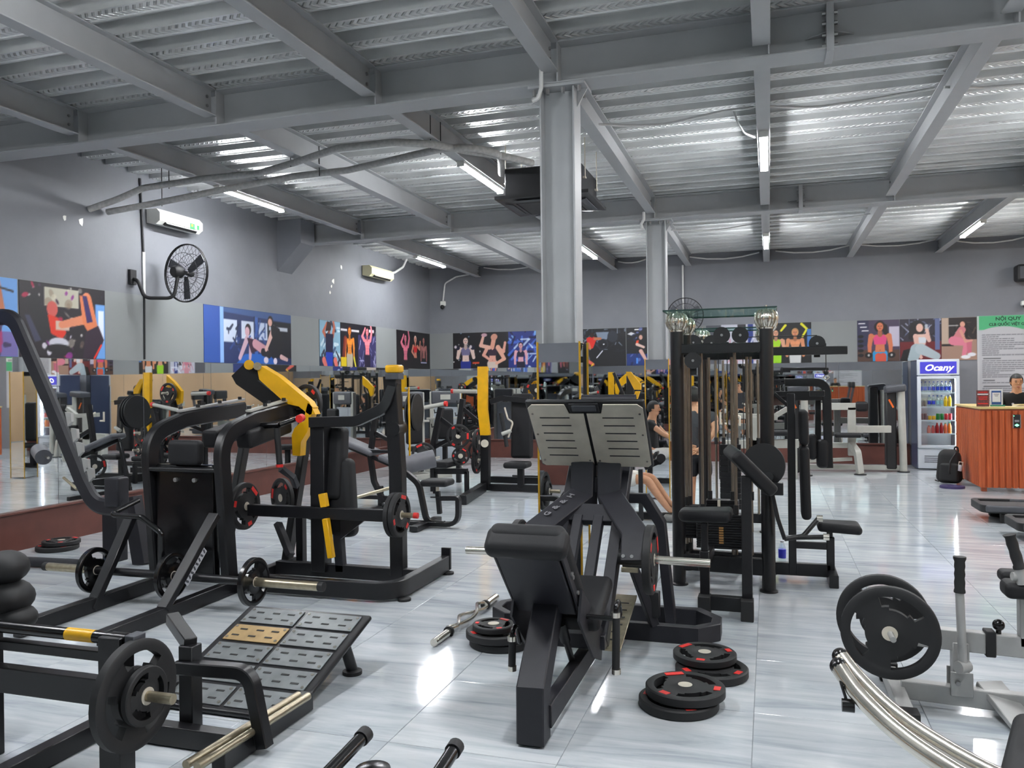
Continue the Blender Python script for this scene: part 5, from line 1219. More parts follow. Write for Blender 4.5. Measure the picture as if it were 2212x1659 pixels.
# --- desk
m, nt, b = nm('orange brown wood'); N, L = nt.nodes, nt.links; MAT['wood'] = m
g = N.new('ShaderNodeNewGeometry'); mp = N.new('ShaderNodeVectorMath'); mp.operation = 'MULTIPLY'; mp.inputs[1].default_value = (22, 22, 1.3); L.new(g.outputs['Position'], mp.inputs[0])
oi = N.new('ShaderNodeObjectInfo'); ad = N.new('ShaderNodeVectorMath'); ad.operation = 'MULTIPLY_ADD'; ad.inputs[1].default_value = (9, 9, 9); L.new(oi.outputs['Random'], ad.inputs[0]); L.new(mp.outputs[0], ad.inputs[2])
nz = N.new('ShaderNodeTexNoise'); nz.inputs['Scale'].default_value = 1.6; nz.inputs['Detail'].default_value = 4; L.new(ad.outputs[0], nz.inputs['Vector'])
r = N.new('ShaderNodeValToRGB'); r.color_ramp.elements[0].position = .3; r.color_ramp.elements[1].position = .72
r.color_ramp.elements[0].color = srgb((164, 74, 38)) + (1,); r.color_ramp.elements[1].color = srgb((208, 104, 56)) + (1,)
L.new(nz.outputs['Fac'], r.inputs['Fac']); L.new(r.outputs['Color'], b.inputs['Base Color']); b.inputs['Roughness'].default_value = .38
MAT['woodside'] = mat('brown wood side', (150, 76, 46), 0.4, 0, 0.12, 8)
MAT['creamedge'] = mat('pale desk edge', (214, 190, 128), 0.4)
dx0, dx1, dy0, dy1, dh = 2.87, 5.0, 13.13, 14.75, 1.20
t = thing('reception_desk', 'orange-brown wooden reception desk with vertical slats beside the fridge', 'desk', (dx0, dy0, 0))
MB().box(((dx0 + dx1) / 2, dy0 + .035, dh / 2 + .03), (dx1 - dx0 - .02, .03, dh - .08)).obj('front_board', 'woodside', t)
MB().box((dx0 + .035, (dy0 + dy1) / 2, dh / 2 + .03), (.03, dy1 - dy0 - .02, dh - .08)).obj('side_board', 'woodside', t)
n = 26; sw = (dx1 - dx0) / n
sm = MB().prism([(0, 0, 0), (sw * .12, -.016, 0), (sw * .78, -.016, 0), (sw * .92, 0, 0)], (0, 0, dh - .10)).obj('slat', 'wood', t).data
bpy.data.objects.remove([o for o in t.children if o.name.startswith('slat')][0])
for v in sm.vertices: v.co += Vector(LOC[t.name])
for k in range(n):
    o = link('slat', sm, t); o.location = (k * sw, .02, .06)
n2 = 20; sw2 = (dy1 - dy0) / n2
for k in range(n2):
    o = link('side_slat', sm, t); o.rotation_euler = (0, 0, -math.pi / 2); o.location = (.02, (k + 1) * sw2, .06)
    o.scale = (sw2 / sw, .7, 1)
MB().box(((dx0 + dx1) / 2, dy0 + .20, dh + .0), (dx1 - dx0 + .02, .42, .03)).obj('desk_top', 'creamedge', t)
MB().box((dx0 + .20, (dy0 + dy1) / 2 + .2, dh + .0), (.42, dy1 - dy0 - .4, .03)).obj('desk_top', 'creamedge', t)
MB().box((dx0 + .06, dy0 + .07, .03), (.07, .07, .06)).obj('foot', 'woodside', t)
MB().box((dx1 - .1, dy0 + .07, .03), (.07, .07, .06)).box((dx0 + .06, dy1 - .1, .03), (.07, .07, .06)).obj('foot', 'woodside', t)
# access reader on the desk front
c = P(2196, 910, Y=dy0 - .02)
t2 = thing('card_reader', 'black wall reader with lit green arrow on the desk front', 'card reader', c)
MB().box(c, (.095, .03, .19), ch=.008).obj('reader_body', 'blackplastic', t2)
for s_ in (-1, 1): MB().box(c + Vector((s_ * .046, -.008, 0)), (.008, .02, .19)).obj('reader_edge', 'silver', t2)
MAT['greenled'] = emis('green led', (0.05, 1, .35), 2.2)
MB().prism([c + Vector(v) for v in ((-.03, -.016, -.055), (.0, -.016, -.035), (.03, -.016, -.055), (.0, -.016, -.075))], (0, -.003, 0)).obj('green_arrow', 'greenled', t2)
MB().sphere(c + Vector((-.036, -.017, .075)), .006, 8, 6).obj('status_led', 'greenled', t2)
for k in range(4): MB().box(c + Vector((-.022 + k * .015, -.016, .005)), (.008, .002, .03), ch=.0005).obj('key_mark', 'whiteprint', t2)
# acrylic leaflet holder and framed notice on the desk top
MAT['leaf'] = mat('dark red leaflet print', (112, 60, 58), 0.5, 0, 0.35, 40); MAT['bluepaper'] = mat('blue border print', (44, 84, 146), 0.5); MAT['paper'] = mat('white paper', (226, 228, 230), 0.6)
c = P(2123, 858, Y=13.28)
t2 = thing('leaflet_holder', 'acrylic stand with dark red leaflet on the desk corner', 'leaflet stand', (c.x, 13.28, dh + .015))
MB().box((c.x, 13.28, dh + .135), (.165, .006, .235)).obj('leaflet', 'leaf', t2)
MB().box((c.x - .02, 13.32, dh + .018), (.2, .09, .006)).obj('acrylic_foot', 'glass', t2)
for k, (z, wd, mt) in enumerate(((.225, .12, 'red'), (.195, .14, 'paper'), (.155, .12, 'red'), (.125, .11, 'red'), (.06, .13, 'red'))): MB().box((c.x, 13.2755, dh + z), (wd, .001, .016), ch=.0002).obj('printed_line', mt, t2)
c = P(2152, 858, Y=13.3)
t2 = thing('framed_notice', 'white framed notice with blue border standing on the desk', 'sign', (c.x, 13.3, dh + .015))
MB().box((c.x, 13.3, dh + .145), (.165, .012, .235)).obj('frame', 'paper', t2); MB().box((c.x, 13.2935, dh + .145), (.125, .002, .20), ch=.0005).obj('blue_border', 'bluepaper', t2); MB().box((c.x, 13.292, dh + .15), (.105, .002, .135), ch=.0005).obj('sheet', 'paper', t2)
for k in range(3): MB().box((c.x, 13.2907, dh + .195 - k * .014), (.07 - k * .015, .001, .005), ch=.0002).obj('printed_line', 'greyplastic', t2)
MAT['greenstrip'] = mat('green blue strip', (40, 140, 110), .4); MB().box((c.x + .01, 13.27, dh + .03), (.19, .006, .022)).obj('base_strip', 'greenstrip', t2)
c = P(2205, 873, Y=13.4); t2 = thing('paper_stack', 'small stack of cream papers on the desk in front of the receptionist', 'papers', (c.x, 13.4, dh + .015))
for k in range(4): MB().box((c.x + .03 + .006 * k, 13.4, dh + .019 + k * .008), (.24, .18, .006), rotz(.08 * k), .001).obj('sheet', 'creamedge' if k % 2 else 'paper', t2)
# backpack leaning on the desk side, on a purple disc
MAT['bag'] = mat('black nylon', (18, 18, 20), 0.7, 0, 0.2, 30, 0.4, 300); MAT['purple'] = mat('purple rubber', (58, 48, 92), 0.5)
pc = P(2057, 1054); t2 = thing('balance_disc', 'flat dark purple ring lying on the floor by the desk', 'disc', (pc.x, pc.y, 0))
MB().lathe((pc.x, pc.y, 0), (0, 0, 1), [(.06, 0), (.165, 0), (.17, .012), (.165, .032), (.07, .032), (.06, .02)], 32).obj('ring', 'purple', t2)
bc = Vector((2.66, 14.0, .0)); t2 = thing('backpack', 'black backpack with grey bottle in its side pocket leaning against the desk', 'backpack', bc)
fr = frame_from(x=(.9, -.35, .0), z=(.30, .0, 1))
def bag(p): k = .5 + p.z / .52; q = Vector(p); q.x *= 1 - .45 * max(0, k - .35) ** 1.5; q.y *= 1 - .3 * max(0, k - .6); return q
MB().rbox(bc + Vector((-.02, 0, .27)), (.36, .24, .52), .10, fr, warp=bag).obj('bag_body', 'bag', t2)
MB().rbox(bc + Vector((-.05, -.13, .19)), (.26, .09, .28), .05, fr).obj('front_pocket', 'bag', t2)
MB().tube([bc + Vector(v) for v in ((.04, -.03, .50), (.05, -.03, .57), (.09, -.03, .57), (.10, -.03, .50))], .011, up=(0, 1, 0), fil=.03).obj('top_loop', 'bag', t2)
MB().tube([bc + Vector(v) for v in ((.05, -.1, .49), (-.04, -.17, .36), (-.06, -.18, .2), (.0, -.14, .06))], .014, up=(0, 1, .2), fil=.1).obj('shoulder_strap', 'rubber', t2)
MB().tube([bc + Vector(v) for v in ((-.13, -.1, .08), (-.2, -.14, .05), (-.25, -.15, .07))], .008, up=(0, 0, 1)).obj('strap_end', 'bag', t2)
MB().cyl(bc + Vector((.08, -.17, .22)), bc + Vector((.10, -.17, .31)), .034).obj('bottle', 'whiteprint', t2)
MB().tube([bc + Vector(v) for v in ((.07, -.18, .31), (.08, -.18, .36), (.13, -.18, .35), (.12, -.18, .29))], .006, up=(0, 1, 0)).obj('bottle_handle', 'steel', t2)
# water bottle standing on the floor by the tower
b0 = P(1690, 1222); t2 = thing('water_bottle', 'clear water bottle with blue label standing on the floor by the cable tower', 'bottle', (b0.x, b0.y, 0))
MAT['pet2'] = glass('clear plastic', (0.88, 0.94, 0.97), 0.15); MAT['bluelabel'] = mat('blue bottle label', (52, 56, 190), 0.4)
MB().lathe((b0.x, b0.y, 0), (0, 0, 1), [(.028, 0), (.032, .01), (.032, .15), (.028, .17), (.014, .205), (.014, .21)], 16).obj('bottle_body', 'pet2', t2)
MB().lathe((b0.x, b0.y, 0), (0, 0, 1), [(.0325, .07), (.033, .072), (.033, .145), (.0325, .147)], 16).obj('bottle_label', 'bluelabel', t2)
MB().cyl((b0.x, b0.y, .207), (b0.x, b0.y, .222), .016).obj('bottle_cap', 'whiteprint', t2)
# ================================================================ WALL AND CEILING FIXTURES
def split_ac(ft, fb, label, mt):
    "wall unit from the front face's upper near corner and lower far corner"
    xf = XL + .21; a, b_ = P(*ft, X=xf), P(*fb, X=xf); y0, y1, z1, z0 = a.y, b_.y, max(a.z, b_.z), min(a.z, b_.z); h = z1 - z0
    t = thing('air_conditioner', label, 'air conditioner', (XL, (y0 + y1) / 2, z0))
    sec = [(XL + .012, z1), (xf - .05, z1), (xf, z1 - .05), (xf, z0 + h * .22), (xf - .06, z0), (XL + .012, z0 + .02)]
    MB().prism([(x, y0, z) for x, z in sec], (0, y1 - y0, 0)).obj('casing', mt, t)
    MB().box((xf - .03, (y0 + y1) / 2, z0 + h * .12), (.05, (y1 - y0) * .74, .045), frame_from(y=(0, 1, 0), z=(.6, 0, .75)), .004).obj('air_outlet', 'blackplastic', t)
    MB().box((xf - .012, (y0 + y1) / 2, z0 + h * .17), (.07, (y1 - y0) * .72, .006), frame_from(y=(0, 1, 0), z=(.5, 0, .8)), .002).obj('louvre', mt, t)
    return t, xf, y0, y1, z0, z1
MAT['acgreen'] = mat('green energy label', (60, 170, 90), 0.5); MAT['acyellow'] = mat('yellow energy label', (220, 210, 60), 0.5)
t, xf, y0, y1, z0, z1 = split_ac((345, 449), (438, 506), 'white split air conditioner above the black wall fan on the left wall', 'white')
MB().box((xf + .001, y1 - .20, z1 - .12), (.002, .09, .07), ch=.0005).obj('energy_label', 'acgreen', t); MB().box((xf + .002, y1 - .205, z1 - .11), (.002, .03, .03), ch=.0005).obj('label_spot', 'acyellow', t)
MB().box((xf + .001, y1 - .09, z1 - .12), (.002, .045, .055), ch=.0005).obj('energy_label', 'acgreen', t)
t, xf, y0, y1, z0, z1 = split_ac((803, 572), (851, 608), 'yellowed split air conditioner high on the left wall near the far corner', 'ivory')
MAT['pipe'] = mat('white conduit', (214, 214, 212), 0.5)
MB().tube([(xf - .1, y1 - .1, z1 - .05), (xf - .08, y1 + .2, z1), (xf - .03, y1 + .5, z1 + .15), (xf, y1 + .6, 4.2)], .022, fil=.15, up=(1, 0, 0)).obj('drain_hose', 'pipe', t)
# --- fans
def fan(c, axis, R, label, mount):
    c, a = V3(c), V3(axis).normalized(); t = thing('wall_fan', label, 'fan', c)
    u = a.cross(Z_).normalized(); v = u.cross(a)
    def ring(r, off, th, nm_): MB().tube([c + a * off + (u * math.cos(k / 40 * 2 * math.pi) + v * math.sin(k / 40 * 2 * math.pi)) * r for k in range(40)], th, n=6, up=a, closed=True).obj(nm_, 'blackplastic', t)
    for off in (.07, -.07): ring(R * .985, off * .15, .008, 'guard_rim')
    for r in (.35, .68): ring(R * r, .075 - .02 * r, .003, 'guard_ring'); ring(R * r, -.075 + .02 * r, .003, 'guard_ring')
    for sgn in (1, -1):
        gd = MB()
        for k in range(30):
            an = 2 * math.pi * k / 30; d = u * math.cos(an) + v * math.sin(an); d2 = u * math.cos(an + .3 * sgn) + v * math.sin(an + .3 * sgn)
            gd.tube([c + d * R * .14 + a * sgn * .085, c + d2 * R * .6 + a * sgn * .075, c + d2 * R * .985 + a * sgn * .008], .0022, n=4, up=a.cross(d))
        gd.obj('guard_wires', 'blackplastic', t, kind='stuff')
    for k in range(3):
        an = 2 * math.pi * k / 3 + .5; d = u * math.cos(an) + v * math.sin(an); s_ = a.cross(d)
        MB().prism([c + d * R * .12 - s_ * .03, c + d * R * .4 - s_ * .055, c + d * R * .88 - s_ * .075, c + d * R * .9 + s_ * .03, c + d * R * .4 + s_ * .04, c + d * R * .12 + s_ * .03], a * .012 + s_ * .004).obj('blade', 'greyplastic', t)
    MB().lathe(c, a, [(0, -.20), (.055, -.20), (.075, -.17), (.075, -.09), (.05, -.07), (.02, .0), (.045, .08), (.04, .095), (0, .1)], 20).obj('motor', 'blackplastic', t)
    MB().tube([V3(p) for p in mount], .022, fil=.1).obj('bracket_arm', 'blackplastic', t)
    return t
c = P(402, 590, X=-6.84)
t = fan(c, (.14, .99, 0), .36, 'black caged wall fan on a curved bracket below the white air conditioner', [(XL + .02, c.y - .42, c.z - .10), (XL + .10, c.y - .42, c.z - .12), (XL + .16, c.y - .38, c.z - .33), (-6.84, c.y - .22, c.z - .33), (-6.84, c.y - .15, c.z - .06)])
MB().box((XL + .02, c.y - .42, c.z - .08), (.04, .10, .18)).obj('wall_plate', 'blackplastic', t)
c = P(1480, 682, Y=16.55)
t = fan(c, (.0, -1, -.05), .36, 'black caged fan on the back wall above the cable tower', [(c.x, YB, c.z + .05), (c.x, 16.78, c.z + .03), (c.x, 16.72, c.z)])
tag(MB().cyl((c.x - .07, YB - .05, c.z), (c.x - .07, YB - .05, 4.0), .016).obj('conduit', 'pipe', loc=(c.x - .07, YB - .05, c.z)), 'straight white conduit dropping to the fan on the back wall', 'conduit') if 0 else None
def pipe_thing(name, pts, r, mt, label, cat, up=(0, 0, 1), fil=.1, n=8, group=None):
    pts = [V3(p) for p in pts]; t = MB().tube(pts, r, n=n, up=up, fil=fil).obj(name, mt, loc=tuple(pts[0])); tag(t, label, cat, group)
    return t
pipe_thing('conduit', [(c.x - .07, YB - .03, c.z + .1), (c.x - .07, YB - .03, 4.0)], .018, 'pipe', 'straight white conduit dropping to the fan on the back wall', 'conduit', up=(0, 1, 0))
# --- haunch where the far main beam meets the left wall
o = MB().prism([(XL, 10.96, 4.21), (XL + .42, 10.96, 4.21), (XL + .42, 10.96, 3.84), (XL, 10.96, 3.42)], (0, .40, 0)).obj('trim_3', 'wall', flat=True); struct(o)
# --- ceiling cassette
MAT['acblack'] = mat('black cassette panel', (20, 20, 24), 0.35, 0, 0.1, 10)
x0, x1, y0, y1, zc = -2.78, -1.76, 8.22, 9.18, 3.60
cx, cy = (x0 + x1) / 2, (y0 + y1) / 2
t = thing('cassette_air_conditioner', 'black ceiling cassette air conditioner hung from rods behind the near column', 'air conditioner', (cx, cy, zc))
MB().box((cx, cy, zc + .19), (.84, .80, .30), ch=.01).obj('cassette_body', 'acblack', t)
fr_ = MB(); 
for (a, b_) in (((x0, y0), (x1, y0)), ((x0, y1), (x1, y1)), ((x0, y0), (x0, y1)), ((x1, y0), (x1, y1))):
    d = Vector((cx, cy, 0)); A, B = Vector((*a, zc)), Vector((*b_, zc)); Ai, Bi = A.lerp(Vector((cx, cy, zc)), .36), B.lerp(Vector((cx, cy, zc)), .36)
    MB().prism([A, B, Bi - Z_ * .02, Ai - Z_ * .02], (0, 0, .035)).obj('panel_side', 'acblack', t)
    m1, m2 = A.lerp(Ai, .35).lerp(B.lerp(Bi, .35), .14), A.lerp(Ai, .35).lerp(B.lerp(Bi, .35), .86); n1, n2 = A.lerp(Ai, .75).lerp(B.lerp(Bi, .75), .16), A.lerp(Ai, .75).lerp(B.lerp(Bi, .75), .84)
    MB().prism([p - Z_ * .022 for p in (m1, m2, n2, n1)], (0, 0, .006)).obj('louvre', 'greyplastic', t)
MB().box((cx, cy, zc - .012), (.64, .60, .02)).obj('intake_grille', 'blackplastic', t)
for sx in (-.44, .44):
    for sy in (-.3, .3): MB().cyl((cx + sx, cy + sy, zc + .2), (cx + sx, cy + sy, 4.23), .006, n=6).box((cx + sx * .97, cy + sy, zc + .2), (.05, .05, .02)).obj('hanging_rod', 'steel', t)
# --- insulated pipes from the left wall to the cassette
p1 = [(193, 452, 7.27), (250, 432, 7.33), (310, 406, 7.4), (440, 386, 7.5), (560, 374, 7.6), (640, 350, 7.65), (730, 320, 7.7), (850, 307, 7.8), (930, 311, 7.9), (1010, 326, 8.0), (1090, 338, 8.2), (1150, 352, 8.4)]
p2 = [(232, 458, 7.5), (330, 440, 7.6), (480, 410, 7.7), (640, 380, 7.8), (750, 368, 7.9), (850, 345, 8.0), (950, 322, 8.1), (1010, 318, 8.2), (1075, 330, 8.35), (1082, 345, 8.4), (1083, 375, 8.45)]
for i, pp in enumerate((p1, p2)):
    pts = [P(x, y, Y=Y) for x, y, Y in pp]; pts = [q_ if q_.z < 3.93 else P(x, y, Z=3.93) for q_, (x, y, Y) in zip(pts, pp)]; pts[0].x = max(pts[0].x, XL + .01)
    pipe_thing('insulated_pipe', pts, .036, 'insul', ('thick grey wrapped pipe arching from the left wall to the black cassette', 'thick grey wrapped pipe running lower along the white air conditioner to the cassette')[i], 'pipe', up=(.05, 1, .1), fil=.3, n=10)
for (px, py, Y, py0) in ((365, 400, 7.45, 330), (628, 352, 7.65, 292), (690, 372, 7.85, 330), (930, 312, 7.9, 258), (952, 325, 8.1, 290), (350, 438, 7.62, 330)):
    a = P(px, py, Y=Y); a = a if a.z < 3.93 else P(px, py, Z=3.93); pipe_thing('hanger_wire', [a - Z_ * .04, (a.x, a.y, 4.22)], .005, 'blackplastic', 'thin black wire holding a wrapped pipe under the deck', 'wire', up=(0, 1, 0), group='pipe hanger wires')
# --- black cable with white trunking on the left wall
pipe_thing('wall_cable', [(XL + .015, 8.06, 4.18), (XL + .015, 8.10, 3.29)], .013, 'blackplastic', 'black cable running down the left wall from the deck to the white trunking', 'cable', up=(0, 1, 0))
pipe_thing('wall_cable', [(XL + .015, 8.11, 2.75), (XL + .015, 8.10, 1.98)], .010, 'blackplastic', 'black cable running from the white trunking down to the mirror', 'cable', up=(0, 1, 0))
tag(MB().box((XL + .012, 8.105, 3.02), (.022, .04, .55)).obj('cable_trunking', 'pipe', loc=(XL, 8.105, 2.75)), 'short white cable trunking beside the black wall fan', 'trunking')
# --- cameras, speaker
a = P(957, 656, Y=YB - .06)
t = thing('security_camera', 'small white security camera below a bent conduit near the far corner', 'camera', a)
MB().rbox(a, (.12, .08, .11), .02).obj('housing', 'white', t); MB().lathe(a + Vector((0, -.03, -.06)), (0, -.6, -.8), [(.045, 0), (.045, .04), (.03, .065), (0, .07)], 14).obj('lens', 'blackplastic', t)
pipe_thing('conduit', [P(1018, 592, Y=YB - .03), P(985, 598, Y=YB - .03), P(961, 612, Y=YB - .03), P(957, 650, Y=YB - .03)], .018, 'pipe', 'bent white conduit leading to the small security camera', 'conduit', up=(0, 1, 0), fil=.1)
a = P(2208, 590, Y=YB - .2)
t = thing('wall_speaker', 'black wall speaker high on the back wall above the green notice', 'speaker', a)
MB().rbox(a + Vector((.1, 0, 0)), (.42, .28, .30), .05).obj('cabinet', 'blackplastic', t); MB().box(a + Vector((.1, -.145, 0)), (.34, .01, .22)).obj('grille', 'greyplastic', t); MB().bar(a + Vector((.1, .1, .1)), a + Vector((.1, .2, .16)), .05, .05).obj('bracket', 'blackplastic', t)
a = P(2216, 655, Y=YB - .08)
t = thing('dome_camera', 'white camera below the black wall speaker', 'camera', a)
MB().rbox(a, (.16, .12, .09), .03).obj('housing', 'white', t); MB().sphere(a + Vector((0, -.03, -.05)), .05, 12, 8).obj('dome', 'blackplastic', t)
# --- slack white cables
def slack(pp, Z, label, r=.012): pipe_thing('slack_cable', [P(x, y, Z=Z) for x, y in pp], r, 'pipe', label, 'cable', up=(0, 0, 1), fil=.4, n=6)
slack([(1285, 268), (1360, 272), (1440, 268), (1560, 240), (1628, 232)], 4.13, 'slack white cable looped under the deck from the near column to the middle batten')
slack([(1656, 230), (1760, 232), (1880, 215), (2020, 190)], 4.13, 'slack white cable looped under the deck right of the middle batten')
slack([(2040, 188), (2120, 190), (2240, 180)], 4.13, 'slack white cable looped under the deck near the right edge')
pipe_thing('lamp_lead', [P(1586, 240, Z=4.15), P(1592, 262, Z=4.05), P(1608, 288, Z=3.98), P(1630, 297, Z=3.97)], .009, 'pipe', 'short white lead curling to the middle batten', 'cable', up=(.3, .3, 1), fil=.2, n=6)
for i, (a, b_, sag) in enumerate((((1045, 578), (1168, 570), 8), ((1335, 565), (1395, 560), 5), ((1490, 555), (1640, 545), 9), ((1675, 542), (1835, 530), 9), ((1850, 528), (2030, 515), 9), ((2060, 520), (2230, 508), 10))):
    pp = [(a[0] + (b_[0] - a[0]) * k / 4, a[1] + (b_[1] - a[1]) * k / 4 + sag * (1 - (k / 2 - 1) ** 2)) for k in range(5)]
    pipe_thing('slack_cable', [P(x, y, Y=YB - .04) for x, y in pp], .014, 'pipe', 'slack white cable along the top of the back wall, ' + ('nearest the far corner', 'between the two columns', 'above the cable tower', 'left of the fridge', 'above the fridge', 'above the rules board')[i], 'cable', up=(0, 1, 0), fil=.3, n=6, group='cables along the top of the back wall')
for i, (a, b_) in enumerate((((1250, 515), (1385, 505)), ((1450, 497), (1640, 482)), ((1665, 480), (1880, 462)), ((1955, 452), (2075, 447)))):
    slack([a, ((a[0] + b_[0]) / 2, (a[1] + b_[1]) / 2 + 8), b_], 4.13, 'slack white cable under the far deck, %s' % ('beside the far column', 'left of the batten before the back wall', 'right of the batten before the back wall', 'above the fridge')[i], .011) if i < 3 else None
pipe_thing('conduit', [P(1169, 150, Y=5.9), P(1169, 190, Y=5.9), P(1163, 212, Y=5.9), P(1150, 218, Y=5.9)], .016, 'pipe', 'short bent white conduit beside the bolted cap of the near column', 'conduit', up=(0, 1, 0), fil=.04)
pipe_thing('conduit', [P(1391, 458, Y=11.3), P(1391, 474, Y=11.3), P(1385, 484, Y=11.3), P(1388, 494, Y=11.3)], .02, 'pipe', 'short bent white conduit beside the bolted cap of the far column', 'conduit', up=(0, 1, 0), fil=.04)
# chipped paint on the left wall
wl = bpy.data.objects['wall_left']
for (px, py, s_) in ((737, 577, .05), (720, 608, .05), (716, 618, .035), (713, 632, .03), (140, 470, .03), (175, 480, .05)):
    c = P(px, py, X=XL + .001); ang = [2 * math.pi * k / 7 for k in range(7)]
    MB().prism([c + Vector((0, math.cos(a) * s_ * random.uniform(.5, 1.1), math.sin(a) * s_ * random.uniform(.5, 1.3))) for a in ang], (.0015, 0, 0)).obj('paint_chip', 'white', wl)
# ================================================================ POSTERS (flat prints: colour attribute painted on a fine grid)
m, nt, b = nm('printed poster'); N, L = nt.nodes, nt.links; MAT['print'] = m
at = N.new('ShaderNodeAttribute'); at.attribute_name = 'print'; L.new(at.outputs['Color'], b.inputs['Base Color']); b.inputs['Roughness'].default_value = .4
class Canvas:
    def __init__(s, W, H, bg, px=.0115):
        s.W, s.H = W, H; s.nx, s.ny = int(W / px) + 1, int(H / px) + 1
        s.X, s.Y = np.meshgrid(np.linspace(0, W, s.nx), np.linspace(0, H, s.ny)); s.px = px
        s.a = np.zeros((s.ny, s.nx, 3)); s.a[:] = bg
    def blend(s, sd, col, alpha=1.0):
        k = np.clip(.5 - sd / s.px, 0, 1)[..., None] * alpha; s.a = s.a * (1 - k) + np.array(col, float) * k; return s
    def rect(s, x0, y0, x1, y1, col, al=1.0): return s.blend(np.maximum(np.abs(s.X - (x0 + x1) / 2) - (x1 - x0) / 2, np.abs(s.Y - (y0 + y1) / 2) - (y1 - y0) / 2), col, al)
    def ell(s, x, y, rx, ry, col, rot=0, al=1.0):
        c, n = math.cos(rot), math.sin(rot); u = ((s.X - x) * c + (s.Y - y) * n) / rx; v = (-(s.X - x) * n + (s.Y - y) * c) / ry
        return s.blend((np.sqrt(u * u + v * v) - 1) * min(rx, ry), col, al)
    def cap(s, x0, y0, x1, y1, r0, r1, col, al=1.0):
        dx, dy = x1 - x0, y1 - y0; t = np.clip(((s.X - x0) * dx + (s.Y - y0) * dy) / (dx * dx + dy * dy + 1e-9), 0, 1)
        return s.blend(np.hypot(s.X - x0 - t * dx, s.Y - y0 - t * dy) - (r0 + (r1 - r0) * t), col, al)
    def poly(s, pts, col, al=1.0):
        sd = np.full(s.X.shape, 1e9); ins = np.zeros(s.X.shape, bool); n = len(pts)
        for i in range(n):
            (x0, y0), (x1, y1) = pts[i], pts[(i + 1) % n]; dx, dy = x1 - x0, y1 - y0
            t = np.clip(((s.X - x0) * dx + (s.Y - y0) * dy) / (dx * dx + dy * dy + 1e-9), 0, 1); sd = np.minimum(sd, np.hypot(s.X - x0 - t * dx, s.Y - y0 - t * dy))
            cr = ((y0 > s.Y) != (y1 > s.Y)) & (s.X < (x1 - x0) * (s.Y - y0) / (y1 - y0 + 1e-12) + x0); ins ^= cr
        return s.blend(np.where(ins, -sd, sd), col, al)
    def noise(s, amp, x0=0, x1=9, n=40, cols=((255, 255, 255),), rmax=.05, seed=1):
        rg = random.Random(seed)
        for _ in range(n): s.ell(rg.uniform(max(0, x0), min(s.W, x1)), rg.uniform(0, s.H), rg.uniform(.01, rmax), rg.uniform(.008, rmax), rg.choice(cols), rg.uniform(0, 3), amp)
        return s
    def streaks(s, n, x0, x1, y0, y1, cols, w=.012, seed=2, al=.8):
        rg = random.Random(seed)
        for _ in range(n):
            x, y = rg.uniform(x0, x1), rg.uniform(y0, y1); an = rg.choice((0, 1.57, .8, -.8, 1.2)); l = rg.uniform(.04, .22)
            s.cap(x, y, min(x1, max(x0, x + l * math.cos(an))), y + l * math.sin(an), w * rg.uniform(.4, 1.2), w * rg.uniform(.4, 1), rg.choice(cols), al)
        return s
def poster(c, org, ux, nrm, label, group='photo posters above the mirrors', name='wall_poster', cat='poster'):
    "org = lower left corner on the wall, ux = direction of the print's x axis"
    org, ux, nrm = V3(org), V3(ux), V3(nrm); off = nrm * .006
    vs = [org + off + ux * float(x) + Z_ * float(y) for x, y in zip(c.X.ravel(), c.Y.ravel())]; nx, ny = c.nx, c.ny
    fs = []
    fl = ux.cross(Z_).dot(nrm) > 0
    for j in range(ny - 1):
        for i in range(nx - 1):
            f = (j * nx + i, j * nx + i + 1, (j + 1) * nx + i + 1, (j + 1) * nx + i); fs.append(f if fl else f[::-1])
    rim = [i for i in range(nx)] + [j * nx + nx - 1 for j in range(1, ny)] + [(ny - 1) * nx + i for i in range(nx - 2, -1, -1)] + [j * nx for j in range(ny - 2, 0, -1)]
    n0 = len(vs); vs += [vs[i] - off for i in rim]; k = len(rim)
    for q in range(k):
        f = (rim[q], n0 + q, n0 + (q + 1) % k, rim[(q + 1) % k]); fs.append(f if fl else f[::-1])
    o = MB().add(vs, fs).obj(name, 'print', loc=tuple(org), flat=True)
    lin = np.clip((c.a / 255) ** 1.2 * .95, 0, 1); lin = np.where(lin <= .04045, lin / 12.92, ((lin + .055) / 1.055) ** 2.4).reshape(-1, 3)
    full = np.ones((len(vs), 4)); full[:n0, :3] = lin; full[n0:, :3] = lin[rim]
    ca = o.data.color_attributes.new('print', 'FLOAT_COLOR', 'POINT'); ca.data.foreach_set('color', full.ravel())
    return tag(o, label, cat, group)
SK, SK2, SKP = (226, 170, 140), (200, 128, 92), (214, 140, 140)
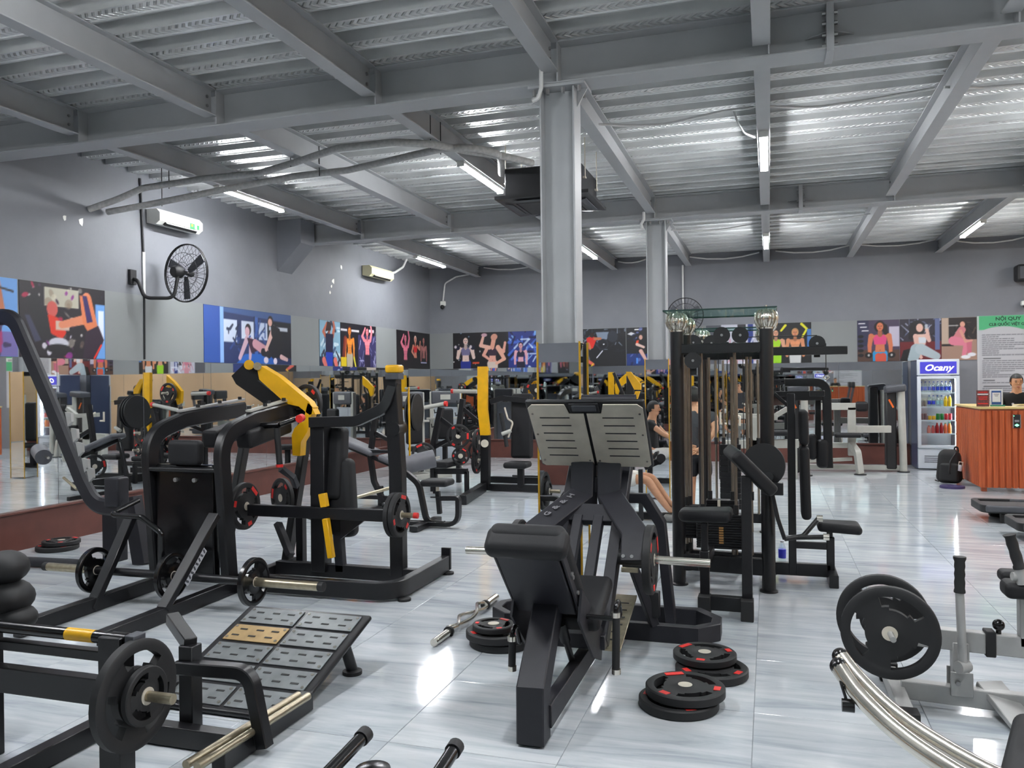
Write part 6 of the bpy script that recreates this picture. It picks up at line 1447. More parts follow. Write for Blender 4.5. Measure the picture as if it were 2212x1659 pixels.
def torso(c, x, y, s, skin, top=None, bottom=None, hair=(30, 24, 24), arms='down', abs_=False, head=True):
    "front figure: y = hip height, s = scale (1 = about 0.8 m from hip to head top)"
    dk = tuple(v * .82 for v in skin)
    c.cap(x - .07 * s, y - .35 * s, x - .06 * s, y, .06 * s, .085 * s, bottom or skin); c.cap(x + .07 * s, y - .35 * s, x + .06 * s, y, .06 * s, .085 * s, bottom or skin)
    c.poly([(x - .10 * s, y), (x + .10 * s, y), (x + .085 * s, y + .18 * s), (x + .15 * s, y + .40 * s), (x - .15 * s, y + .40 * s), (x - .085 * s, y + .18 * s)], skin)
    if arms == 'down': A = [(-1, .17, .38, .20, .18, .20, -.02), (1, .17, .38, .20, .18, .20, -.02)]
    elif arms == 'up': A = [(-1, .15, .38, .24, .46, .10, .64), (1, .15, .38, .22, .58, .16, .78)]
    elif arms == 'hold': A = [(-1, .16, .37, .22, .14, .20, .36), (1, .16, .37, .22, .14, .20, .36)]
    else: A = [(-1, .15, .38, .24, .22, .08, .10), (1, .15, .38, .30, .30, .34, .52)]
    for (g_, ax, ay, bx, by, cx_, cy_) in A:
        c.cap(x + g_ * ax * s, y + ay * s, x + g_ * bx * s, y + by * s, .05 * s, .042 * s, skin); c.cap(x + g_ * bx * s, y + by * s, x + g_ * cx_ * s, y + cy_ * s, .04 * s, .03 * s, skin)
        c.ell(x + g_ * cx_ * s, y + cy_ * s, .035 * s, .04 * s, skin)
    if abs_:
        for k in range(3):
            for g_ in (-1, 1): c.ell(x + g_ * .03 * s, y + (.06 + .06 * k) * s, .024 * s, .022 * s, dk, al=.55)
        for g_ in (-1, 1): c.ell(x + g_ * .06 * s, y + .30 * s, .06 * s, .05 * s, tuple(min(255, v * 1.08) for v in skin)); c.cap(x + g_ * .02 * s, y + .25 * s, x + g_ * .10 * s, y + .255 * s, .008 * s, .008 * s, dk, .6)
    else: c.ell(x, y + .08 * s, .012 * s, .012 * s, dk)
    if bottom: c.poly([(x - .125 * s, y - .12 * s), (x + .125 * s, y - .12 * s), (x + .105 * s, y + .04 * s), (x - .105 * s, y + .04 * s)], bottom)
    if top: c.poly([(x - .11 * s, y + .20 * s), (x + .11 * s, y + .20 * s), (x + .13 * s, y + .33 * s), (x + .07 * s, y + .41 * s), (x, y + .34 * s), (x - .07 * s, y + .41 * s), (x - .13 * s, y + .33 * s)], top)
    if head:
        c.cap(x, y + .40 * s, x, y + .50 * s, .045 * s, .04 * s, dk); c.ell(x, y + .585 * s, .088 * s, .105 * s, hair); c.ell(x, y + .565 * s, .065 * s, .088 * s, skin)
        for g_ in (-1, 1): c.ell(x + g_ * .026 * s, y + .58 * s, .012 * s, .007 * s, (50, 36, 34))
        c.ell(x, y + .525 * s, .022 * s, .008 * s, (170, 70, 70)); c.ell(x, y + .553 * s, .009 * s, .014 * s, dk)
XW = XL + .004; YW = YB - .004; DN = (1, 0, 0); ZB = 1.965
def left(c, y0, label): poster(c, (XW, y0, ZB), (0, 1, 0), (1, 0, 0), label)
def back(c, x0, label): poster(c, (x0, YW, ZB), (1, 0, 0), (0, -1, 0), label)
# left wall
c = Canvas(1.05, .79, (120, 170, 226)); c.rect(0, 0, 1.05, .25, (130, 120, 180)).rect(.0, .42, 1.05, .45, (70, 110, 170)).streaks(30, 0, 1, .05, .4, ((60, 50, 90), (190, 60, 120), (30, 30, 50)), .03).cap(.80, .72, .86, .45, .06, .05, SK2).cap(.86, .45, .70, .38, .05, .04, SK2).cap(.78, .70, 1.0, .66, .01, .01, (30, 30, 30))
left(c, 5.30, 'pale blue gym photo poster with orange arm, next to the red shirt poster')
c = Canvas(1.12, .79, (34, 24, 36)); c.noise(.8, n=26, cols=((230, 226, 220), (90, 50, 90), (40, 40, 60)), rmax=.022, seed=3).rect(.30, .55, .75, .75, (196, 192, 176)).noise(.5, .3, .8, 20, ((150, 130, 110), (226, 220, 200)), .06, 5)
c.rect(.98, .0, 1.12, .62, (120, 170, 226)).rect(1.02, .2, 1.1, .55, (226, 234, 246)).noise(.9, 0, .7, 24, ((196, 40, 90), (150, 60, 150), (230, 226, 236), (60, 30, 60)), .05, 8)
c.poly([(.08, .62), (.22, .68), (.40, .22), (.26, .16)], (28, 26, 36)).poly([(.06, .44), (.12, .44), (.26, .18), (.18, .16)], (70, 70, 96)).ell(.40, .52, .07, .085, (214, 104, 96)).poly([(.34, .46), (.46, .44), (.58, .28), (.52, .20), (.38, .26)], (224, 60, 30)).rect(.44, .30, .62, .40, (214, 190, 176)).ell(.48, .16, .13, .06, (206, 206, 216)).ell(.48, .10, .16, .05, (30, 28, 34))
c.cap(.52, .36, .84, .44, .04, .055, (226, 150, 116)).cap(.84, .44, .86, .68, .05, .06, (232, 150, 112)).poly([(.76, .70), (.92, .70), (1.02, .34), (.90, .26), (.80, .40)], (226, 140, 96)).poly([(.80, .70), (.86, .70), (.94, .42), (.86, .40)], (60, 40, 110)).poly([(.84, .30), (1.02, .38), (1.10, .22), (.98, .0), (.80, .0)], (52, 28, 54)).cap(1.06, .16, .96, .01, .012, .012, (230, 60, 40))
left(c, 6.37, 'photo poster of a red-shirted figure coached by a woman in dark leggings')
c = Canvas(2.10, .79, (44, 62, 110)); c.rect(.0, .0, .36, .79, (56, 96, 170)).rect(.34, .0, .42, .79, (150, 186, 232)).rect(.42, .30, .72, .62, (206, 216, 232)).rect(.82, .36, 1.12, .62, (206, 214, 230)).rect(1.24, .36, 1.46, .62, (196, 206, 226)).rect(1.14, .0, 1.22, .79, (70, 110, 180)).poly([(.42, .79), (2.1, .79), (2.1, .66), (.42, .72)], (70, 100, 150)).rect(1.46, .1, 2.1, .66, (26, 28, 40)).rect(1.5, .52, 2.0, .58, (200, 206, 216)).streaks(30, .42, 1.4, .2, .5, ((30, 40, 70), (60, 90, 150)), .02)
c.poly([(.7, .0), (1.7, .0), (1.5, .16), (.9, .14)], (44, 110, 190)).cap(.78, .08, .95, .36, .035, .05, (206, 176, 190)).cap(1.02, .08, 1.05, .34, .03, .05, (206, 176, 190)).ell(.98, .50, .07, .085, (40, 30, 40)).ell(.96, .47, .055, .07, (214, 176, 186)).poly([(.95, .38), (1.15, .36), (1.32, .22), (1.05, .16)], (70, 40, 66)).cap(1.15, .30, 1.4, .2, .07, .08, (206, 160, 170)).cap(1.35, .18, 1.5, .14, .06, .05, (40, 36, 50))
c.cap(1.62, .55, 1.42, .22, .055, .03, (226, 190, 180)).poly([(1.55, .62), (1.78, .56), (1.86, .34), (1.66, .30), (1.56, .46)], (30, 30, 36)).ell(1.54, .66, .07, .08, (50, 34, 32)).ell(1.53, .64, .055, .06, (226, 180, 166)).cap(1.78, .30, 1.82, .12, .07, .05, (30, 30, 36)).cap(1.82, .12, 1.98, .08, .04, .03, (214, 180, 180)).ell(1.42, .06, .06, .05, (226, 214, 226)).ell(1.66, .05, .05, .05, (226, 214, 226))
left(c, 9.20, 'blue-toned photo poster of a woman on the floor with a trainer bending over')
c = Canvas(2.08, .79, (30, 28, 40)); c.rect(0, 0, .70, .79, (150, 186, 206)).streaks(26, 0, .68, 0, .78, ((226, 236, 240), (60, 90, 130), (40, 40, 60)), .03, 4).rect(0, 0, .5, .16, (40, 60, 90)).rect(1.36, 0, 2.08, .6, (66, 64, 110)).streaks(40, 1.36, 2.06, 0, .6, ((206, 206, 236), (40, 36, 70)), .01, 9).rect(.72, .64, .95, .68, (220, 216, 220)).rect(1.10, .64, 1.4, .68, (220, 216, 220)).rect(1.7, .66, 2.0, .72, (220, 206, 214))
torso(c, .32, .22, .8, (200, 120, 96), (34, 36, 70), (44, 80, 190), arms='up', hair=(60, 40, 40)); c.poly([(.20, .60), (.36, .62), (.40, .74), (.26, .78)], (70, 44, 40)).poly([(.20, .24), (.44, .24), (.46, .56), (.20, .56)], (36, 38, 74)).cap(.14, .1, .20, .01, .06, .05, (226, 130, 120)).cap(.52, .1, .56, .01, .06, .05, (226, 130, 120))
torso(c, 1.04, .20, .78, (232, 150, 60), None, (190, 180, 160), arms='down', abs_=True, hair=(120, 50, 30)); c.cap(.88, .5, .82, .2, .06, .05, (150, 60, 44), .8).rect(.72, .0, .92, .17, (232, 206, 40)).cap(1.20, .16, 1.26, .0, .03, .02, (220, 210, 70))
torso(c, 1.72, .20, .82, (232, 140, 150), None, (40, 36, 60), arms='up', abs_=True)
left(c, 12.16, 'three-part photo poster of a blue-shorts lifter, a golden torso and a pink torso')
c = Canvas(1.70, .79, (28, 24, 30)); torso(c, .42, .14, .86, (206, 120, 140), None, (26, 22, 30), arms='up', abs_=True); torso(c, .92, .20, .74, (206, 140, 120), (210, 50, 56), (30, 26, 30), arms='flex', hair=(220, 200, 190)); torso(c, 1.36, .20, .74, (178, 120, 116), None, (30, 28, 36), arms='down', abs_=True); c.rect(1.20, .12, 1.52, .15, (190, 190, 220))
left(c, 15.16, 'dark photo poster of three bodybuilders nearest the far corner')
# back wall
c = Canvas(1.93, .79, (26, 24, 30)); c.noise(.8, 0, .7, 16, ((236, 236, 240), (150, 180, 206)), .022, 11).rect(1.30, 0, 1.93, .79, (48, 66, 140)).streaks(40, 1.30, 1.92, 0, .78, ((150, 196, 240), (90, 130, 220), (24, 30, 70), (210, 226, 246)), .03, 12).rect(.46, .1, .62, .14, (206, 86, 50))
torso(c, .30, .12, .86, (230, 206, 196), (130, 126, 160), (50, 66, 150), arms='hold'); 
for x in (.11, .47): c.ell(x, .46, .055, .05, (30, 30, 60)); c.ell(x - .05, .48, .03, .035, (214, 206, 214))
torso(c, .93, .10, .86, (230, 176, 160), (66, 46, 66), (214, 200, 190), arms='flex', head=False); c.cap(.86, .45, .66, .50, .045, .04, (230, 186, 170)).cap(.66, .50, .72, .70, .04, .03, (230, 186, 170)).cap(.93, .48, .96, .62, .05, .05, (226, 170, 150)).ell(.97, .68, .08, .07, (214, 160, 140), .5).ell(.74, .73, .07, .04, (206, 170, 180)).cap(1.06, .45, 1.2, .2, .055, .04, (230, 180, 160)).cap(1.2, .2, 1.02, .1, .04, .03, (230, 180, 160))
torso(c, 1.58, .10, .66, (226, 176, 186), (36, 34, 66), (30, 28, 60), arms='down', hair=(24, 22, 40))
back(c, -6.73, 'photo poster of two fit women and a blue gym view, by the far corner')
c = Canvas(.96, .79, (26, 26, 32)); c.streaks(46, 0, .95, .3, .78, ((70, 80, 96), (150, 160, 176), (40, 44, 56)), .012, 14).poly([(.32, .72), (.60, .72), (.56, .56), (.38, .54)], (140, 152, 170)).ell(.47, .46, .115, .115, (52, 56, 70)).ell(.47, .46, .095, .095, (30, 32, 42)).rect(.39, .42, .56, .47, (20, 20, 26)).ell(.49, .46, .018, .015, (236, 236, 240)).ell(.68, .62, .11, .12, (52, 56, 68)).cap(.34, .18, .46, .32, .012, .012, (214, 214, 224))
c.poly([(.12, .60), (.26, .64), (.34, .58), (.26, .38), (.14, .36)], (224, 54, 40)).ell(.24, .66, .045, .055, (60, 34, 30)).cap(.30, .58, .42, .58, .03, .025, SK2).cap(.16, .48, .20, .38, .03, .025, SK2).ell(.03, .44, .06, .07, (214, 80, 46)).poly([(.04, .34), (.14, .30), (.20, .14), (.10, .10), (.02, .2)], (110, 116, 130)).cap(.02, .3, .10, .14, .05, .04, (220, 116, 100)).cap(.10, .14, .26, .04, .04, .03, (220, 110, 96)).cap(.26, .05, .22, .0, .012, .012, (226, 206, 40))
back(c, -3.81, 'dark photo poster of two men in red at a plate machine, beside the near column')
c = Canvas(.80, .79, (28, 28, 34)); c.rect(0, 0, .8, .25, (40, 66, 130)).poly([(.02, .66), (.10, .70), (.20, .66), (.12, .62)], (226, 226, 230)).cap(.18, .75, .32, .75, .012, .012, (240, 240, 240)).noise(.8, 0, .3, 14, ((120, 130, 190), (30, 40, 80)), .05, 17).rect(.20, .04, .24, .16, (90, 150, 226))
c.ell(.30, .60, .045, .06, (40, 30, 30)).ell(.30, .585, .038, .05, (220, 176, 160)).poly([(.22, .52), (.38, .52), (.40, .34), (.24, .34)], (28, 24, 28)).poly([(.21, .52), (.26, .53), (.25, .42), (.19, .44)], (236, 92, 50)).cap(.22, .44, .36, .38, .03, .025, (226, 196, 186)).cap(.28, .32, .38, .28, .06, .05, (30, 26, 30)).cap(.30, .30, .40, .12, .04, .03, (222, 180, 170))
back(c, -2.84, 'dark photo poster of a seated trainer with crossed arms, beside the far column')
c = Canvas(1.04, .79, (196, 196, 208)); c.rect(0, 0, .3, .79, (96, 98, 106)).rect(.62, .2, .78, .79, (60, 58, 62)).rect(.82, 0, .92, .79, (50, 70, 140)).streaks(22, .3, 1.0, 0, .4, ((40, 40, 50), (226, 226, 236), (206, 150, 166)), .02, 21); torso(c, .55, .10, .5, (214, 160, 166), (206, 130, 150), (206, 150, 160))
back(c, -1.22, 'pale photo poster behind the glass top of the cable tower')
c = Canvas(.90, .79, (28, 28, 30)); c.cap(.10, .74, .20, .60, .025, .02, (226, 222, 50)).cap(.20, .60, .12, .50, .02, .02, (226, 222, 50)).cap(.42, .74, .34, .64, .025, .02, (226, 222, 50)).cap(.72, .76, .82, .66, .025, .02, (226, 222, 50)).cap(.82, .66, .74, .52, .02, .02, (226, 222, 50)).rect(.82, .3, .9, .66, (80, 130, 190))
torso(c, .24, .18, .72, (220, 168, 140), (170, 214, 40), (160, 210, 40), arms='hold'); torso(c, .60, .16, .76, (214, 150, 112), None, (206, 206, 206), arms='down', abs_=True, hair=(190, 150, 100))
back(c, -.11, 'photo poster of a woman in lime green beside a shirtless blond man')
c = Canvas(.74, .79, (84, 70, 96)); c.rect(0, 0, .74, .22, (96, 70, 60)).rect(0, .30, .2, .79, (60, 60, 90)).rect(.56, .28, .74, .66, (196, 190, 206))
for k in range(3): c.rect(.02 + .03 * k, .72 - .07 * k, .14 + .03 * k, .74 - .07 * k, (236, 236, 240))
for k in range(5): c.ell(.06, .12 + .09 * k, .05, .03, (24, 22, 26))
c.ell(.40, .66, .10, .10, (36, 24, 24)).cap(.48, .66, .52, .46, .05, .03, (36, 24, 24)); torso(c, .40, .14, .92, (214, 132, 96), (226, 86, 140), (44, 160, 214), arms='down', hair=(36, 24, 24)); c.rect(.18, 0, .62, .0, (0, 0, 0))
c.cap(.37, .1, .37, .0, .06, .055, (214, 100, 80)).cap(.45, .1, .45, .0, .06, .055, (214, 100, 80))
for x in (.20, .60): c.ell(x, .12, .065, .055, (22, 22, 24)); c.ell(x, .12, .02, .025, (190, 190, 190))
back(c, 1.62, 'photo poster of a woman in pink top and blue shorts holding dumbbells')
c = Canvas(.71, .79, (56, 50, 66)); c.streaks(40, 0, .7, .4, .78, ((120, 130, 160), (30, 30, 40), (180, 186, 206)), .012, 31).rect(0, .0, .71, .36, (120, 36, 44)).poly([(0, 0), (.25, .0), (.2, .24), (.06, .2)], (24, 22, 26)).rect(.60, .2, .68, .79, (110, 120, 160))
c.ell(.30, .60, .13, .16, (28, 22, 26)).cap(.22, .6, .20, .44, .06, .05, (28, 22, 26)).ell(.34, .62, .06, .08, (230, 190, 176)).poly([(.24, .50), (.46, .50), (.44, .30), (.26, .28)], (228, 196, 184)).poly([(.24, .44), (.46, .44), (.44, .33), (.26, .33)], (216, 220, 226)).cap(.27, .46, .30, .20, .045, .035, (228, 190, 178)).cap(.30, .2, .36, .06, .035, .03, (228, 190, 178)).cap(.46, .47, .50, .38, .04, .035, (228, 190, 178)).cap(.50, .38, .46, .60, .03, .03, (228, 190, 178)).rect(.43, .60, .48, .68, (190, 196, 206)).cap(.28, .22, .22, .02, .10, .09, (176, 190, 196)).cap(.36, .22, .62, .08, .10, .07, (186, 198, 204))
back(c, 2.365, 'photo poster of a woman in white top and pale leggings taking a mirror picture')
c = Canvas(.585, .79, (176, 146, 130)); c.rect(0, .38, .585, .79, (52, 44, 46)).streaks(24, .0, .58, .4, .7, ((206, 206, 206), (30, 28, 30), (110, 90, 80)), .012, 41).rect(0, .30, .12, .79, (196, 176, 160)).rect(.0, .26, .2, .30, (36, 32, 34))
c.ell(.36, .66, .06, .09, (56, 40, 36)).cap(.40, .66, .42, .44, .04, .02, (40, 30, 30)).ell(.35, .66, .042, .055, (226, 176, 156)).cap(.34, .56, .26, .40, .065, .075, (214, 140, 146)).cap(.20, .36, .42, .32, .085, .06, (224, 140, 160)).cap(.42, .33, .37, .10, .05, .035, (224, 140, 160)).cap(.46, .33, .46, .14, .045, .035, (206, 120, 140)).cap(.32, .54, .40, .34, .025, .022, (222, 166, 150)).cap(.40, .34, .50, .36, .02, .02, (222, 166, 150)).ell(.40, .055, .08, .035, (236, 236, 240)).ell(.50, .10, .07, .035, (230, 230, 236))
back(c, 3.075, 'photo poster of a woman in pink leggings crouching on a bench')
# rules board
c = Canvas(1.56, 1.66, (196, 196, 200), .0125); c.rect(0, 1.40, 1.56, 1.66, (94, 188, 138)).rect(.9, 1.0, 1.56, 1.45, (94, 188, 138)); c.ell(.42, .74, .78, .72, (198, 198, 202)).rect(0, 0, 1.56, .9, (198, 198, 202)); c.rect(0, 0, .03, 1.66, (206, 206, 208))
rg = random.Random(5); y = 1.30
while y > .06:
    if rg.random() < .14: y -= .03; c.rect(.10, y, .10 + rg.uniform(.15, .45), y + .016, (60, 60, 64), .8); y -= .04; continue
    x1 = rg.choice((.35, .6, .9, 1.1, 1.25, 1.35)); x1 = min(x1, .9 if y > 1.1 else 1.5); x = .08
    while x < x1: w_ = rg.uniform(.03, .09); c.rect(x, y, min(x + w_, x1), y + .013, (84, 84, 90), .75); x += w_ + .011
    y -= .037
c.poly([(.98, 1.33), (1.56, 1.35), (1.56, 1.25), (.94, 1.23)], (226, 230, 226)); c.rect(1.03, 1.295, 1.5, 1.31, (90, 90, 96), .8); c.rect(1.05, 1.265, 1.5, 1.28, (90, 90, 96), .8)
sb = poster(c, (3.665, YW, 1.11), (1, 0, 0), (0, -1, 0), 'tall green-headed rules board with fine print behind the reception desk', None, 'rules_board', 'sign')
MAT['ink'] = mat('dark green ink', (20, 52, 40), 0.5); MAT['gold2'] = mat('golden star print', (214, 176, 50), 0.5)
frb = frame_from(x=(1, 0, 0), z=(0, -1, 0))
text_mesh('NỘI QUY', .085, 'heading', 'ink', sb, (4.17, YW - .0075, 2.705), frb, bold=.002, sx=1.15)
text_mesh('CLB QUỐC VIỆT GYM & FITNESS', .068, 'subheading', 'ink', sb, (3.86, YW - .0075, 2.605), frb, bold=.002, align='LEFT')
text_mesh('A', .085, 'heading', 'ink', sb, (4.47, YW - .0075, 2.705), frb, bold=.002, sx=1.15)
# ================================================================ PEOPLE
def skinmesh(nodes, edges, name, mt, parent, root, sub=2, label=None):
    "continuous body grown over a skeleton: nodes {key: (pos, rx, ry)}"
    keys = list(nodes); idx = {k: i for i, k in enumerate(keys)}
    me = bpy.data.meshes.new(name); me.from_pydata([nodes[k][0] for k in keys], [(idx[a], idx[b]) for a, b in edges], []); me.update()
    o = bpy.data.objects.new('tmp_skin', me); COL.objects.link(o)
    o.modifiers.new('Skin', 'SKIN'); o.modifiers['Skin'].use_smooth_shade = True
    for k in keys: v = me.skin_vertices[0].data[idx[k]]; v.radius = (nodes[k][1], nodes[k][2] if len(nodes[k]) > 2 else nodes[k][1]); v.use_root = (k == root)
    s = o.modifiers.new('Sub', 'SUBSURF'); s.levels = sub; s.render_levels = sub
    dg = bpy.context.evaluated_depsgraph_get(); m2 = bpy.data.meshes.new_from_object(o.evaluated_get(dg)); m2.name = name
    bpy.data.objects.remove(o); bpy.data.meshes.remove(me)
    off = Vector(LOC[parent.name]); m2.transform(Matrix.Translation(-off)); m2.materials.clear(); m2.materials.append(MAT[mt])
    m2.polygons.foreach_set('use_smooth', [True] * len(m2.polygons))
    return link(name, m2, parent, label)
def hand(nodes, edges, key, wrist, dirv, palm_n, curl=.5, s=1.0):
    "palm and five fingers hung on the wrist node"
    d = V3(dirv).normalized(); n = V3(palm_n); n = (n - d * n.dot(d)).normalized(); sd = d.cross(n); w = V3(wrist)
    nodes[key + 'p'] = (tuple(w + d * .05 * s), .034 * s, .017 * s); edges.append((key, key + 'p'))
    for i, (off, ln) in enumerate(((-.028, .062), (-.010, .072), (.010, .068), (.027, .052))):
        b = w + d * .088 * s + sd * off * s; p1 = b + (d * math.cos(curl * .6) + n * math.sin(curl * .6)) * ln * .5 * s; p2 = p1 + (d * math.cos(curl * 1.7) + n * math.sin(curl * 1.7)) * ln * .5 * s
        for q, (p, r) in enumerate(((b, .0095), (p1, .0088), (p2, .0075))): nodes['%sf%d%d' % (key, i, q)] = (tuple(p), r * s)
        edges += [(key + 'p', '%sf%d0' % (key, i)), ('%sf%d0' % (key, i), '%sf%d1' % (key, i)), ('%sf%d1' % (key, i), '%sf%d2' % (key, i))]
    b = w + d * .035 * s - sd * .036 * s; p1 = b + (d * .7 - sd * .5 + n * .4).normalized() * .035 * s; p2 = p1 + (d * .8 + n * .6).normalized() * .028 * s
    for q, (p, r) in enumerate(((b, .011), (p1, .0098), (p2, .0085))): nodes['%st%d' % (key, q)] = (tuple(p), r * s)
    edges += [(key + 'p', key + 't0'), (key + 't0', key + 't1'), (key + 't1', key + 't2')]
def person(label, base, J, shirt, shorts, sleeve=.5, hair=None, face=None, hands=(), shoe=None, bare=.55):
    "J: joint positions; clothing skinned over the same joints"
    t = thing('person', label, 'person', base)
    R = dict(pel=(.135, .10), bel=(.125, .095), che=(.15, .105), neb=(.06, .055), hea=(.075, .085), top=(.06, .07), shL=(.056,), shR=(.056,), elL=(.04,), elR=(.04,), wrL=(.027, .022), wrR=(.027, .022), hiL=(.085,), hiR=(.085,), knL=(.056,), knR=(.056,), caL=(.052,), caR=(.052,), anL=(.036,), anR=(.036,), toL=(.036, .026), toR=(.036, .026))
    nodes = {k: (tuple(J[k]),) + R[k] for k in J}
    E = [('pel', 'bel'), ('bel', 'che'), ('che', 'neb'), ('neb', 'hea'), ('hea', 'top')]
    for s_ in 'LR':
        for a, b_ in (('che', 'sh'), ('sh', 'el'), ('el', 'wr'), ('pel', 'hi'), ('hi', 'kn'), ('kn', 'ca'), ('ca', 'an'), ('an', 'to')):
            ka = a if a in nodes else a + s_; kb = b_ + s_
            if ka in nodes and kb in nodes: E.append((ka, kb))
    for (k, d, n, c_) in hands: hand(nodes, E, k, J[k], d, n, c_)
    body = skinmesh(nodes, E, 'body', 'skin', t, 'pel')
    if hair:                                   # head volume with jaw, joined into the same body mesh
        f_ = V3(hair).normalized(); hc_, up_ = V3(J['hea']), (V3(J['top']) - V3(J['hea'])).normalized(); fr_ = frame_from(y=f_, z=up_)
        hd_ = MB().sphere(hc_ + up_ * .03, .1, 18, 14, (.76, .93, 1.05), fr_).sphere(hc_ - up_ * .045 + f_ * .012, .07, 14, 10, (.82, .95, .9), fr_)
        bmh = bmesh.new(); bmh.from_mesh(body.data); off_ = Vector(LOC[t.name])
        vv = [bmh.verts.new(V3(v_) - off_) for v_ in hd_.v]
        for q_ in hd_.f:
            try: bmh.faces.new([vv[i_] for i_ in q_]).smooth = True
            except ValueError: pass
        bmesh.ops.recalc_face_normals(bmh, faces=bmh.faces); bmh.to_mesh(body.data); bmh.free()
    lerp = lambda a, b_, u: V3(J[a]).lerp(V3(J[b_]), u)
    sn = {'a': (tuple(lerp('pel', 'bel', .1)), .155, .12), 'b': (tuple(J['bel']), .15, .118), 'c': (tuple(J['che']), .172, .125), 'n': (tuple(lerp('che', 'neb', .75)), .085, .08)}; se = [('a', 'b'), ('b', 'c'), ('c', 'n')]
    for s_ in 'LR':
        sn['s' + s_] = (tuple(J['sh' + s_]), .074); sn['e' + s_] = (tuple(lerp('sh' + s_, 'el' + s_, sleeve)), .068); se += [('c', 's' + s_), ('s' + s_, 'e' + s_)]
    skinmesh(sn, se, 'shirt', shirt, t, 'b')
    hn = {'w': (tuple(lerp('pel', 'bel', .25)), .145, .112), 'p': (tuple(J['pel']), .15, .115)}; he = [('w', 'p')]
    for s_ in 'LR':
        hn['h' + s_] = (tuple(J['hi' + s_]), .10); hn['k' + s_] = (tuple(lerp('hi' + s_, 'kn' + s_, bare)), .09); he += [('p', 'h' + s_), ('h' + s_, 'k' + s_)]
    skinmesh(hn, he, 'shorts', shorts, t, 'p')
    hc, tp = V3(J['hea']), V3(J['top'])
    if hair:
        f = V3(hair); up = (tp - hc).normalized(); fr = frame_from(y=f, z=up)
        f = f.normalized(); hm = MB().sphere(hc + up * .034 - f * .004, .112, 28, 20, (.80, .96, 1.03), fr); o_ = hc + up * .034
        keep = []
        for q_ in hm.f:
            m_ = sum((V3(hm.v[i_]) for i_ in q_), Vector()) / len(q_) - o_; ff, uu = m_.dot(f) / .1, m_.dot(up) / .1
            if not (ff > .25 and uu < .52) and not (ff > -.35 and uu < -.15) and uu > -.72: keep.append(q_)
        hm.f = keep; hm.obj('hair', 'hair', t)
        sd_ = up.cross(f)
        for g_ in (-1, 1): MB().sphere(hc + sd_ * g_ * .078 + up * .015 - f * .008, .022, 10, 8, (.5, .9, 1.3), fr).obj('ear', 'skin', t)
        MB().sphere(hc + f * .094 + up * .004, .015, 10, 8, (.9, 1.1, 1.5), fr).obj('nose', 'skin', t)
        for g_ in (-1, 1):
            MB().sphere(hc + f * .083 + sd_ * g_ * .031 + up * .028, .010, 10, 8, (1.3, .6, .55), fr).obj('eye', 'eye', t)
            MB().sphere(hc + f * .086 + sd_ * g_ * .033 + up * .047, .012, 10, 6, (1.6, .5, .4), fr).obj('eyebrow', 'hair', t)
        MB().sphere(hc + f * .083 - up * .044, .014, 10, 6, (1.5, .5, .5), fr).obj('mouth', 'lip', t)
    if shoe:
        for s_ in 'LR':
            a, b_ = V3(J['an' + s_]), V3(J['to' + s_]); d = (b_ - a); d.z = 0; d.normalize()
            MB().rbox(Vector(((a.x + b_.x) / 2, (a.y + b_.y) / 2, .045)) - d * .01, (.10, .27, .09), .035, frame_from(y=d, z=(0, 0, 1))).obj('shoe', shoe, t)
    return t
MAT['eye'] = mat('dark eye', (30, 22, 20), .3); MAT['lip'] = mat('lip', (176, 100, 92), .5)
MAT['greyshirt'] = mat('charcoal cotton', (64, 64, 68), .85, 0, .1, 30, .3, 300); MAT['navyshorts'] = mat('dark navy shorts', (26, 27, 34), .8, 0, .1, 30)
MAT['blackpolo'] = mat('black polo', (22, 22, 24), .8, 0, .1, 30, .3, 300); MAT['whitecloth'] = mat('white cloth', (220, 218, 212), .8); MAT['shoegrey'] = mat('grey trainer', (120, 118, 116), .6)
# standing man with his back turned, one hand behind him
bx, by = P(1508, 1000, Y=9.8).x, 9.8
def S(px, py, dy=0.0): return P(px, py, Y=by + dy)
J = dict(pel=(bx, by, .80), bel=(bx, by - .01, .96), che=(bx + .01, by, 1.16), neb=(bx - .03, by + .02, 1.32), hea=(bx - .045, by + .03, 1.43), top=(bx - .045, by + .03, 1.52),
         shL=(bx - .16, by, 1.23), elL=(bx - .24, by - .04, .98), wrL=(bx - .14, by - .13, .88), shR=(bx + .17, by, 1.22), elR=(bx + .215, by - .10, 1.06), wrR=(bx + .06, by - .17, .86),
         hiL=(bx - .08, by, .74), knL=(bx - .08, by, .42), caL=(bx - .08, by - .02, .30), anL=(bx - .08, by - .02, .07), toL=(bx - .08, by + .15, .035), hiR=(bx + .08, by, .74), knR=(bx + .08, by, .42), caR=(bx + .08, by - .02, .30), anR=(bx + .08, by - .02, .07), toR=(bx + .09, by + .15, .035))
person('person in charcoal shirt and dark shorts standing with one hand behind the back', (bx, by, 0), J, 'greyshirt', 'navyshorts', .62, (0, 1, .0), hands=(('wrR', (-.9, -.1, -.35), (0, -1, .2), .5), ('wrL', (.9, -.1, -.2), (0, -1, 0), .5)), shoe='shoegrey', bare=.8)
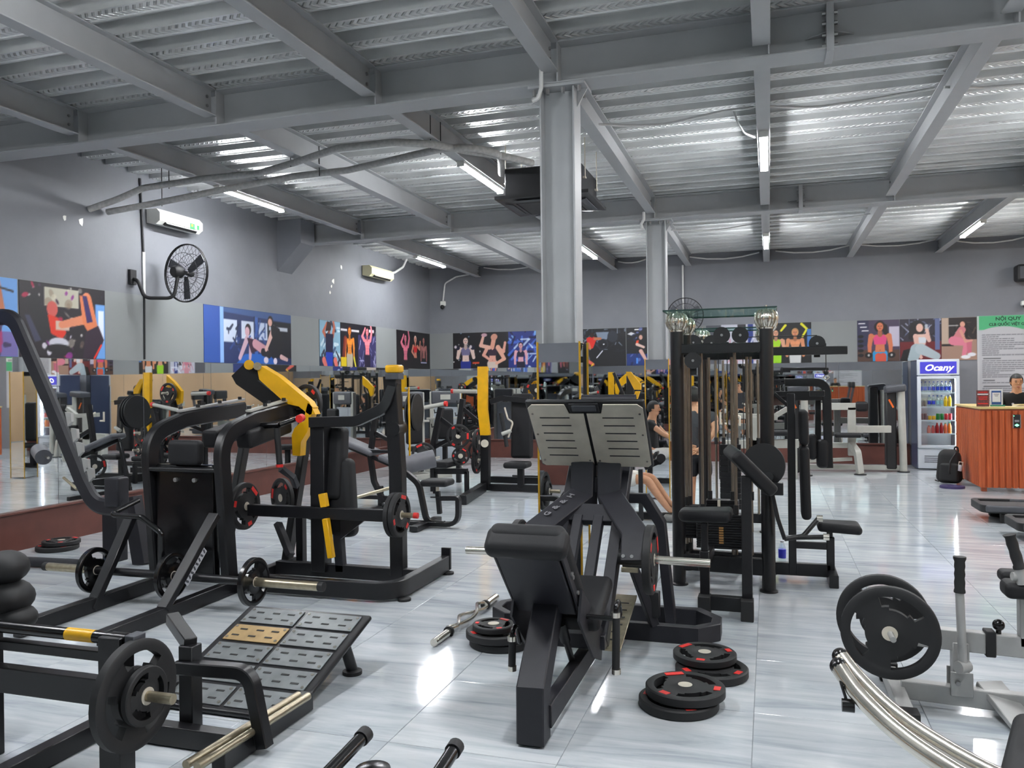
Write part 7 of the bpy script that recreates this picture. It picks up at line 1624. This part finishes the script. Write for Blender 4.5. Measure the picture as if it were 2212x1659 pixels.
# seated man rowing, seen between the leg press and the tower
kx, ky = P(1398, 1035, Y=9.55).x, 9.55
J = dict(pel=(kx - .44, ky + .1, .50), bel=(kx - .47, ky + .1, .66), che=(kx - .46, ky + .1, .88), neb=(kx - .42, ky + .1, 1.06), hea=(kx - .39, ky + .1, 1.18), top=(kx - .39, ky + .1, 1.27),
         shL=(kx - .42, ky + .27, .96), elL=(kx - .22, ky + .30, .80), wrL=(kx - .03, ky + .14, .70), shR=(kx - .42, ky - .07, .96), elR=(kx - .24, ky - .10, .78), wrR=(kx - .04, ky + .02, .66),
         hiL=(kx - .38, ky + .19, .48), knL=(kx + .02, ky + .20, .50), caL=(kx + .10, ky + .20, .38), anL=(kx + .27, ky + .20, .14), toL=(kx + .40, ky + .20, .17), hiR=(kx - .38, ky + .01, .48), knR=(kx, ky, .49), caR=(kx + .08, ky, .37), anR=(kx + .26, ky, .13), toR=(kx + .40, ky, .16))
person('person in white shorts seated and pulling a black handle behind the leg press', (kx - .4, ky, 0), J, 'blackpolo', 'whitecloth', .5, (1, 0, 0), hands=(('wrR', (.85, .2, .35), (.0, .6, .6), 1.0), ('wrL', (.85, -.2, .3), (0, -.6, .6), 1.0)), shoe='shoegrey', bare=.75)
t = thing('rowing_bench', 'low black rowing bench with rail under the seated person', 'bench', (kx - .3, ky + .1, 0))
MB().rbox((kx - .46, ky + .1, .36), (.42, .34, .09), .04).obj('seat_cushion', 'leather', t)
MB().bar((kx - .46, ky + .1, .32), (kx - .46, ky + .1, .03), .08, .08, up=(0, 1, 0)).obj('seat_post', 'black', t)
MB().bar((kx - .7, ky + .1, .05), (kx + .65, ky + .1, .05), .08, .08).obj('floor_rail', 'black', t)
MB().bar((kx + .36, ky - .15, .22), (kx + .36, ky + .35, .22), .05, .05).bar((kx + .36, ky + .1, .05), (kx + .36, ky + .1, .22), .06, .06, up=(0, 1, 0)).obj('foot_rest', 'black', t)
MB().bar((kx - .06, ky - .10, .02), (kx - .06, ky - .10, .62), .05, .05, up=(0, 1, 0)).obj('side_post', 'black', t)
h = thing('row_handle', 'black rubber row handle held by the seated person', 'handle', (kx + .08, ky + .08, .74))
MB().cyl((kx + .03, ky, .70), (kx + .11, ky, .80), .02).obj('grip', 'rubber', h); MB().cyl((kx + .05, ky + .14, .72), (kx + .11, ky + .14, .80), .02).obj('grip', 'rubber', h); MB().bar((kx + .11, ky - .01, .80), (kx + .11, ky + .15, .80), .03, .03).obj('yoke', 'black', h)
# receptionist behind the desk
rx, ry = P(2196, 850, Y=14.0).x, 14.0
J = dict(pel=(rx, ry, .92), bel=(rx, ry, 1.06), che=(rx, ry, 1.27), neb=(rx - .005, ry - .02, 1.43), hea=(rx - .01, ry - .04, 1.545), top=(rx - .01, ry - .045, 1.635), shL=(rx - .18, ry, 1.36), elL=(rx - .25, ry - .02, 1.08), wrL=(rx - .14, ry - .24, 1.0), shR=(rx + .18, ry, 1.36), elR=(rx + .25, ry - .02, 1.08), wrR=(rx + .14, ry - .24, 1.0),
         hiL=(rx - .09, ry, .86), knL=(rx - .09, ry, .46), caL=(rx - .09, ry + .01, .34), anL=(rx - .09, ry + .02, .07), toL=(rx - .09, ry - .14, .035), hiR=(rx + .09, ry, .86), knR=(rx + .09, ry, .46), caR=(rx + .09, ry + .01, .34), anR=(rx + .09, ry + .02, .07), toR=(rx + .09, ry - .14, .035))
p = person('person in black polo shirt standing behind the reception desk looking down', (rx, ry, 0), J, 'blackpolo', 'navyshorts', .6, (.05, -1, -.12), hands=(('wrL', (.6, -.7, 0), (0, 0, -1), .5), ('wrR', (-.6, -.7, 0), (0, 0, -1), .5)), shoe='shoegrey', bare=.95)
MB().lathe((rx + .075 - .16, ry - .135, 1.235), (0, -1, .1), [(0, 0), (.018, .0), (.018, .002), (0, .003)], 14).obj('chest_logo', 'whiteprint', p)
for k_ in list(PROTO):
    if k_ not in USED:
        for c_ in list(PROTO[k_].children): bpy.data.objects.remove(c_)
        bpy.data.objects.remove(PROTO[k_])
